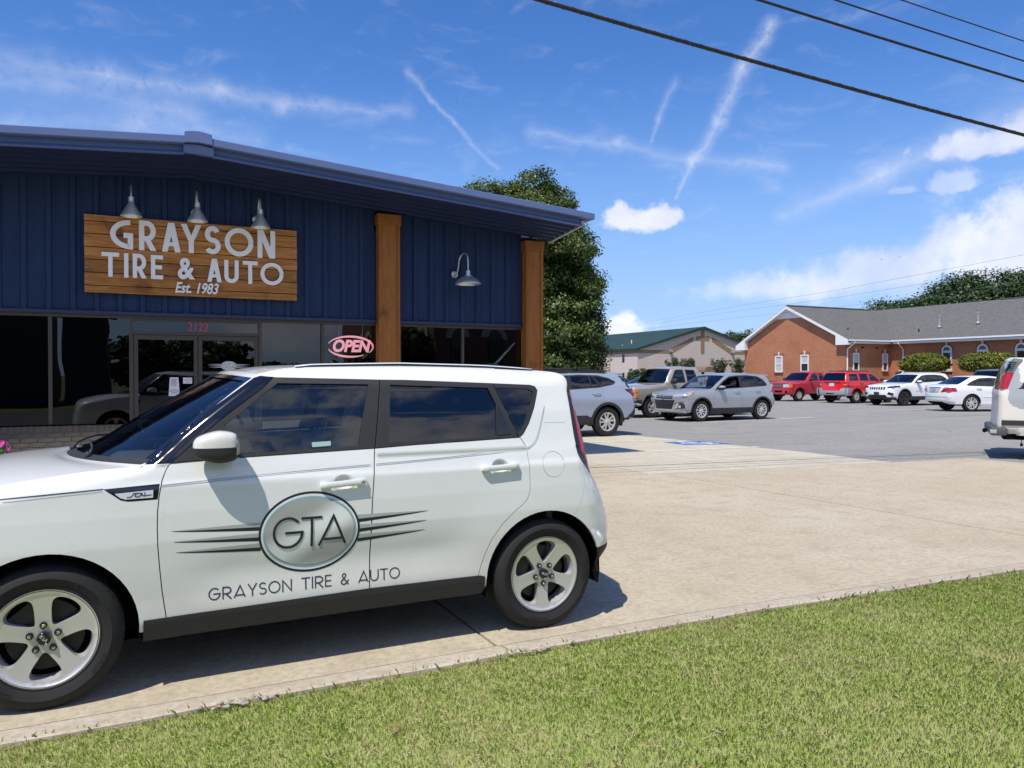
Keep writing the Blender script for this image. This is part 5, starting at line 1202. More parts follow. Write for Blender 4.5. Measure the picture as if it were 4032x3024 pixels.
M_open = glass('open_window', (.9, .9, .9), 1.01)
c1, b1 = car('silver_crossover', 'silver crossover with black and silver spoked wheels and its front window open', (16.64, 19.80), 1.2, P, WT_SUV, 2.67, (.345, .228), 'ten', M_silv, 0, -1, [(.50, .58), (1.745, 1.75), (2.62, 2.70)], [(dl, [f_, r_, q_], [M_open, M_gl2, M_gl2])], .34, clad=(M_black, .05), gl=(M_gl3, M_gl2))
M_grl = mat('grille_black', (.018, .018, .02), .5)
b1.patch('grille', [rect(-.42, .42, .74, .89)], M_grl, c1, True, .006); b1.patch('lower_grille', [[(-.40, .40), (.40, .40), (.52, .70), (-.52, .70)]], M_grl, c1, True, .006)
for z in (.79, .845): b1.patch('grille_bar', [rect(-.42, .42, z, z + .010)], M_alloy, c1, True, .016)
b1.patch('headlight', [[(.43, .80), (.80, .84), (.885, .95), (.80, .955), (.46, .90)]], M_clear, c1, True, .008, mirror=True)
b1.panel('headlight', [[(-.80, .80), (-.42, .89), (-.30, .985), (-.55, .98), (-.78, .90)], b1.outline(.34)], M_clear, c1, off=.006, step=.05)
b1.panel('indicator', [[(-.46, .885), (-.42, .89), (-.31, .975), (-.42, .975)]], M_amber, c1, off=.009, step=.05)
b1.patch('bumper_blade', [[(.50, .60), (.84, .66), (.86, .78), (.60, .74)]], M_silv, c1, True, .03, mirror=True); b1.patch('fog_surround', [[(.56, .42), (.86, .44), (.84, .60), (.62, .58)]], M_black, c1, True, .010, mirror=True); b1.patch('fog_lamp', [el(.70, .49, .05, .05, 14)], M_clear, c1, True, .016, mirror=True); b1.patch('silver_stay', [[(.52, .43), (.60, .43), (.68, .60), (.60, .60)]], M_alloy, c1, True, .02, mirror=True)
b1.patch('skid_plate', [[(-.85, .30), (.85, .30), (.86, .36), (.5, .36), (.42, .40), (-.42, .40), (-.5, .36), (-.86, .36)]], M_alloy, c1, True, .02)
for k in range(3):
    a = R_(90 + 120 * k); MB().prism([(0, 0), (.05 * math.cos(a - .5), .05 * math.sin(a - .5)), (.085 * math.cos(a), .085 * math.sin(a)), (.05 * math.cos(a + .5), .05 * math.sin(a + .5))], -.93, -.915, 'x').go('emblem', M_chrome, c1).location = (0, 0, .815)
b1.panel('tail_lamp', [[(3.05, .96), (3.30, .90), (3.5, .96), (3.5, 1.08), (3.18, 1.10)], b1.outline(.34)], M_red, c1, off=.008, step=.05)
mirror(c1, .80, .88, 1.10, M_silv, .11, .095, .075); grab(c1, b1, 1.52, .96, M_silv); grab(c1, b1, 2.46, .98, M_silv)
MB().prism([(2.55, 1.575), (2.78, 1.565), (2.74, 1.63)], -.02, .02).go('aerial_fin', M_silv, c1); b1.panel('spoiler', [[(2.9, 1.50), (3.12, 1.50), (3.10, 1.53), (2.9, 1.56)]], M_silv, c1, off=.0, step=.1)

# blue silver estate whose tail shows behind the white hatchback
P = [(-.62, .28), (-.78, .38), (-.80, .6), (-.76, .88), (-.55, .98), (-.05, 1.05), (.50, 1.10), (.92, 1.32), (1.34, 1.52), (1.6, 1.575), (2.3, 1.60), (2.95, 1.585), (3.22, 1.545), (3.46, 1.25), (3.56, 1.16), (3.60, 1.02), (3.62, .86), (3.66, .72), (3.64, .50), (3.45, .40)]
dl = [(.70, 1.13), (1.0, 1.32), (1.45, 1.495), (2.0, 1.52), (2.55, 1.505), (2.85, 1.44), (3.02, 1.36), (3.03, 1.32), (2.95, 1.28), (2.55, 1.21), (1.7, 1.165)]
f_ = [(.86, 1.165), (1.05, 1.31), (1.47, 1.465), (1.66, 1.48), (1.62, 1.185)]; r_ = [(1.74, 1.19), (1.77, 1.485), (2.27, 1.485), (2.30, 1.21)]; t_ = [(2.34, 1.213), (2.31, 1.482), (2.36, 1.482), (2.56, 1.232)]; q_ = [(2.64, 1.245), (2.42, 1.478), (2.56, 1.47), (2.83, 1.41), (2.97, 1.34), (2.93, 1.30)]
c2, b2 = car('blue_silver_estate', 'pale blue silver estate with black roof rails showing behind the tail of the white hatchback', (10.495, 16.0), 0.5, P, WT_SUV, 2.745, (.365, .235), 'twin', M_silv2, 2.745, -1, [(.5, .62), (1.70, 1.72), (2.60, 2.62)], [(dl, [f_, r_, t_, q_], [M_gl2] * 4)], .40, clad=(M_black, .06))
b2.panel('tail_lamp', [[(3.28, 1.165), (3.8, 1.165), (3.8, .96), (3.55, .99), (3.32, 1.13)], b2.outline(.4)], M_gblack, c2, off=.008, step=.05); b2.panel('lamp_lens', [[(3.36, 1.135), (3.56, 1.13), (3.56, 1.06), (3.46, 1.06)]], M_red, c2, off=.014, step=.05)
b2.panel('bumper_cladding', [[(3.14, .44), (3.34, .46), (3.60, .74), (3.9, .80), (3.9, .2), (3.12, .3)], b2.outline(.4)], M_black, c2, off=.012, step=.08); b2.panel('door_cladding', [[(.42, .34), (2.32, .34), (2.30, .45), (2.14, .53), (.6, .53)]], M_black, c2, off=.018, step=.1)
b2.panel('mud_flap', [[(3.13, .50), (3.21, .50), (3.21, .25), (3.12, .25)]], M_black, c2, off=-.01, step=.1)
hwr = .60
for sd in (-1, 1):
    MB().prism([(.9, 1.54), (1.15, 1.625), (1.35, 1.64), (1.45, 1.605), (2.0, 1.612), (2.12, 1.66), (2.35, 1.675), (2.62, 1.64), (2.86, 1.57), (2.6, 1.565), (1.6, 1.56)], sd * .60, sd * .65).go('roof_rail', M_black, c2)
    MB().tube([(1.2, sd * .63, 1.66), (2.4, sd * .63, 1.69)], .018, 8).go('rail_bar', M_black, c2)
MB().prism([(3.06, 1.565), (3.36, 1.56), (3.42, 1.51), (3.2, 1.52)], -.58, .58).go('spoiler', M_silv2, c2); b2.panel('rear_screen_fin', [[(3.16, 1.50), (3.30, 1.47), (3.55, 1.20), (3.42, 1.24)], b2.outline(.4)], M_gblack, c2, off=.006, step=.06)
grab(c2, b2, 2.43, 1.06, M_silv2); grab(c2, b2, 1.5, 1.04, M_silv2); mirror(c2, .86, .90, 1.14, M_silv2)

# grey green extended cab truck
M_pew = paint('pewter_paint', (.40, .385, .34), .28, .34)
P = [(-.60, .40), (-.82, .50), (-.84, .74), (-.84, 1.03), (-.76, 1.10), (-.1, 1.16), (.52, 1.22), (.74, 1.48), (.96, 1.73), (1.12, 1.79), (1.6, 1.82), (2.08, 1.80), (2.2, 1.75), (2.34, 1.27), (2.38, 1.17), (4.50, 1.16), (4.62, .95), (4.64, .7), (4.62, .52), (4.3, .44)]
dA = [(.78, 1.23), (1.06, 1.66), (1.16, 1.71), (1.46, 1.72), (1.48, 1.24)]; gA = [(.86, 1.26), (1.10, 1.64), (1.18, 1.685), (1.435, 1.69), (1.45, 1.265)]; dB = [(1.57, 1.24), (1.56, 1.72), (1.98, 1.70), (2.08, 1.26)]; gB = [(1.60, 1.27), (1.59, 1.69), (1.95, 1.675), (2.04, 1.285)]
secT = lambda m: [('front_panel', 0, 3, m), ('bonnet', 3, 6, m), ('windscreen', 6, 8, M_gl3), ('roof_panel', 8, 12, m), ('cab_back', 12, 14, m), ('bed_cover', 14, 15, M_black), ('tailgate', 15, 17, m), ('rear_bumper', 17, 19, M_chrome)]
c3, b3 = car('grey_truck', 'old grey extended cab truck with stacked headlights and amber side lamps', (16.562, 22.34), 0.5, P, WT_TRK, 3.6, (.38, .21), 'five', M_pew, 0, -1, [(.60, .66), (1.50, 1.51), (2.30, 2.30)], [(dA, [gA], [M_gl1]), (dB, [gB], [M_gl2])], .46, Ra=.46, sect=secT(M_pew), cat='truck', lip={1: -.06, 2: -.06, 3: -.06, 4: -.05, 6: -.08, 7: -.06}, rover={1: .12, 2: .12, 3: .12}, seatm=M_seatl, deep=.62)
b3.patch('grille', [rect(-.62, .62, .70, 1.03)], M_grl, c3, True, .01); b3.patch('grille_bar', [rect(-.90, .90, .845, .895)], M_chrome, c3, True, .03); b3.patch('grille_frame', [rect(-.66, .66, .66, .70)], M_chrome, c3, True, .03)
for z0, z1 in ((.72, .83), (.905, 1.02)):
    b3.patch('headlight', [rect(.60, .93, z0, z1)], M_clear, c3, True, .02, mirror=True); b3.panel('side_lamp', [[(-.82, z0), (-.66, z0), (-.66, z1), (-.80, z1)], b3.outline(.46)], M_amber, c3, off=.012, step=.06)
b3.patch('front_bumper', [rect(-.95, .95, .44, .66)], M_chrome, c3, True, .06); b3.panel('bumper_end', [[(-.95, .44), (-.52, .46), (-.52, .64), (-.95, .66)], grow(b3.outline(.46), .1)], M_chrome, c3, off=.03, step=.08); b3.patch('bumper_strip', [rect(-.96, .96, .54, .60)], M_black, c3, True, .075)
b3.panel('bumper_strip', [[(-.95, .54), (-.50, .55), (-.50, .61), (-.95, .60)], grow(b3.outline(.46), .1)], M_black, c3, off=.04, step=.08); b3.panel('side_strip', [[(.5, .70), (4.3, .70), (4.3, .76), (.5, .76)]], M_pew, c3, off=.012, step=.2)
for xc in (0, 3.6):
    ring = [(xc + r * math.cos(t), .38 + r * math.sin(t)) for r, ts in ((.50, np.linspace(.15, math.pi - .15, 20)), (.46, np.linspace(math.pi - .15, .15, 20))) for t in ts]; b3.panel('arch_moulding', [ring], M_chrome, c3, off=.012, step=.1)
mirror(c3, .86, .95, 1.30, M_black, .07, .13, .10); grab(c3, b3, 1.40, 1.06, M_black)

# faded red truck, far row
M_redf = paint('faded_red_paint', (.50, .028, .05), .05, .42); M_redp = paint('bright_red_paint', (.70, .018, .020), .05, .28)
P = [(-.55, .36), (-.72, .44), (-.74, .70), (-.73, .98), (-.62, 1.06), (-.05, 1.13), (.50, 1.19), (.78, 1.43), (1.05, 1.64), (1.2, 1.70), (1.6, 1.73), (2.1, 1.71), (2.2, 1.66), (2.32, 1.20), (2.35, 1.10), (4.1, 1.08), (4.2, .9), (4.22, .65), (4.2, .5), (3.9, .42)]
dA = [(.80, 1.18), (1.12, 1.58), (1.22, 1.62), (1.52, 1.63), (1.53, 1.19)]; gA = [(.88, 1.21), (1.16, 1.56), (1.24, 1.595), (1.49, 1.60), (1.50, 1.215)]; dB = [(1.64, 1.20), (1.63, 1.63), (1.98, 1.61), (2.08, 1.22)]; gB = [(1.67, 1.225), (1.66, 1.60), (1.95, 1.585), (2.05, 1.24)]
c4, b4 = car('faded_red_truck', 'faded red truck with clear and amber headlights, leftmost red vehicle by the brick hall', (34.58, 32.62), 1, P, WT_TRK, 3.19, (.365, .20), 'six', M_redf, 0, -1, [(.56, .64), (1.58, 1.59), (2.30, 2.30)], [(dA, [gA], [M_gl1]), (dB, [gB], [M_gl1])], .44, sc_w=.955, sect=secT(M_redf), cat='truck', lip={1: -.08, 2: -.08, 3: -.06, 6: -.08}, rover={2: .16, 3: .12}, seatm=M_seatl, deep=.62)
b4.patch('grille', [rect(-.34, .34, .80, .99)], M_grl, c4, True, .012); b4.patch('headlight', [rect(.42, .80, .80, .98)], M_clear, c4, True, .012, mirror=True); b4.panel('side_lamp', [[(-.74, .80), (-.56, .82), (-.56, .96), (-.72, .97)], b4.outline(.44)], M_amber, c4, off=.01, step=.06)
b4.patch('front_bumper', [rect(-.88, .88, .40, .72)], M_redf, c4, True, .07); b4.panel('bumper_end', [[(-.95, .40), (-.44, .42), (-.44, .70), (-.95, .73)], grow(b4.outline(.44), .1)], M_redf, c4, off=.03, step=.08); b4.patch('bumper_slot', [rect(-.40, .40, .52, .62)], M_dark, c4, True, .075); b4.patch('fog_recess', [el(.66, .54, .08, .08, 14)], M_dark, c4, True, .075, mirror=True); plate(c4, b4, 0, .60, True, M_black)
for z in (.84, .885, .93): b4.patch('grille_bar', [rect(-.34, .34, z, z + .018)], mat('grille_grey', (.30, .28, .24), .5), c4, True, .022)
for xc in (0, 3.19):
    ring = [(xc + r * math.cos(t), .365 + r * math.sin(t)) for r, ts in ((.53, np.linspace(-.05, math.pi + .05, 20)), (.43, np.linspace(math.pi + .05, -.05, 20))) for t in ts]; b4.panel('arch_flare', [ring], M_redf, c4, off=.045, step=.1, rim=.06)
mirror(c4, .86, .93, 1.27, M_black, .07, .12, .08); b4.panel('dash_cover', [[(9, 9), (9.1, 9), (9.1, 9.1)]], M_seatl, c4)

# bright red sport utility seen from behind
P = [(-.6, .36), (-.76, .44), (-.78, .66), (-.77, .96), (-.66, 1.04), (-.1, 1.10), (.50, 1.16), (.85, 1.40), (1.18, 1.60), (1.4, 1.66), (2.1, 1.70), (2.9, 1.68), (3.22, 1.62), (3.44, 1.21), (3.46, 1.10), (3.48, .92), (3.50, .80), (3.54, .66), (3.52, .46), (3.35, .40)]
dA = [(.72, 1.19), (1.0, 1.42), (1.24, 1.56), (1.5, 1.59), (1.53, 1.20)]; gA = [(.82, 1.22), (1.03, 1.40), (1.26, 1.53), (1.47, 1.555), (1.49, 1.23)]; dB = [(1.64, 1.20), (1.63, 1.595), (2.30, 1.595), (2.32, 1.22)]; gB = [(1.68, 1.235), (1.67, 1.56), (2.26, 1.56), (2.28, 1.25)]; dC = [(2.46, 1.22), (2.44, 1.59), (3.10, 1.57), (3.18, 1.23)]; gC = [(2.50, 1.25), (2.48, 1.555), (3.07, 1.54), (3.13, 1.255)]
c5, b5 = car('bright_red_wagon', 'bright red sport utility with silver lower cladding seen from behind', (34.85, 28.91), 182, P, WT_SUV, 2.69, (.37, .21), 'five', M_redp, 2.69, 1, [(.56, .62), (1.585, 1.59), (2.38, 2.40)], [(dA, [gA], [M_gl1]), (dB, [gB], [M_gl2]), (dC, [gC], [M_gl2])], .42, sc_w=1.01)
M_cladg = paint('silver_cladding', (.36, .40, .44), .3, .45)
b5.patch('rear_bumper_cladding', [[(-.93, .42), (.93, .42), (.93, .84), (.62, .80), (.56, .68), (-.56, .68), (-.62, .80), (-.93, .84)]], M_cladg, c5, False, .05); b5.panel('side_cladding', [[(.40, .38), (2.30, .38), (2.28, .66), (.44, .66)]], M_cladg, c5, off=.015, step=.15); b5.panel('bumper_end', [[(3.05, .44), (3.9, .40), (3.9, .84), (3.10, .82)], grow(b5.outline(.42), .1)], M_cladg, c5, off=.022, step=.1)
b5.patch('tail_lamp', [rect(.68, .86, .90, 1.13)], M_red, c5, False, .012, mirror=True); b5.panel('tail_lamp', [[(3.22, .90), (3.8, .90), (3.8, 1.13), (3.26, 1.13)], b5.outline(.42)], M_red, c5, off=.012, step=.08); b5.patch('lamp_strip', [rect(.68, .87, .98, 1.03)], M_amber, c5, False, .02, mirror=True)
b5.patch('tailgate_bar', [rect(-.52, .52, 1.105, 1.14)], M_black, c5, False, .03); plate(c5, b5, 0, 1.0, False); b5.patch('step_slot', [rect(-.3, .3, .47, .57)], M_chrome, c5, False, .065); b5.patch('step_dark', [rect(-.25, .25, .48, .54)], M_dark, c5, False, .075)
rails(c5, P, .58, M_black, 1.35, 3.1, 1.70); MB().tube([(2.4, -.58, 1.75), (2.4, .58, 1.75)], .02, 6).go('cross_bar', M_black, c5); MB().tube([(1.7, -.58, 1.75), (1.7, .58, 1.75)], .02, 6).go('cross_bar', M_black, c5)
mirror(c5, .78, .93, 1.25, M_black, .08, .12, .085); grab(c5, b5, 1.45, 1.06, M_black); grab(c5, b5, 2.27, 1.06, M_black)
ring = [(2.69 + r * math.cos(t), .37 + r * math.sin(t)) for r, ts in ((.52, np.linspace(.1, math.pi - .1, 20)), (.435, np.linspace(math.pi - .1, .1, 20))) for t in ts]; b5.panel('arch_flare', [ring], M_redp, c5, off=.03, step=.1, rim=.05)

# white sport utility with a slotted grille
P = [(-.58, .30), (-.74, .38), (-.78, .58), (-.72, .93), (-.5, 1.01), (.0, 1.08), (.55, 1.13), (.90, 1.34), (1.25, 1.53), (1.45, 1.585), (2.1, 1.625), (2.8, 1.605), (3.2, 1.55), (3.42, 1.16), (3.45, 1.05), (3.47, .92), (3.5, .8), (3.52, .64), (3.48, .44), (3.3, .36)]
dl = [(.70, 1.13), (1.0, 1.33), (1.36, 1.49), (1.7, 1.53), (2.4, 1.53), (2.8, 1.49), (3.08, 1.34), (3.06, 1.24), (2.5, 1.20), (1.7, 1.165)]
f_ = [(.86, 1.17), (1.05, 1.32), (1.38, 1.46), (1.72, 1.50), (1.70, 1.19)]; r_ = [(1.82, 1.195), (1.83, 1.50), (2.42, 1.50), (2.50, 1.225)]; q_ = [(2.58, 1.23), (2.52, 1.495), (2.78, 1.46), (3.02, 1.33), (3.0, 1.26)]
M_wh2 = paint('bright_white_paint', (.82, .83, .84), 0, .25)
c6, b6 = car('white_slotted_grille_suv', 'white sport utility with seven slot grille and black lower trim facing left', (34.1, 25.47), -3, P, WT_SUV, 2.71, (.37, .22), 'five', M_wh2, 0, -1, [(.54, .62), (1.765, 1.77), (2.62, 2.70)], [(dl, [f_, r_, q_], [M_gl1, M_gl2, M_gl2])], .38, clad=(M_black, .06), sc_w=1.02, alloy=M_alloyd)
for k in range(7): b6.patch('grille_slot', [rect(-.46 + k * .135, -.46 + k * .135 + .085, .80, .94)], M_grl, c6, True, .012)
b6.patch('lower_grille', [[(-.60, .40), (.60, .40), (.50, .54), (-.50, .54)]], M_grl, c6, True, .012); b6.patch('bumper_lip', [rect(-.92, .92, .30, .42)], M_black, c6, True, .03); plate(c6, b6, -.02, .60, True, M_black)
b6.patch('headlight', [[(.54, .88), (.90, .90), (.93, .99), (.60, .96)]], M_gblack, c6, True, .012, mirror=True); b6.panel('headlight', [[(-.80, .90), (-.36, .93), (-.30, 1.0), (-.78, .985)], b6.outline(.38)], M_gblack, c6, off=.01, step=.06); b6.patch('fog_pod', [[(.58, .56), (.86, .52), (.86, .62), (.64, .68)]], M_gblack, c6, True, .012, mirror=True)
rails(c6, P, .56, M_alloy, 1.45, 3.05, 1.61, .016); mirror(c6, .90, .92, 1.18, M_wh2, .11, .10, .075); grab(c6, b6, 1.5, 1.03, M_wh2); grab(c6, b6, 2.45, 1.05, M_wh2); b6.panel('door_badge', [[(.72, .72), (1.0, .72), (1.0, .745), (.72, .745)]], M_alloy, c6, off=.008, step=.1)

# white saloon seen from behind
P = [(-.6, .24), (-.74, .32), (-.77, .5), (-.72, .74), (-.5, .83), (.1, .94), (.62, 1.0), (1.02, 1.20), (1.42, 1.39), (1.6, 1.44), (2.1, 1.485), (2.6, 1.465), (2.78, 1.43), (3.40, 1.13), (3.6, 1.105), (3.82, 1.06), (3.90, .90), (3.93, .66), (3.90, .42), (3.7, .30)]
dl = [(.85, 1.01), (1.15, 1.20), (1.55, 1.365), (2.0, 1.405), (2.5, 1.38), (2.85, 1.25), (3.10, 1.11), (3.02, 1.075), (1.9, 1.04)]
f_ = [(1.0, 1.04), (1.2, 1.18), (1.57, 1.335), (1.86, 1.37), (1.84, 1.055)]; r_ = [(1.94, 1.06), (1.95, 1.375), (2.46, 1.35), (2.62, 1.27), (2.62, 1.08)]; q_ = [(2.70, 1.085), (2.70, 1.26), (2.84, 1.22), (3.02, 1.12), (2.98, 1.095)]
secS = [('front_bumper', 0, 3, M_wh2), ('bonnet', 3, 6, M_wh2), ('windscreen', 6, 8, M_gl3), ('roof_panel', 8, 12, M_wh2), ('rear_screen', 12, 13, M_gl2), ('boot_lid', 13, 16, M_wh2), ('rear_bumper', 16, 19, M_wh2)]
c7, b7 = car('white_saloon', 'white saloon with clear topped red tail lamps seen from behind', (31.195, 20.2), 158, P, [(.2, .82), (.35, .87), (.6, .895), (.8, .90), (.92, .885), (1.02, .86), (1.3, .74), (1.5, .63)], 2.9, (.345, .245), 'twin', M_wh2, 2.9, 1, [(.66, .74), (1.89, 1.89), (2.72, 2.74)], [(dl, [f_, r_, q_], [M_gl1, M_gl1, M_gl1])], .30, sect=secS, rover={13: .10, 14: .10, 15: .14}, seatm=M_seatl, deep=.40)
b7.patch('tail_lamp', [[(.44, .80), (.90, .84), (.90, .98), (.56, .95)]], M_red, c7, False, .012, mirror=True); b7.panel('tail_lamp', [[(3.56, .84), (4.1, .82), (4.1, 1.0), (3.60, .985)], b7.outline(.3)], M_red, c7, off=.012, step=.06); b7.patch('clear_lens', [[(.52, .955), (.80, 1.0), (.66, 1.03)]], M_clear, c7, False, .014, mirror=True)
b7.patch('plate_recess', [[(-.34, .78), (.34, .78), (.42, 1.0), (-.42, 1.0)]], mat('recess_grey', (.45, .45, .46), .5), c7, False, .008); plate(c7, b7, 0, .88, False, mat('dull_plate', (.30, .32, .32), .5)); b7.patch('chrome_bar', [rect(-.38, .38, .985, 1.01)], M_chrome, c7, False, .02); b7.patch('bumper_groove', [rect(-.88, .88, .60, .615)], M_cladg, c7, False, .01); b7.patch('rear_valance', [[(-.60, .30), (.60, .30), (.50, .40), (-.50, .40)]], M_dark, c7, False, .012)
b7.panel('side_strip', [[(.5, .60), (2.4, .60), (2.4, .63), (.5, .63)]], M_wh2, c7, off=.012, step=.2); b7.panel('sill', [[(.40, .24), (2.50, .24), (2.50, .34), (.40, .34)]], M_wh2, c7, off=.02, step=.2, rim=.1); mirror(c7, 1.02, .90, 1.06, M_wh2); grab(c7, b7, 1.72, .92, M_chrome); grab(c7, b7, 2.6, .94, M_chrome)

# old white truck wagon with peeling paint, leaving at the right edge
M_peel = bpy.data.materials.new('peeling_white_paint'); M_peel.use_nodes = True; tp = M_peel.node_tree; bp = tp.nodes['Principled BSDF']; bp.inputs['Roughness'].default_value = .4
co = tp.nodes.new('ShaderNodeTexCoord').outputs['Object']; sp = tp.nodes.new('ShaderNodeSeparateXYZ'); tp.links.new(co, sp.inputs[0]); X_ = S(tp, sp.outputs[0]) + (noise(tp, co, 3.4, 5, .6) - .5) * .26; Z_ = S(tp, sp.outputs[2]) + (noise(tp, co, 4.1, 5, .6) - .5) * .22
def blob(cx, cz, rx, rz): a = (X_ - cx) * (1 / rx); b = (Z_ - cz) * (1 / rz); return (1.0 - (a * a + b * b).op('SQRT'))
pe = blob(4.25, 1.17, .16, .22).mx(blob(3.98, 1.02, .34, .10)).mx(blob(3.62, .84, .20, .20)).mx(blob(4.33, 1.42, .10, .30)).mx(blob(3.2, .95, .4, .09)).smooth(-.02, .02)
tp.links.new(mixc(tp, pe, (.72, .70, .64), (.36, .39, .42)), bp.inputs['Base Color'])
P = [(-.7, .44), (-.86, .52), (-.87, .75), (-.86, 1.02), (-.75, 1.10), (-.1, 1.17), (.55, 1.22), (.75, 1.48), (.97, 1.72), (1.15, 1.79), (2.4, 1.83), (4.0, 1.82), (4.34, 1.77), (4.52, 1.25), (4.53, 1.1), (4.54, .85), (4.55, .68), (4.55, .58), (4.52, .47), (4.3, .44)]
dA = [(.78, 1.24), (1.06, 1.66), (1.16, 1.72), (1.80, 1.73), (1.82, 1.25)]; gA = [(.86, 1.27), (1.10, 1.64), (1.18, 1.69), (1.77, 1.70), (1.79, 1.275)]; dB = [(1.94, 1.26), (1.93, 1.73), (2.74, 1.73), (2.76, 1.27)]; gB = [(1.97, 1.29), (1.96, 1.70), (2.71, 1.70), (2.73, 1.295)]; dC = smooth_poly([(2.90, 1.28), (2.89, 1.70), (2.93, 1.735), (3.96, 1.725), (4.0, 1.69), (4.19, 1.31), (4.15, 1.27), (2.94, 1.265)], 3); gC = grow(dC, -.02)
WTV = [(.4, .91), (.55, .955), (.8, .965), (1.1, .965), (1.27, .945), (1.5, .905), (1.78, .845), (1.85, .83)]
c8, b8 = car('peeling_white_wagon', 'old white truck wagon with peeling grey paint patches cut off by the right edge', (13.98, 8.46), 125, P, WTV, 3.34, (.385, .21), 'five', M_peel, 4.45, 1, [(.60, .66), (1.87, 1.88), (2.82, 2.83)], [(dA, [gA], [M_gl1]), (dB, [gB], [M_gl2]), (dC, [gC], [M_gl2])], .44, Ra=.47, gl=(None, M_gblack), rover={11: .08, 12: .06, 13: .05, 14: .05, 15: .05, 16: .05, 17: .05, 18: .05}, lip={12: .03, 13: .03, 14: .03, 15: .03, 16: .03, 17: .03, 18: .03, 19: .02}, seatm=M_seatl, deep=.65, cat='truck wagon')
b8.panel('tail_lamp', [[(4.40, 1.27), (4.9, 1.27), (4.9, 1.56), (4.30, 1.56)], b8.outline(.44)], M_red, c8, off=.006, step=.05); M_lou = mat('louvre_grey', (.10, .13, .13), .6)
b8.panel('pillar_louvre', [[(4.30, 1.57), (4.9, 1.57), (4.9, 1.9), (4.16, 1.80)], b8.outline(.44)], M_lou, c8, off=.004, step=.05)
for k in range(5):
    z = 1.60 + k * .034; x = 4.44 - (z - 1.57) * .40; b8.panel('louvre_slot', [[(x - .11, z), (x + .01, z), (x + .005, z + .014), (x - .115, z + .014)]], M_dark, c8, off=.008, step=.05)
b8.panel('side_strip', [[(3.90, .62), (4.49, .62), (4.49, .71), (3.86, .71)]], M_black, c8, off=.016, step=.1); b8.panel('side_strip', [[(.5, .62), (2.85, .62), (2.85, .71), (.5, .71)]], M_black, c8, off=.016, step=.2)
mb = MB().bbox(4.40, 4.66, -.95, .99, .43, .585, .035); mb.go('rear_step_bumper', mat('worn_bumper', (.075, .08, .085), .55), c8, auto=40); MB().bbox(4.56, 4.665, .90, .995, .47, .54, .01).go('bumper_scuff', mat('scuffed_grey', (.36, .40, .40), .6), c8)
MB().box(4.5, 4.72, -.05, .05, .44, .50).ball((4.70, 0, .46), .04, .04, .04).go('tow_hitch', M_dark, c8); MB().box(3.85, 4.45, .3, .86, .36, .46).go('rear_valance', M_dark, c8); MB().tube([(3.3, .62, .40), (3.9, .70, .38), (4.05, .90, .36)], [.04, .045, .05], 12).go('exhaust', M_dark, c8, smooth=True); MB().tube([(4.18, .86, .42), (4.18, .87, .30)], .006, 5).box(4.16, 4.20, .85, .89, .25, .30).go('earth_strap', M_dark, c8)
mirror(c8, .9, .96, 1.30, M_black, .07, .13, .10)

# cars half hidden further back
def plain(name, label, xy, th, base, m, ls, cat='car'):
    P_, wt_, wb_, ty_, cuts_, dl_ = base; r, b = car(name, label, xy, th, P_, wt_, wb_, ty_, 'five', m, 0, ls, cuts_, dl_, .36); return r, b
Pm = [(-.60, .26), (-.74, .34), (-.76, .58), (-.72, .86), (-.55, .95), (-.1, 1.02), (.42, 1.06), (.80, 1.28), (1.18, 1.46), (1.4, 1.51), (2.0, 1.54), (2.7, 1.52), (3.02, 1.46), (3.22, 1.13), (3.27, 1.0), (3.30, .85), (3.33, .74), (3.34, .60), (3.30, .42), (3.15, .32)]
dl = [(.58, 1.04), (.95, 1.27), (1.28, 1.43), (1.6, 1.465), (2.1, 1.475), (2.55, 1.445), (2.80, 1.33), (2.94, 1.20), (2.90, 1.15), (1.75, 1.09), (.9, 1.05)]; f_ = [(.74, 1.075), (1.0, 1.26), (1.29, 1.40), (1.70, 1.44), (1.70, 1.10)]; r_ = [(1.80, 1.115), (1.81, 1.44), (2.40, 1.43), (2.52, 1.145)]
base = (Pm, WT_SUV, 2.67, (.345, .22), [(.50, .58), (1.745, 1.75), (2.62, 2.70)], [(dl, [f_, r_], [M_gl1, M_gl1])])
r9, b9 = plain('dark_blue_crossover', 'dark slate crossover with roof rails half hidden behind the blue silver estate', (23.8, 33.0), 180, base, paint('slate_paint', (.07, .085, .11), .4, .3), 1); rails(r9, Pm, .56, M_alloy, 1.5, 2.9, 1.56, .02)
r10, b10 = plain('blue_saloon', 'blue car with only its windscreen showing left of the grey truck', (20.3, 29.0), 0, (P := [(-.6, .24), (-.74, .32), (-.77, .5), (-.72, .74), (-.5, .83), (.1, .94), (.62, 1.0), (1.02, 1.20), (1.42, 1.39), (1.6, 1.44), (2.1, 1.485), (2.6, 1.465), (2.78, 1.43), (3.40, 1.13), (3.6, 1.105), (3.82, 1.06), (3.90, .90), (3.93, .66), (3.90, .42), (3.7, .30)], WT_SUV, 2.8, (.33, .22), [(.66, .74), (1.89, 1.89), (2.72, 2.74)], []), paint('mid_blue_paint', (.10, .20, .38), .4, .3), -1)
Pv = [(-.7, .44), (-.86, .52), (-.87, .75), (-.86, 1.02), (-.75, 1.10), (-.1, 1.17), (.55, 1.22), (.85, 1.50), (1.15, 1.74), (1.35, 1.81), (2.4, 1.86), (4.0, 1.84), (4.34, 1.77), (4.52, 1.25), (4.53, 1.1), (4.54, .85), (4.55, .68), (4.55, .58), (4.52, .47), (4.3, .44)]
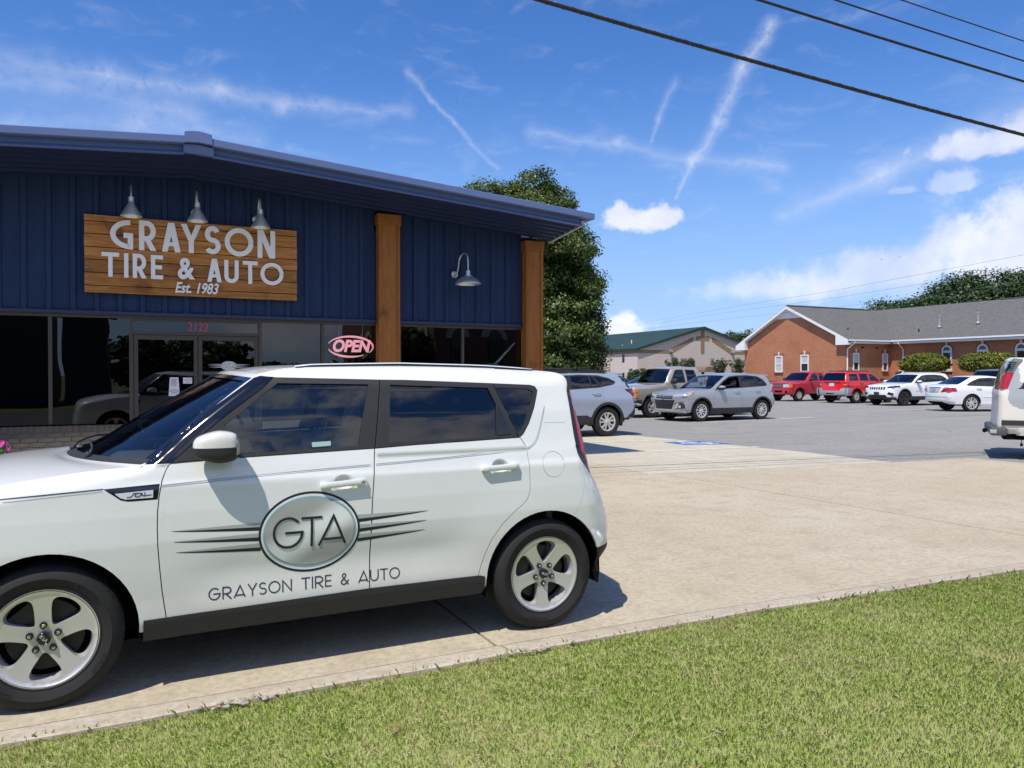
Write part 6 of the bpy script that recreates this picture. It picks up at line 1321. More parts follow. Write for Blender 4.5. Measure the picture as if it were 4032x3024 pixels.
r11, b11 = plain('grey_blue_suv', 'grey blue sport utility showing its roof behind the white saloon', (42.4, 26.2), 0, (Pv, WTV, 3.0, (.385, .22), [(.60, .66), (1.87, 1.88), (2.82, 2.83)], [(dA, [gA], [M_gl2]), (dB, [gB], [M_gl2])]), paint('grey_blue_paint', (.22, .27, .31), .4, .3), -1)
mirror(r11, .8, .95, 1.30, M_wh2)
# ================================================================== BRICK HALL BEYOND THE LOT
def brickmat(name, c1, c2, mort, axis):
    m = bpy.data.materials.new(name); m.use_nodes = True; t = m.node_tree; b = t.nodes['Principled BSDF']; b.inputs['Roughness'].default_value = .85; b.inputs['Specular IOR Level'].default_value = .2
    g = t.nodes.new('ShaderNodeNewGeometry').outputs['Position']; sp = t.nodes.new('ShaderNodeSeparateXYZ'); t.links.new(g, sp.inputs[0])
    v = comb(t, S(t, sp.outputs[1 if axis == 'x' else 0]), S(t, sp.outputs[2])); br = t.nodes.new('ShaderNodeTexBrick'); t.links.new(v, br.inputs[0])
    br.inputs['Color1'].default_value = (*c1, 1); br.inputs['Color2'].default_value = (*c2, 1); br.inputs['Mortar'].default_value = (*mort, 1); br.inputs['Scale'].default_value = 1
    br.inputs['Brick Width'].default_value = .21; br.inputs['Row Height'].default_value = .075; br.inputs['Mortar Size'].default_value = .008; br.inputs['Bias'].default_value = -.1
    n = noise(t, g, .8, 5, .6); n2 = noise(t, g, 9, 4, .7)
    c = mixc(t, n.smooth(.4, .75) * .4, br.outputs[0], tuple(x * .72 for x in c1)); c = mixc(t, n2.smooth(.55, .75) * .35, c, tuple(min(1, x * 1.3) for x in c2)); t.links.new(c, b.inputs['Base Color']); return m
M_b1 = brickmat('red_brick', (.39, .13, .058), (.48, .18, .085), (.45, .30, .21), 'x'); M_b2 = brickmat('red_brick_side', (.39, .13, .058), (.48, .18, .085), (.45, .30, .21), 'y')
M_wtrim = mat('white_trim', (.80, .80, .80), .5); M_stone = mat('keystone', (.66, .63, .58), .7)
M_shg = mat('shingle', (.105, .10, .096), .9, var=((.15, .143, .137), 3.0, .35, .65, (1, 1, 6)), bump=(14, .4, .02)); M_blind = mat('window_blind', (.50, .52, .50), .8); M_dkg = glass('hall_glass', (.12, .13, .14), 1.6)
M_pane = mat('dark_pane', (.03, .033, .035), .08, coat=.4)
hall = empty('brick_hall', (54, 45, 0), 'single storey red brick hall with grey shingle roof and white trim', 'building')
GXW, MX = 49.5, 54.6; CY = 47.75; Y0, Y1 = 42.07, 53.0; EZ = 4.15; RZ = 7.33
MX_R = MX + 7.6; MRZ = 7.55
def part(mb, nm, m, par=hall, **kw): return mb.go(nm, m, par, world=True, **kw)
# gable wing wall and the wall round the corner
part(MB().prism([(Y0, -.1), (Y1, -.1), (Y1, EZ), (CY, EZ + (CY - Y0) * .53 - .1), (Y0, EZ)], GXW, GXW + .3, 'x'), 'gable_wall', M_b1)
part(MB().box(GXW + .31, MX + .2, Y0, Y0 + .3, -.1, EZ), 'side_wall', M_b2); part(MB().box(GXW + .31, 70, Y1 - .3, Y1, -.1, EZ), 'side_wall', M_b2)
part(MB().box(MX, MX + .3, 4, Y0 - .004, -.1, EZ + .1), 'long_wall', M_b1)
# roofs
ov = .38
def slab_roof(q, th=.10):
    a = [Vector(p) for p in q]; return MB().add([tuple(p) for p in a] + [(p.x, p.y, p.z - th) for p in a], [(0, 1, 2, 3), (7, 6, 5, 4)] + [(i, (i + 1) % 4, 4 + (i + 1) % 4, 4 + i) for i in range(4)])
ez = 4.28; ye0, ye1 = Y0 - .55, Y1 + .75
part(slab_roof([(GXW - ov, ye0, ez), (GXW - ov, CY, RZ), (MX_R - .2, CY, RZ), (MX - .6, ye0, ez)]), 'wing_roof', M_shg); part(slab_roof([(GXW - ov, CY, RZ), (GXW - ov, ye1, ez - .1), (MX_R + 3, ye1, ez - .1), (MX_R + 3, CY, RZ)]), 'wing_roof', M_shg)
part(slab_roof([(MX - .6, 3.4, ez + .02), (MX - .6, 50, ez + .02), (MX_R, 50, MRZ), (MX_R, 3.4, MRZ)]), 'main_roof', M_shg); part(slab_roof([(MX_R, 3.4, MRZ), (MX_R, 50, MRZ), (MX_R + 8, 50, ez), (MX_R + 8, 3.4, ez)]), 'main_roof', M_shg)
part(MB().box(MX_R - .12, MX_R + .12, 3.4, 38, MRZ + .0, MRZ + .07), 'ridge_vent', M_shg); part(MB().box(GXW - .3, MX_R - 3, CY - .12, CY + .12, RZ + .0, RZ + .07), 'ridge_vent', M_shg)
# white rakes, returns, gutters, downpipes
for s_, ye, zz in ((-1, ye0, ez), (1, ye1, ez - .1)):
    part(MB().prism([(CY, RZ - .04), (ye, zz - .03), (ye, zz - .24), (CY, RZ - .26)], GXW - ov - .03, GXW - ov - .003, 'x'), 'rake_board', M_wtrim)
    part(MB().prism([(CY, RZ - .26), (ye, zz - .24), (ye, zz - .27), (CY, RZ - .29)], GXW - ov, GXW + .02, 'x'), 'rake_soffit', M_wtrim)
    part(MB().prism([(ye, zz - .24), (ye, zz - .42), (ye - s_ * 1.15, zz - .42), (ye - s_ * 1.15, zz + .40)], GXW - ov - .035, GXW - .02, 'x'), 'eave_return', M_wtrim)
part(MB().prism([(CY - 1.6, RZ - 1.05), (CY + 1.6, RZ - 1.05), (CY, RZ - .22)], GXW - .03, GXW + .0, 'x'), 'gable_peak', M_wtrim)
part(MB().box(GXW - ov + .05, MX - .6, ye0 - .10, ye0 + .02, ez - .14, ez - .02), 'gutter', M_wtrim); part(MB().box(GXW, MX - .6, ye0 + .02, Y0 - .002, ez - .30, ez - .18), 'soffit', M_wtrim)
part(MB().box(MX - .72, MX - .60, 3.4, ye0 - .102, ez - .12, ez), 'gutter', M_wtrim); part(MB().box(MX - .60, MX - .004, 3.4, ye0 - .11, ez - .30, ez - .15), 'soffit', M_wtrim)
for (x, y) in ((GXW + .10, Y0 - .09), (MX - .09, 40.85)):
    gx_, gy_ = (GXW + .3, ye0 - .04) if x < 52 else (MX - .66, 40.85)
    part(MB().tube([(gx_, gy_, ez - .1), (gx_, gy_, ez - .28), (x, y, ez - .75), (x, y, 0)], .055, 6), 'downpipe', M_wtrim)
def sash(y, x, facing, z0, z1, w, dark):
    q = sub('window', hall); q.location = (0, 0, 0)
    def bx(nm, u0, u1, c0, c1, d0, d1, m):
        if facing == 'x': MB().box(x - d1, x - d0, y + u0, y + u1, c0, c1).go(nm, m, q, world=True)
        else: MB().box(y + u0, y + u1, x - d1, x - d0, c0, c1).go(nm, m, q, world=True)
    h = w / 2; f = .085; zm = (z0 + z1) / 2
    for a, b in ((-h, -h + f), (h - f, h)): bx('frame', a, b, z0, z1, .0, .07, M_wtrim)
    bx('frame', -h + f, h - f, z1 - f, z1, .0, .07, M_wtrim); bx('frame', -h + f, h - f, z0, z0 + f, .0, .07, M_wtrim); bx('frame', -h + f, h - f, zm - .035, zm + .035, .0, .05, M_wtrim)
    bx('pane', -h + f, h - f, zm + .035, z1 - f, .0, .02, M_blind); bx('pane', -h + f, h - f, z0 + f, zm - .035, .0, .02, M_pane if dark else M_blind)
    bx('sill', -h - .06, h + .06, z0 - .09, z0 - .005, .0, .10, mat('brick_sill', (.24, .085, .05), .85))
    bx('lintel', -h - .12, h + .12, z1 + .004, z1 + .20, .0, .02, mat('soldier_brick', (.30, .10, .055), .85)); 
    if facing == 'x': MB().prism([(y - .055, z1 + .01), (y + .055, z1 + .01), (y + .09, z1 + .32), (y - .09, z1 + .32)], x - .06, x - .021, 'x').go('keystone', M_stone, q, world=True)
    else: MB().prism([(y - .055, z1 + .01), (y + .055, z1 + .01), (y + .09, z1 + .32), (y - .09, z1 + .32)], x - .06, x - .021, 'y').go('keystone', M_stone, q, world=True)
sash(48.9, GXW, 'x', 1.76, 3.16, .84, False); sash(46.08, GXW, 'x', 1.78, 3.19, .84, True); sash(50.63, Y0, 'y', 1.84, 3.25, .66, True); sash(53.95, Y0, 'y', 1.84, 3.25, .60, True)
for x in (51.4, 53.0): part(MB().box(x - .12, x + .12, Y0 - .02, Y0 - .002, 3.62, 3.74), 'wall_vent', M_dark)
part(MB().box(MX - .06, MX - .002, 40.55, 41.55, 0, 1.75), 'door', mat('brown_door', (.05, .03, .02), .6)); part(MB().box(MX - .08, MX - .061, 40.85, 41.25, 1.84, 1.94), 'door_plate', M_stone)
def arched(y, z0, zs, w):
    q = sub('window', hall); q.location = (0, 0, 0); h = w / 2
    def ring(r0, r1, a, b, nm, m): 
        P_ = [(y + r0 * math.cos(t), zs + r0 * math.sin(t)) for t in np.linspace(0, math.pi, 18)] + [(y + r1 * math.cos(t), zs + r1 * math.sin(t)) for t in np.linspace(math.pi, 0, 18)]; MB().prism(P_, MX - b, MX - a, 'x').go(nm, m, q, world=True)
    ring(h, h - .12, .0, .08, 'arch_frame', M_wtrim); MB().box(MX - .08, MX, y - h, y - h + .12, z0, zs - .002).box(MX - .08, MX, y + h - .12, y + h, z0, zs - .002).box(MX - .07, MX, y - h + .121, y + h - .121, zs - .16, zs - .003).box(MX - .08, MX, y - h + .121, y + h - .121, z0, z0 + .1).go('frame', M_wtrim, q, world=True)
    MB().prism([(y + (h - .12) * math.cos(t), zs + (h - .12) * math.sin(t)) for t in np.linspace(0, math.pi, 18)], MX - .03, MX - .01, 'x').go('fanlight', M_pane, q, world=True)
    MB().box(MX - .03, MX - .01, y - h + .12, y + h - .12, z0 + .1, zs - .16).go('pane', M_pane, q, world=True)
    ring(h + .02, h + .17, .0, .02, 'brick_arch', MATS['soldier_brick']); ring(h + .171, h + .21, .0, .025, 'arch_line', mat('pale_brick', (.50, .25, .15), .85))
    MB().prism([(y - .07, zs + h + .0), (y + .07, zs + h + .0), (y + .12, zs + h + .36), (y - .12, zs + h + .36)], MX - .10, MX - .081, 'x').go('keystone', M_stone, q, world=True); MB().box(MX - .12, MX, y - h - .05, y + h + .05, z0 - .12, z0 - .003).go('sill', M_stone, q, world=True)
for y in (37.25, 34.55, 31.88, 29.2): arched(y, 1.9, 3.35, .80)
for (x, y, z, h) in ((MX + 1.6, 39.0, 5.2, .85), (MX + 2.0, 36.2, 5.35, .8)):
    part(MB().tube([(x, y, z), (x, y, z + h)], .055, 8).lathe([(.0, h + .08), (.12, h + .06), (.12, h), (.06, h - .01)], (x, y, z), 'z', 10).lathe([(.16, .05), (.06, .18)], (x, y, z), 'z', 10), 'roof_flue', M_galv)
for (x, y, z) in ((MX + 1.0, 40.3, 4.98), (51.2, 43.3, 5.12)): part(MB().tube([(x, y, z - .1), (x, y, z + .18)], .05, 6), 'roof_vent', M_dark)
# low railing at the foot of the gable
rl = empty('brown_railing', (47.8, 51.2, 0), 'low brown railing in front of the gable end of the brick hall', 'railing'); M_rail = mat('brown_rail', (.16, .075, .045), .7)
for z in (.35, .98): MB().box(47.76, 47.84, 46.0, 56.5, z, z + .07).go('rail', M_rail, rl, world=True)
rb = MB().box(-.02, .02, -.03, .03, 0, .96).me('baluster')
for k in range(60): o = link('baluster', rb, M_rail, rl); o.location = Vector((47.8, 46.05 + k * .175, 0)) - rl.location

# ================================================================== PALE BLOCK GYM HALL
def blockmat():
    m = bpy.data.materials.new('pink_block'); m.use_nodes = True; t = m.node_tree; b = t.nodes['Principled BSDF']; b.inputs['Roughness'].default_value = .9; b.inputs['Specular IOR Level'].default_value = .15
    g = t.nodes.new('ShaderNodeNewGeometry').outputs['Position']; sp = t.nodes.new('ShaderNodeSeparateXYZ'); t.links.new(g, sp.inputs[0]); v = comb(t, S(t, sp.outputs[0]) + S(t, sp.outputs[1]), S(t, sp.outputs[2]))
    br = t.nodes.new('ShaderNodeTexBrick'); t.links.new(v, br.inputs[0]); br.inputs['Color1'].default_value = (.64, .535, .49, 1); br.inputs['Color2'].default_value = (.67, .565, .515, 1); br.inputs['Mortar'].default_value = (.47, .385, .35, 1)
    br.inputs['Scale'].default_value = 1; br.inputs['Brick Width'].default_value = .42; br.inputs['Row Height'].default_value = .205; br.inputs['Mortar Size'].default_value = .022
    n = noise(t, g, .45, 6, .68); n2 = noise(t, g, 2.6, 5, .7); dirt = n.smooth(.54, .70) * n2.smooth(.45, .62) * .4
    t.links.new(mixc(t, dirt, br.outputs[0], (.34, .28, .25)), b.inputs['Base Color']); return m
M_pink = blockmat(); M_tan = mat('tan_block', (.27, .175, .09), .9, var=((.31, .21, .115), 5, .4, .6)); M_green = mat('green_metal_roof', (.018, .046, .031), .6, var=((.025, .058, .04), .5, .4, .7)); M_gedge = mat('dark_green_trim', (.012, .04, .028), .5)
gym = empty('gym_hall', (72.9, 86.5, 0), 'pale pink block hall with green metal roof and a tan cross on its gable', 'building')
GX0, GX1, GY, gcx = 61.6, 84.2, 86.5, 72.88
def gp(mb, nm, m, **kw): return mb.go(nm, m, gym, world=True, **kw)
gp(MB().prism([(GX0, -1.5), (GX1, -1.5), (GX1, 5.1), (gcx, 8.28), (GX0, 5.1)], GY, GY + .3), 'gable_wall', M_pink); gp(MB().box(GX0, GX0 + .3, GY + .301, 135, -1.5, 5.1).box(GX1 - .3, GX1, GY + .301, 135, -1.5, 5.1), 'side_wall', M_pink)
for s_, xe in ((-1, GX0 - .35), (1, GX1 + .35)):
    ze = 8.42 - abs(xe - gcx) * .2814; gp(slab_roof([(xe, GY - .35, ze), (gcx, GY - .35, 8.42), (gcx, 135, 8.42), (xe, 135, ze)], .12), 'roof_slope', M_green)
    gp(MB().prism([(xe, ze + .02), (gcx, 8.44), (gcx, 8.14), (xe, ze - .26)], GY - .40, GY - .352), 'rake_trim', M_gedge); gp(MB().box(min(xe, xe + s_ * .06), max(xe, xe + s_ * .06), GY - .35, 135, ze - .26, ze + .01), 'eave_trim', M_gedge)
def tan(poly, nm): gp(MB().prism(poly, GY - .02, GY - .003), nm, M_tan)
tan([(72.55, 4.52), (73.2, 4.52), (73.2, 7.98), (72.55, 7.98)], 'cross_upright'); tan([(71.66, 6.40), (72.54, 6.40), (72.54, 7.06), (71.66, 7.06)], 'cross_arm'); tan([(73.21, 6.40), (74.08, 6.40), (74.08, 7.06), (73.21, 7.06)], 'cross_arm')
tan([(71.2, 6.97), (71.2, 6.34), (67.4, 4.50), (66.85, 4.50), (66.85, 5.03)], 'slanting_band'); tan([(74.55, 6.97), (74.55, 6.34), (78.1, 4.50), (78.7, 4.50), (78.7, 5.0)], 'slanting_band')
tan([(GX0, 4.52), (66.84, 4.52), (66.84, 4.98), (GX0, 4.98)], 'level_band'); tan([(78.71, 4.52), (GX1, 4.52), (GX1, 4.98), (78.71, 4.98)], 'level_band'); gp(MB().box(GX0 - .02, GX0 - .003, GY, 130, 4.48, 4.93), 'level_band', M_tan)
for x in (67.15, 78.25): gp(MB().prism([(GY - .45, 4.72), (GY - .45, 4.95), (GY - .003, 5.08), (GY - .003, 4.62)], x - .2, x + .2, 'x'), 'flood_lamp', M_galv)
gp(MB().prism([(4.6, 0), (5, 0), (5, 1), (4.6, 1)], 0, .01), 'spare', M_galv) if False else None
M_brz = mat('bronze_canopy', (.19, .14, .11), .5)
for xc in (71.15, 79.18):
    q = sub('door_canopy', gym); n = 14; A_ = [(xc + .98 * math.cos(t), 1.95 + .78 * math.sin(t)) for t in np.linspace(0, math.pi, n)]
    MB().prism(A_, GY - 3.6, GY - .01).go('canopy_vault', M_brz, q, world=True)
    for k in range(9): x = xc - .85 + k * .21; MB().box(x - .02, x + .02, GY - 3.63, GY - 3.605, 1.95, 1.95 + .78 * math.sqrt(max(.02, 1 - ((x - xc) / .98) ** 2)) - .03).go('canopy_rib', mat('canopy_rib', (.27, .21, .17), .5), q, world=True)
    for s_ in (-.93, .93): MB().tube([(xc + s_, GY - 3.5, -1.5), (xc + s_, GY - 3.5, 1.94)], .04, 6).go('canopy_post', M_brz, q, world=True)
    gp(MB().box(xc - .9, xc + .9, GY - .03, GY - .004, -1.5, 1.3), 'door', M_dark)
gp(MB().box(72.70, 73.04, GY - .12, GY - .004, 1.6, 2.05), 'wall_lantern', M_dark)
for z0, z1 in ((3.3, 4.45), (.6, 1.82)): gp(MB().box(GX0 - .03, GX0 - .003, 89.55, 90.1, z0, z1), 'slit_window', M_pane)
gp(MB().tube([(GX0 - .08, 93.2, 5.0), (GX0 - .08, 93.2, -1)], .08, 6), 'downpipe', mat('tan_pipe', (.42, .33, .27), .7)); gp(MB().box(GX0 - .25, GX0 - .003, 92.5, 92.9, 4.65, 4.95), 'flood_lamp', M_galv)
gp(MB().tube([(64.5, 92, 5.9), (64.5, 92, 6.6)], .07, 6).tube([(63.6, 93, 5.6), (63.6, 93, 5.9)], .07, 6), 'roof_vent', M_wtrim)

# ================================================================== TREES AND SHRUBS
def leafmat(name, c1, c2, tr=.25, sc=.9):
    m = bpy.data.materials.new(name); m.use_nodes = True; t = m.node_tree; t.nodes.clear(); o = t.nodes.new('ShaderNodeOutputMaterial'); g = t.nodes.new('ShaderNodeNewGeometry')
    n = noise(t, g.outputs['Position'], sc, 4, .6); isl = S(t, g.outputs['Random Per Island']); c = mixc(t, (n * .8 + isl * .5 - .15).smooth(.2, .85), c1, c2)
    d = t.nodes.new('ShaderNodeBsdfDiffuse'); tl = t.nodes.new('ShaderNodeBsdfTranslucent'); gl = t.nodes.new('ShaderNodeBsdfGlossy'); gl.inputs['Roughness'].default_value = .45; t.links.new(c, d.inputs[0]); t.links.new(c, tl.inputs[0])
    mx = t.nodes.new('ShaderNodeMixShader'); mx.inputs[0].default_value = tr; t.links.new(d.outputs[0], mx.inputs[1]); t.links.new(tl.outputs[0], mx.inputs[2])
    m2 = t.nodes.new('ShaderNodeMixShader'); m2.inputs[0].default_value = .04; t.links.new(mx.outputs[0], m2.inputs[1]); t.links.new(gl.outputs[0], m2.inputs[2]); t.links.new(m2.outputs[0], o.inputs[0]); return m
M_oak = leafmat('oak_leaf', (.040, .078, .015), (.155, .195, .040)); M_far1 = leafmat('far_leaf', (.026, .058, .018), (.075, .12, .035), .2, .35); M_yew = leafmat('clipped_bush_leaf', (.09, .12, .012), (.25, .25, .026), .25, 1.4)
M_con = leafmat('conifer_leaf', (.025, .06, .015), (.05, .10, .025)); M_myr = leafmat('myrtle_leaf', (.05, .07, .028), (.10, .12, .05)); M_bark = mat('bark', (.09, .075, .06), .95, bump=(20, .6, .02)); M_barkp = mat('pale_bark', (.30, .24, .18), .9)
def quads(C, Nn, size, asp=.6, jit=.35):
    """leaf quads: centres C, facing Nn"""
    n = len(C); N = Nn + RNG.normal(0, .6, (n, 3)); N /= np.linalg.norm(N, axis=1)[:, None]; a = RNG.normal(size=(n, 3)); U = np.cross(N, a); U /= np.linalg.norm(U, axis=1)[:, None] + 1e-9; Vv = np.cross(N, U)
    s_ = size * RNG.uniform(1 - jit, 1 + jit, (n, 1)); P = np.stack([C - U * s_, C + Vv * s_ * asp + N * s_ * .15, C + U * s_, C - Vv * s_ * asp + N * s_ * .15], 1).reshape(-1, 3); return P
def fast_mesh(name, P, k=4):
    n = len(P) // k; me = bpy.data.meshes.new(name); me.vertices.add(len(P)); me.vertices.foreach_set('co', P.astype(np.float32).ravel()); me.loops.add(len(P)); me.loops.foreach_set('vertex_index', np.arange(len(P), dtype=np.int32)); me.polygons.add(n); me.polygons.foreach_set('loop_start', np.arange(0, len(P), k, dtype=np.int32)); me.polygons.foreach_set('loop_total', np.full(n, k, np.int32)); me.update(calc_edges=True); return me
def crown(blobs, nl, size, per=26, cl=.42, inner=.55):
    """leaf clumps scattered through the outer part of overlapping ellipsoids"""
    vol = np.array([b[3] * b[4] * b[5] for b in blobs]) ** (2 / 3); vol = vol / vol.sum(); out = []; nn = []
    for b, f in zip(blobs, vol):
        k = max(4, int(nl * f / per)); d = RNG.normal(size=(k, 3)); d /= np.linalg.norm(d, axis=1)[:, None]; r = RNG.uniform(inner, 1.04, (k, 1)) ** .6; c = np.array(b[:3]) + d * r * np.array(b[3:6])
        q = np.repeat(c, per, 0) + np.clip(RNG.normal(0, cl, (k * per, 3)), -2.1 * cl, 2.1 * cl) * np.array([1, 1, .62]); out.append(q); nn.append(np.repeat(d, per, 0) + np.array([0, 0, .55]))
    return quads(np.concatenate(out), np.concatenate(nn), size)
def tree(name, label, base, trunk, limbs, blobs, nl, size, m, cat='tree', group=None, per=26, cl=.42, bark=None, inner=.55):
    r = empty(name, base, label, cat, group=group); h, r0 = trunk
    MB().tube([(0, 0, -.3), (.03, .02, h * .35), (-.04, .05, h * .7), (0, 0, h)], [r0 * 1.25, r0, r0 * .75, r0 * .35], 10).go('trunk', bark or M_bark, r, smooth=True)
    if limbs:
        mb = MB()
        for (z, dx, dy, dz, rr) in limbs: mb = MB(); mb.tube([(0, 0, z), (dx * .5, dy * .5, z + dz * .6), (dx, dy, z + dz)], [rr, rr * .7, rr * .3], 7); mb.go('limb', bark or M_bark, r, smooth=True)
    link('crown', fast_mesh('crown', crown(blobs, nl, size, per, cl, inner)), m, r); return r
# the big tree beyond the right end of the shop
bl = []
for (x, z, rx, rz) in [(-.1, 10.8, 1.2, 1.1), (.9, 10.0, 1.0, 1.0), (-1.4, 10.5, 1.2, .9), (-2.8, 10.5, 1.1, .9), (-3.9, 10.0, 1.0, .8), (1.6, 9.1, .9, .9), (-.5, 9.3, 1.8, 1.2), (-2.6, 9.1, 1.8, 1.2), (-4.3, 8.7, 1.4, 1.2), (.8, 8.1, 1.6, 1.1), (2.0, 7.7, .9, .9), (-1.5, 7.7, 2, 1.2), (1.6, 6.6, 1.5, 1.0), (2.5, 6.0, .9, .9), (-.5, 6.3, 2, 1.2), (-3.2, 6.7, 2, 1.4), (2.2, 4.9, 1.2, .9), (.8, 4.9, 1.8, 1.1), (-1.2, 4.7, 2, 1.2), (2.4, 3.6, 1.1, .9), (1.0, 3.5, 1.7, 1.0), (-1, 3.2, 2, 1.2), (2.6, 2.4, 1.0, .8), (1.3, 2.2, 1.6, .9), (-.8, 1.8, 2, 1.0), (2.8, 1.3, .8, .7), (1.2, 1.0, 1.6, .8)]:
    d = RNG.uniform(-1.0, 1.0); bl.append((x * .8973 + d * .4415, -x * .4415 + d * .8973, z + .35, rx, rx, rz)); bl.append((x * .8973 + (d - 1.3) * .4415 + .2, -x * .4415 + (d - 1.3) * .8973, z + .1, rx * .6, rx * .6, rz * .62))
tree('large_oak', 'tall dense green tree standing behind the right end of the navy shop', (19.2, 36.0, 0), (9, .38), [(2.5, 1.8, -.8, 2.4, .16), (3.2, -1.8, .8, 2.6, .16), (4.5, 1.2, 1.0, 2.4, .13), (5.5, -1.0, -1.0, 2.4, .12), (6.5, .9, -.5, 2.6, .10)], bl, 190000, .074, M_oak, per=60, cl=.22, inner=.7)
def lump(base, w, h, n, k=9, dp=.7):
    B = []
    for i in range(k):
        a = RNG.uniform(-1, 1); zz = RNG.uniform(.35, .86) * (1 - .35 * a * a); B.append((a * w * .40, RNG.uniform(-1, 1) * w * .3 * dp, zz * h, w * RNG.uniform(.18, .28), w * .22 * dp + .6, h * RNG.uniform(.13, .2)))
    return B
# wood behind the brick hall
for i, (xp, yt, d, w, lab) in enumerate([(3470, 1178, 95, 6.5, 'rounded dark tree left of the others behind the brick hall roof ridge'), (3560, 1172, 98, 6, 'dark tree second from the left behind the brick hall roof'), (3625, 1172, 96, 4.5, 'small upright tree in the dip of the tree line behind the hall'),
                                      (3715, 1100, 92, 6.5, 'tall tree at the step in the tree line behind the brick hall'), (3800, 1072, 90, 7.5, 'tall bushy tree behind the second roof flue of the brick hall'), (3900, 1055, 88, 8.5, 'tallest broad tree behind the brick hall roof'), (4000, 1060, 87, 8, 'broad tree behind the hall roof at the right edge'), (4090, 1050, 86, 8, 'tree behind the hall roof beyond the right edge')]):
    f = 3028; r = (xp - 2016) / f; ps = R_(26.2); X = d * (math.sin(ps) + r * math.cos(ps)); Y = d * (math.cos(ps) - r * math.sin(ps)); h = 1.515 + (1477 - yt) / f * d
    B = lump(None, w, h, 0, 12) + [(0, 0, h * .78, w * .36, w * .34, h * .2), (-w * .25, 0, h * .6, w * .3, w * .3, h * .2), (w * .25, 0, h * .6, w * .3, w * .3, h * .2)]
    tree('wood_tree', lab, (X, Y, 0), (h * .7, .3), [], B, 24000, .17, M_far1, group='trees behind the brick hall', per=22, cl=.55)
for (xp, yt, d, w, lab) in [(2880, 1303, 150, 6.5, 'tree peeping over the gym roof left of the brick gable'), (2945, 1300, 150, 6, 'tree between the gym roof and the brick gable')]:
    r = (xp - 2016) / 3028; ps = R_(26.2); X = d * (math.sin(ps) + r * math.cos(ps)); Y = d * (math.cos(ps) - r * math.sin(ps)); h = 1.515 + (1477 - yt) / 3028 * d
    tree('wood_tree', lab, (X, Y, 0), (h * .7, .3), [], lump(None, w, h, 0, 10) + [(0, 0, h * .75, w * .4, w * .35, h * .22)], 12000, .22, M_far1, group='trees behind the gym hall', per=20, cl=.6)
# a far wood closing the horizon
P_ = []
for k in range(260):
    a = R_(RNG.uniform(-60, 110)); d = RNG.uniform(230, 300); P_.append((d * math.sin(a), d * math.cos(a), RNG.uniform(2, 5), RNG.uniform(5, 9), RNG.uniform(5, 9), RNG.uniform(2.5, 4.2)))
o = link('far_wood', fast_mesh('far_wood', crown(P_, 40000, .9, 20, 1.6)), M_far1); o['kind'] = 'stuff'; o['label'] = 'distant dark wood closing the horizon'
# clipped bushes before the long wall
for (x, y, w, lab) in [(53.0, 38.0, 3.5, 'flat topped clipped green bush left of the two before the brick hall'), (52.6, 33.0, 3.7, 'flat topped clipped green bush behind the grey blue sport utility')]:
    B = [(RNG.uniform(-.12, .12), t * w * .36, 2.36 + RNG.uniform(-.05, .05) + .06 * (1 - t * t), .85, w * .155, .72 * (1 - .25 * t * t)) for t in np.linspace(-1, 1, 8)]
    t = empty('clipped_bush', (x, y, 0), lab, 'bush', group='clipped bushes before the hall')
    for k in range(9): a = RNG.uniform(-1, 1); MB().tube([(0, a * .25, 0), (RNG.normal(0, .1), a * .7, 1.2), (RNG.normal(0, .2), a * 1.2, 2.1)], [.05, .04, .02], 6).go('stem', M_bark, t, smooth=True)
    link('foliage', fast_mesh('foliage', crown(B, 26000, .062, 14, .09)), M_yew, t)
hd = empty('low_hedge', (52.6, 35.9, 0), 'low dark hedge between the two clipped bushes before the brick hall', 'hedge'); link('foliage', fast_mesh('foliage', crown([(0, y, .55, .6, .6, .62) for y in np.arange(-1.4, 1.6, .6)], 5000, .10, 16, .15)), M_con, hd)
# three clipped cones by the gym
for xp, h, d in ((2487, 2.0, 84), (2508, 2.05, 83), (2532, 2.1, 82)):
    r = (xp - 2016) / 3028; ps = R_(26.2); X = d * (math.sin(ps) + r * math.cos(ps)); Y = d * (math.cos(ps) - r * math.sin(ps)); h = {2487: 2.25, 2508: 2.2, 2532: 2.3}[xp]
    t = empty('clipped_conifer', (X, Y, 0), {2487: 'leftmost of three rounded conifers before the pink gym corner', 2508: 'middle of three rounded conifers before the pink gym corner', 2532: 'rightmost of three rounded conifers before the pink gym corner'}[xp], 'conifer', group='three conifers by the gym')
    MB().tube([(0, 0, -.8), (0, 0, 1.5)], [.08, .03], 6).go('trunk', M_bark, t); link('foliage', fast_mesh('foliage', crown([(0, 0, z, rr, rr, .5) for z, rr in ((-.1, .72), (.4, .72), (.9, .66), (1.35, .5), (1.75, .3))], 5000, .085, 14, .09)), M_con, t)
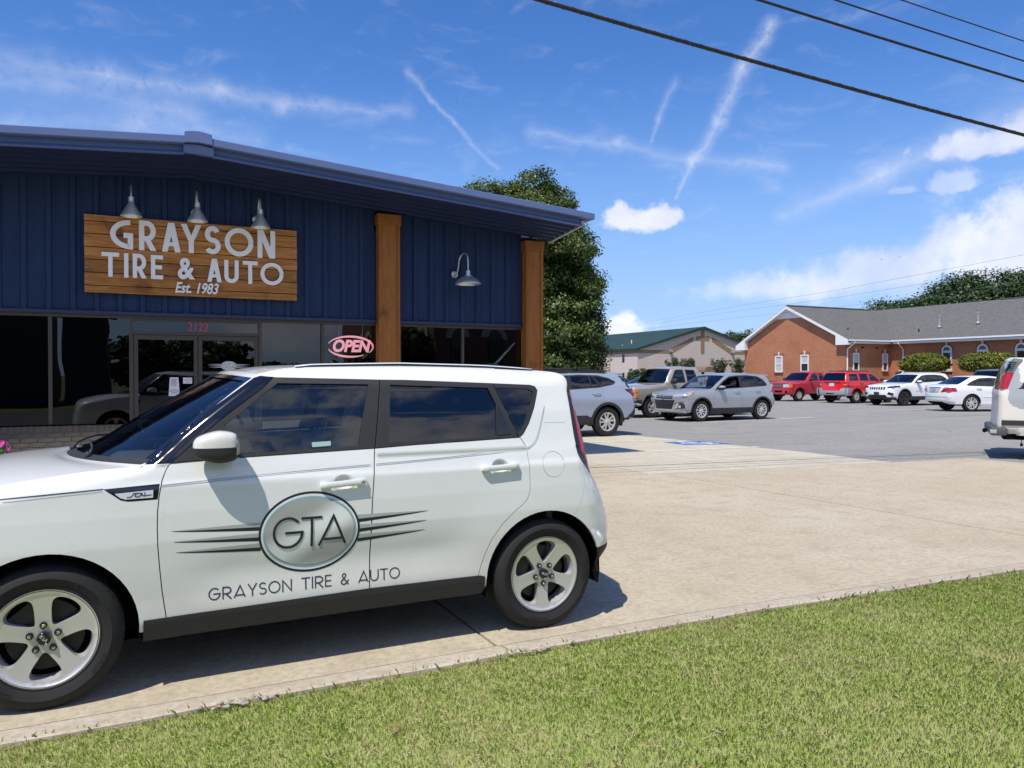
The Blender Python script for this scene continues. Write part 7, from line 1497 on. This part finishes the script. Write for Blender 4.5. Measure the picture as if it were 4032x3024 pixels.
# crape myrtles against the gym front
for xp, yt, yb, d, lab in ((2658, 1411, 1478, 95, 'vase shaped crape myrtle left of the first gym door canopy'), (2722, 1412, 1470, 97, 'crape myrtle behind the first gym door canopy'), (2828, 1413, 1490, 95, 'vase shaped crape myrtle left of the second gym door canopy'), (2905, 1417, 1470, 96, 'crape myrtle behind the second gym door canopy')):
    r = (xp - 2016) / 3028; ps = R_(26.2); X = d * (math.sin(ps) + r * math.cos(ps)); Y = min(85.6, d * (math.cos(ps) - r * math.sin(ps))); h = 1.515 + (1477 - yt) / 3028 * d
    t = empty('crape_myrtle', (X, Y, 0), lab, 'shrub', group='crape myrtles along the gym front'); B = []
    for k in range(11):
        a = RNG.uniform(0, 6.28); s_ = RNG.uniform(.15, 1.0); e = (math.cos(a) * s_ * 1.15, math.sin(a) * s_ * .9, h * RNG.uniform(.78, .97)); MB().tube([(0, 0, -1.0), (e[0] * .35, e[1] * .35, h * .35), e], [.05, .04, .012], 5).go('stem', M_barkp, t, smooth=True)
        for f in (.5, .68, .85, 1.0): B.append((e[0] * f, e[1] * f, h * .25 + (e[2] - h * .25) * f, .17, .17, .30))
    link('foliage', fast_mesh('foliage', crown(B, 3600, .075, 12, .11)), M_myr, t)

# ================================================================== GRASS
def blades(n, xr, yr, hmin, hmax, wd, hug=False):
    x = RNG.uniform(*xr, n); cg = np.where(x < 3.2, 3.875, 3.875 - .040 * (x - 3.2) - .002 * (x - 3.2) ** 2) - .17
    y = (cg + RNG.normal(0, .012, n) + .004) if hug else RNG.uniform(*yr, n)
    ok = (y < cg + RNG.uniform(-.02, .035, n)); x, y, cg = x[ok], y[ok], cg[ok]; n = len(x)
    # thin and dry patches
    pn = np.sin(x * 2.1 + 1.3 * np.sin(y * 1.7)) * np.sin(y * 2.7 + .8 * np.sin(x * 1.1)) + .35 * np.sin(x * 7.3 + y * 5.1); keep = RNG.uniform(0, 1, n) < np.clip(1.05 - .30 * np.maximum(0, pn), .45, 1); x, y = x[keep], y[keep]; n = len(x)
    h = RNG.uniform(hmin, hmax, n); a = RNG.uniform(0, 2 * np.pi, n); ln = RNG.uniform(.1, 1.0, n) * h * 1.0; w = wd * RNG.uniform(.7, 1.4, n); dx, dy = np.cos(a), np.sin(a); wx, wy = -dy * w / 2, dx * w / 2; z0 = -.006
    P = np.empty((n, 5, 3)); 
    P[:, 0] = np.column_stack([x + wx, y + wy, np.full(n, z0)]); P[:, 1] = np.column_stack([x - wx, y - wy, np.full(n, z0)]); mx, my = x + dx * ln * .35, y + dy * ln * .35
    P[:, 2] = np.column_stack([mx - wx * .8, my - wy * .8, h * .62]); P[:, 3] = np.column_stack([x + dx * ln, y + dy * ln, h]); P[:, 4] = np.column_stack([mx + wx * .8, my + wy * .8, h * .62]); return P.reshape(-1, 3)
def grassmat(name, c1, c2, c3, dry):
    m = bpy.data.materials.new(name); m.use_nodes = True; t = m.node_tree; t.nodes.clear(); o = t.nodes.new('ShaderNodeOutputMaterial'); g = t.nodes.new('ShaderNodeNewGeometry'); isl = S(t, g.outputs['Random Per Island']); n = noise(t, g.outputs['Position'], 1.1, 5, .62); n2 = noise(t, g.outputs['Position'], 5, 4, .6)
    c = mixc(t, isl, c1, c2); c = mixc(t, ((n + (n2 - .5) * .5 + (isl - .5) * .45).smooth(*dry)), c, c3)
    d = t.nodes.new('ShaderNodeBsdfDiffuse'); tl = t.nodes.new('ShaderNodeBsdfTranslucent'); t.links.new(c, d.inputs[0]); t.links.new(c, tl.inputs[0]); mx = t.nodes.new('ShaderNodeMixShader'); mx.inputs[0].default_value = .42; t.links.new(d.outputs[0], mx.inputs[1]); t.links.new(tl.outputs[0], mx.inputs[2]); t.links.new(mx.outputs[0], o.inputs[0]); return m
M_gr = grassmat('lawn_blade', (.30, .415, .078), (.41, .485, .13), (.68, .60, .33), (.43, .70)); M_dry = mat('dry_blade', (.52, .44, .24), .8, var=((.40, .34, .15), 40, .4, .6))
P_ = np.concatenate([blades(220000, (-1.2, 6.6), (1.6, 3.74), .006, .016, .0024), blades(40000, (-6, 14.0), (.3, 3.74), .010, .020, .007), blades(1800, (-6, 14), None, .015, .045, .0035, True)])
o = link('lawn_grass', fast_mesh('lawn_grass', P_, 5), M_gr); o['kind'] = 'stuff'; o['label'] = 'short mown lawn grass with dry patches along the kerb'
def clippings(n):
    x = RNG.uniform(-1.2, 8, n); cg = np.where(x < 3.2, 3.875, 3.875 - .040 * (x - 3.2) - .002 * (x - 3.2) ** 2) - .18; y = RNG.uniform(1.5, 3.72, n); ok = y < cg; x, y = x[ok], y[ok]; n = len(x); a = RNG.uniform(0, 6.28, n); L = RNG.uniform(.02, .055, n); w = .0012; z = RNG.uniform(.014, .028, n)
    dx, dy = np.cos(a) * L, np.sin(a) * L; nx, ny = -np.sin(a) * w, np.cos(a) * w; P = np.stack([np.column_stack([x - dx - nx, y - dy - ny, z]), np.column_stack([x + dx - nx, y + dy - ny, z + .004]), np.column_stack([x + dx + nx, y + dy + ny, z + .004]), np.column_stack([x - dx + nx, y - dy + ny, z])], 1); return P.reshape(-1, 3)
o = link('grass_clippings', fast_mesh('grass_clippings', clippings(1500)), M_dry); o['kind'] = 'stuff'; o['label'] = 'pale dry clippings lying on the lawn'
mb = MB()
for k in range(2): x, y = RNG.uniform(.5, 5), RNG.uniform(2.4, 3.4); p = Vector((x, y, .028)); u = Vector((RNG.normal(), RNG.normal(), .1)).normalized(); w = Vector((-u.y, u.x, .3)); mb.add([p - u * .03, p + w * .014, p + u * .03, p - w * .014], [(0, 1, 2, 3)])
o = mb.go('fallen_leaves', mat('brown_leaf', (.30, .13, .05), .8)); o['kind'] = 'stuff'; o['label'] = 'a few brown fallen leaves on the lawn'

# ================================================================== OVERHEAD LINES
M_wire = mat('black_cable', (.018, .018, .02), .6); M_lash = mat('lashing_wire', (.09, .09, .09), .4, .6)
def cable(name, label, a, b, r, sagk=.0006, ext=34, grp='overhead lines above the lot', lash=False):
    a, b = Vector(a), Vector(b); u = (b - a); L = u.length; u = u / L; m0 = L / 2; P_ = []
    for s_ in np.linspace(-ext, L + ext, 70): p = a + u * s_; p.z += sagk * ((s_ - m0) ** 2 - m0 ** 2); P_.append(p)
    o = MB().tube(P_, r, 8).go(name, M_wire, None, smooth=True); tag(o, label, 'overhead cable', grp)
    if lash:
        H = []; n = 900
        for i in range(n): s_ = -6 + (L + 12) * i / n; p = a + u * s_; p.z += sagk * ((s_ - m0) ** 2 - m0 ** 2); t = s_ / .24 * 2 * math.pi; nn = Vector((-u.y, u.x, 0)).normalized(); H.append(p + (nn * math.cos(t) + Vector((0, 0, 1)) * math.sin(t)) * (r + .002))
        MB().tube(H, .0035, 4).go('lashing', M_lash, o)
cable('telephone_cable', 'thick lashed black cable, lowest of the overhead lines', (4.5, 8.58, 6.24), (13.2, 7.65, 5.45), .027, .0014, lash=True)
cable('power_cable', 'second lowest black overhead line crossing the top right sky', (7.17, 7.58, 6.38), (12.3, 7.15, 6.01), .018, .0012)
cable('power_cable', 'third black overhead line near the top right corner', (8.6, 7.6, 6.69), (12.57, 7.3, 6.42), .012, .0012)
cable('power_cable', 'highest thin black overhead line at the top right corner', (10.06, 7.7, 7.05), (12.74, 7.4, 6.80), .009, .0010)
def far_line(label, p, q, d0, d1, r):
    out = []
    for (x, y), d in ((p, d0), (q, d1)): rr = (x - 2016) / 3028; ps = R_(26.2); out.append(Vector((d * (math.sin(ps) + rr * math.cos(ps)), d * (math.cos(ps) - rr * math.sin(ps)), 1.515 + (1477 - y) / 3028 * d)))
    a, b = out; a2 = a + (a - b) * .6; b2 = b + (b - a) * .6; o = MB().tube([a2, a, (a + b) / 2 - Vector((0, 0, .12)), b, b2], r, 5).go('distant_line', mat('grey_wire', (.10, .11, .13), .6), None, smooth=True); tag(o, label, 'overhead cable', 'thin distant lines over the hall')
far_line('upper thin distant line over the brick hall roof', (2880, 1209), (4032, 1003), 62, 34, .006); far_line('middle thin distant line over the brick hall roof', (2880, 1228), (4032, 1052), 62, 36, .006); far_line('lowest thin distant line over the brick hall roof', (2880, 1254), (4032, 1112), 62, 38, .006)

# ================================================================== ACROSS THE STREET (seen only in the glass)
M_dkw = mat('dark_cladding', (.07, .06, .055), .8); M_brd = mat('brown_brick_office', (.20, .10, .075), .85)
t = empty('street_house', (-13, -24, 0), 'dark clad tall building across the street, mirrored in the shop glass', 'building'); MB().box(-24, -4.2, -30, -22, 0, 9.2).go('wall', M_dkw, t, world=True); MB().box(-24.3, -3.9, -30.3, -21.7, 9.2, 9.6).go('roof', M_dkw, t, world=True)
t = empty('street_shed', (-2.2, -23, 0), 'narrow dark shed with an eave across the street, mirrored in the shop glass', 'building'); MB().box(-3.4, -1.2, -24, -22, 0, 4.75).go('wall', M_dkw, t, world=True); MB().prism([(-3.75, 4.76), (-.85, 4.76), (-.95, 5.0), (-3.65, 5.0)], -24.3, -21.6).go('roof', M_dkw, t, world=True)
t = empty('street_office', (28, -24, 0), 'brown brick office with white arched window heads, mirrored in the shop glass', 'building'); MB().box(17.5, 50, -46, -22, 0, 8.6).go('wall', M_brd, t, world=True)
M_cream = mat('cream_arch', (.62, .58, .50), .8)
def arch2(cx, y, z, side):
    for nm, r0, r1, m, o_ in (('window_arch', .95, .55, M_cream, .02), ('window', .55, 0, M_pane, .03)):
        P2 = [(cx + r0 * math.cos(a), z + r0 * math.sin(a)) for a in np.linspace(0, math.pi, 12)] + ([(cx + r1 * math.cos(a), z + r1 * math.sin(a)) for a in np.linspace(math.pi, 0, 12)] if r1 else [(cx - r0, 1.0), (cx + r0, 1.0)])
        MB().prism(P2, y, y + o_ * 3, 'y' if side == 'y' else 'x').go(nm, m, t, world=True)
for k in range(9): arch2(19.2 + k * 2.6, -21.99, 4.0, 'y')
for k in range(7): arch2(-24 - k * 2.6, 17.35, 4.0, 'x')
for i, (x, y, h) in enumerate([(.2, -46, 4.9), (3.5, -48, 5.2), (6.6, -46, 4.4), (11, -60, 2.6), (14.0, -62, 2.4), (15.3, -25, 4.6), (-26, -40, 9)]):
    tree('street_tree', ['leftmost dark tree across the street, mirrored in the door glass', 'second tree across the street, mirrored in the door glass', 'third tree across the street, mirrored in the shop glass', 'fourth tree across the street, mirrored in the shop glass', 'tree nearer the brown office across the street', 'small tree right beside the brown office corner', 'tree behind the dark street house'][i], (x, y, 0), (h * .6, .25), [], lump(None, 5.5, h, 0, 9) + [(0, 0, h * .55, 2.4, 2.2, h * .35)], 3500, .28, M_far1, group='trees across the street', per=20, cl=.5)
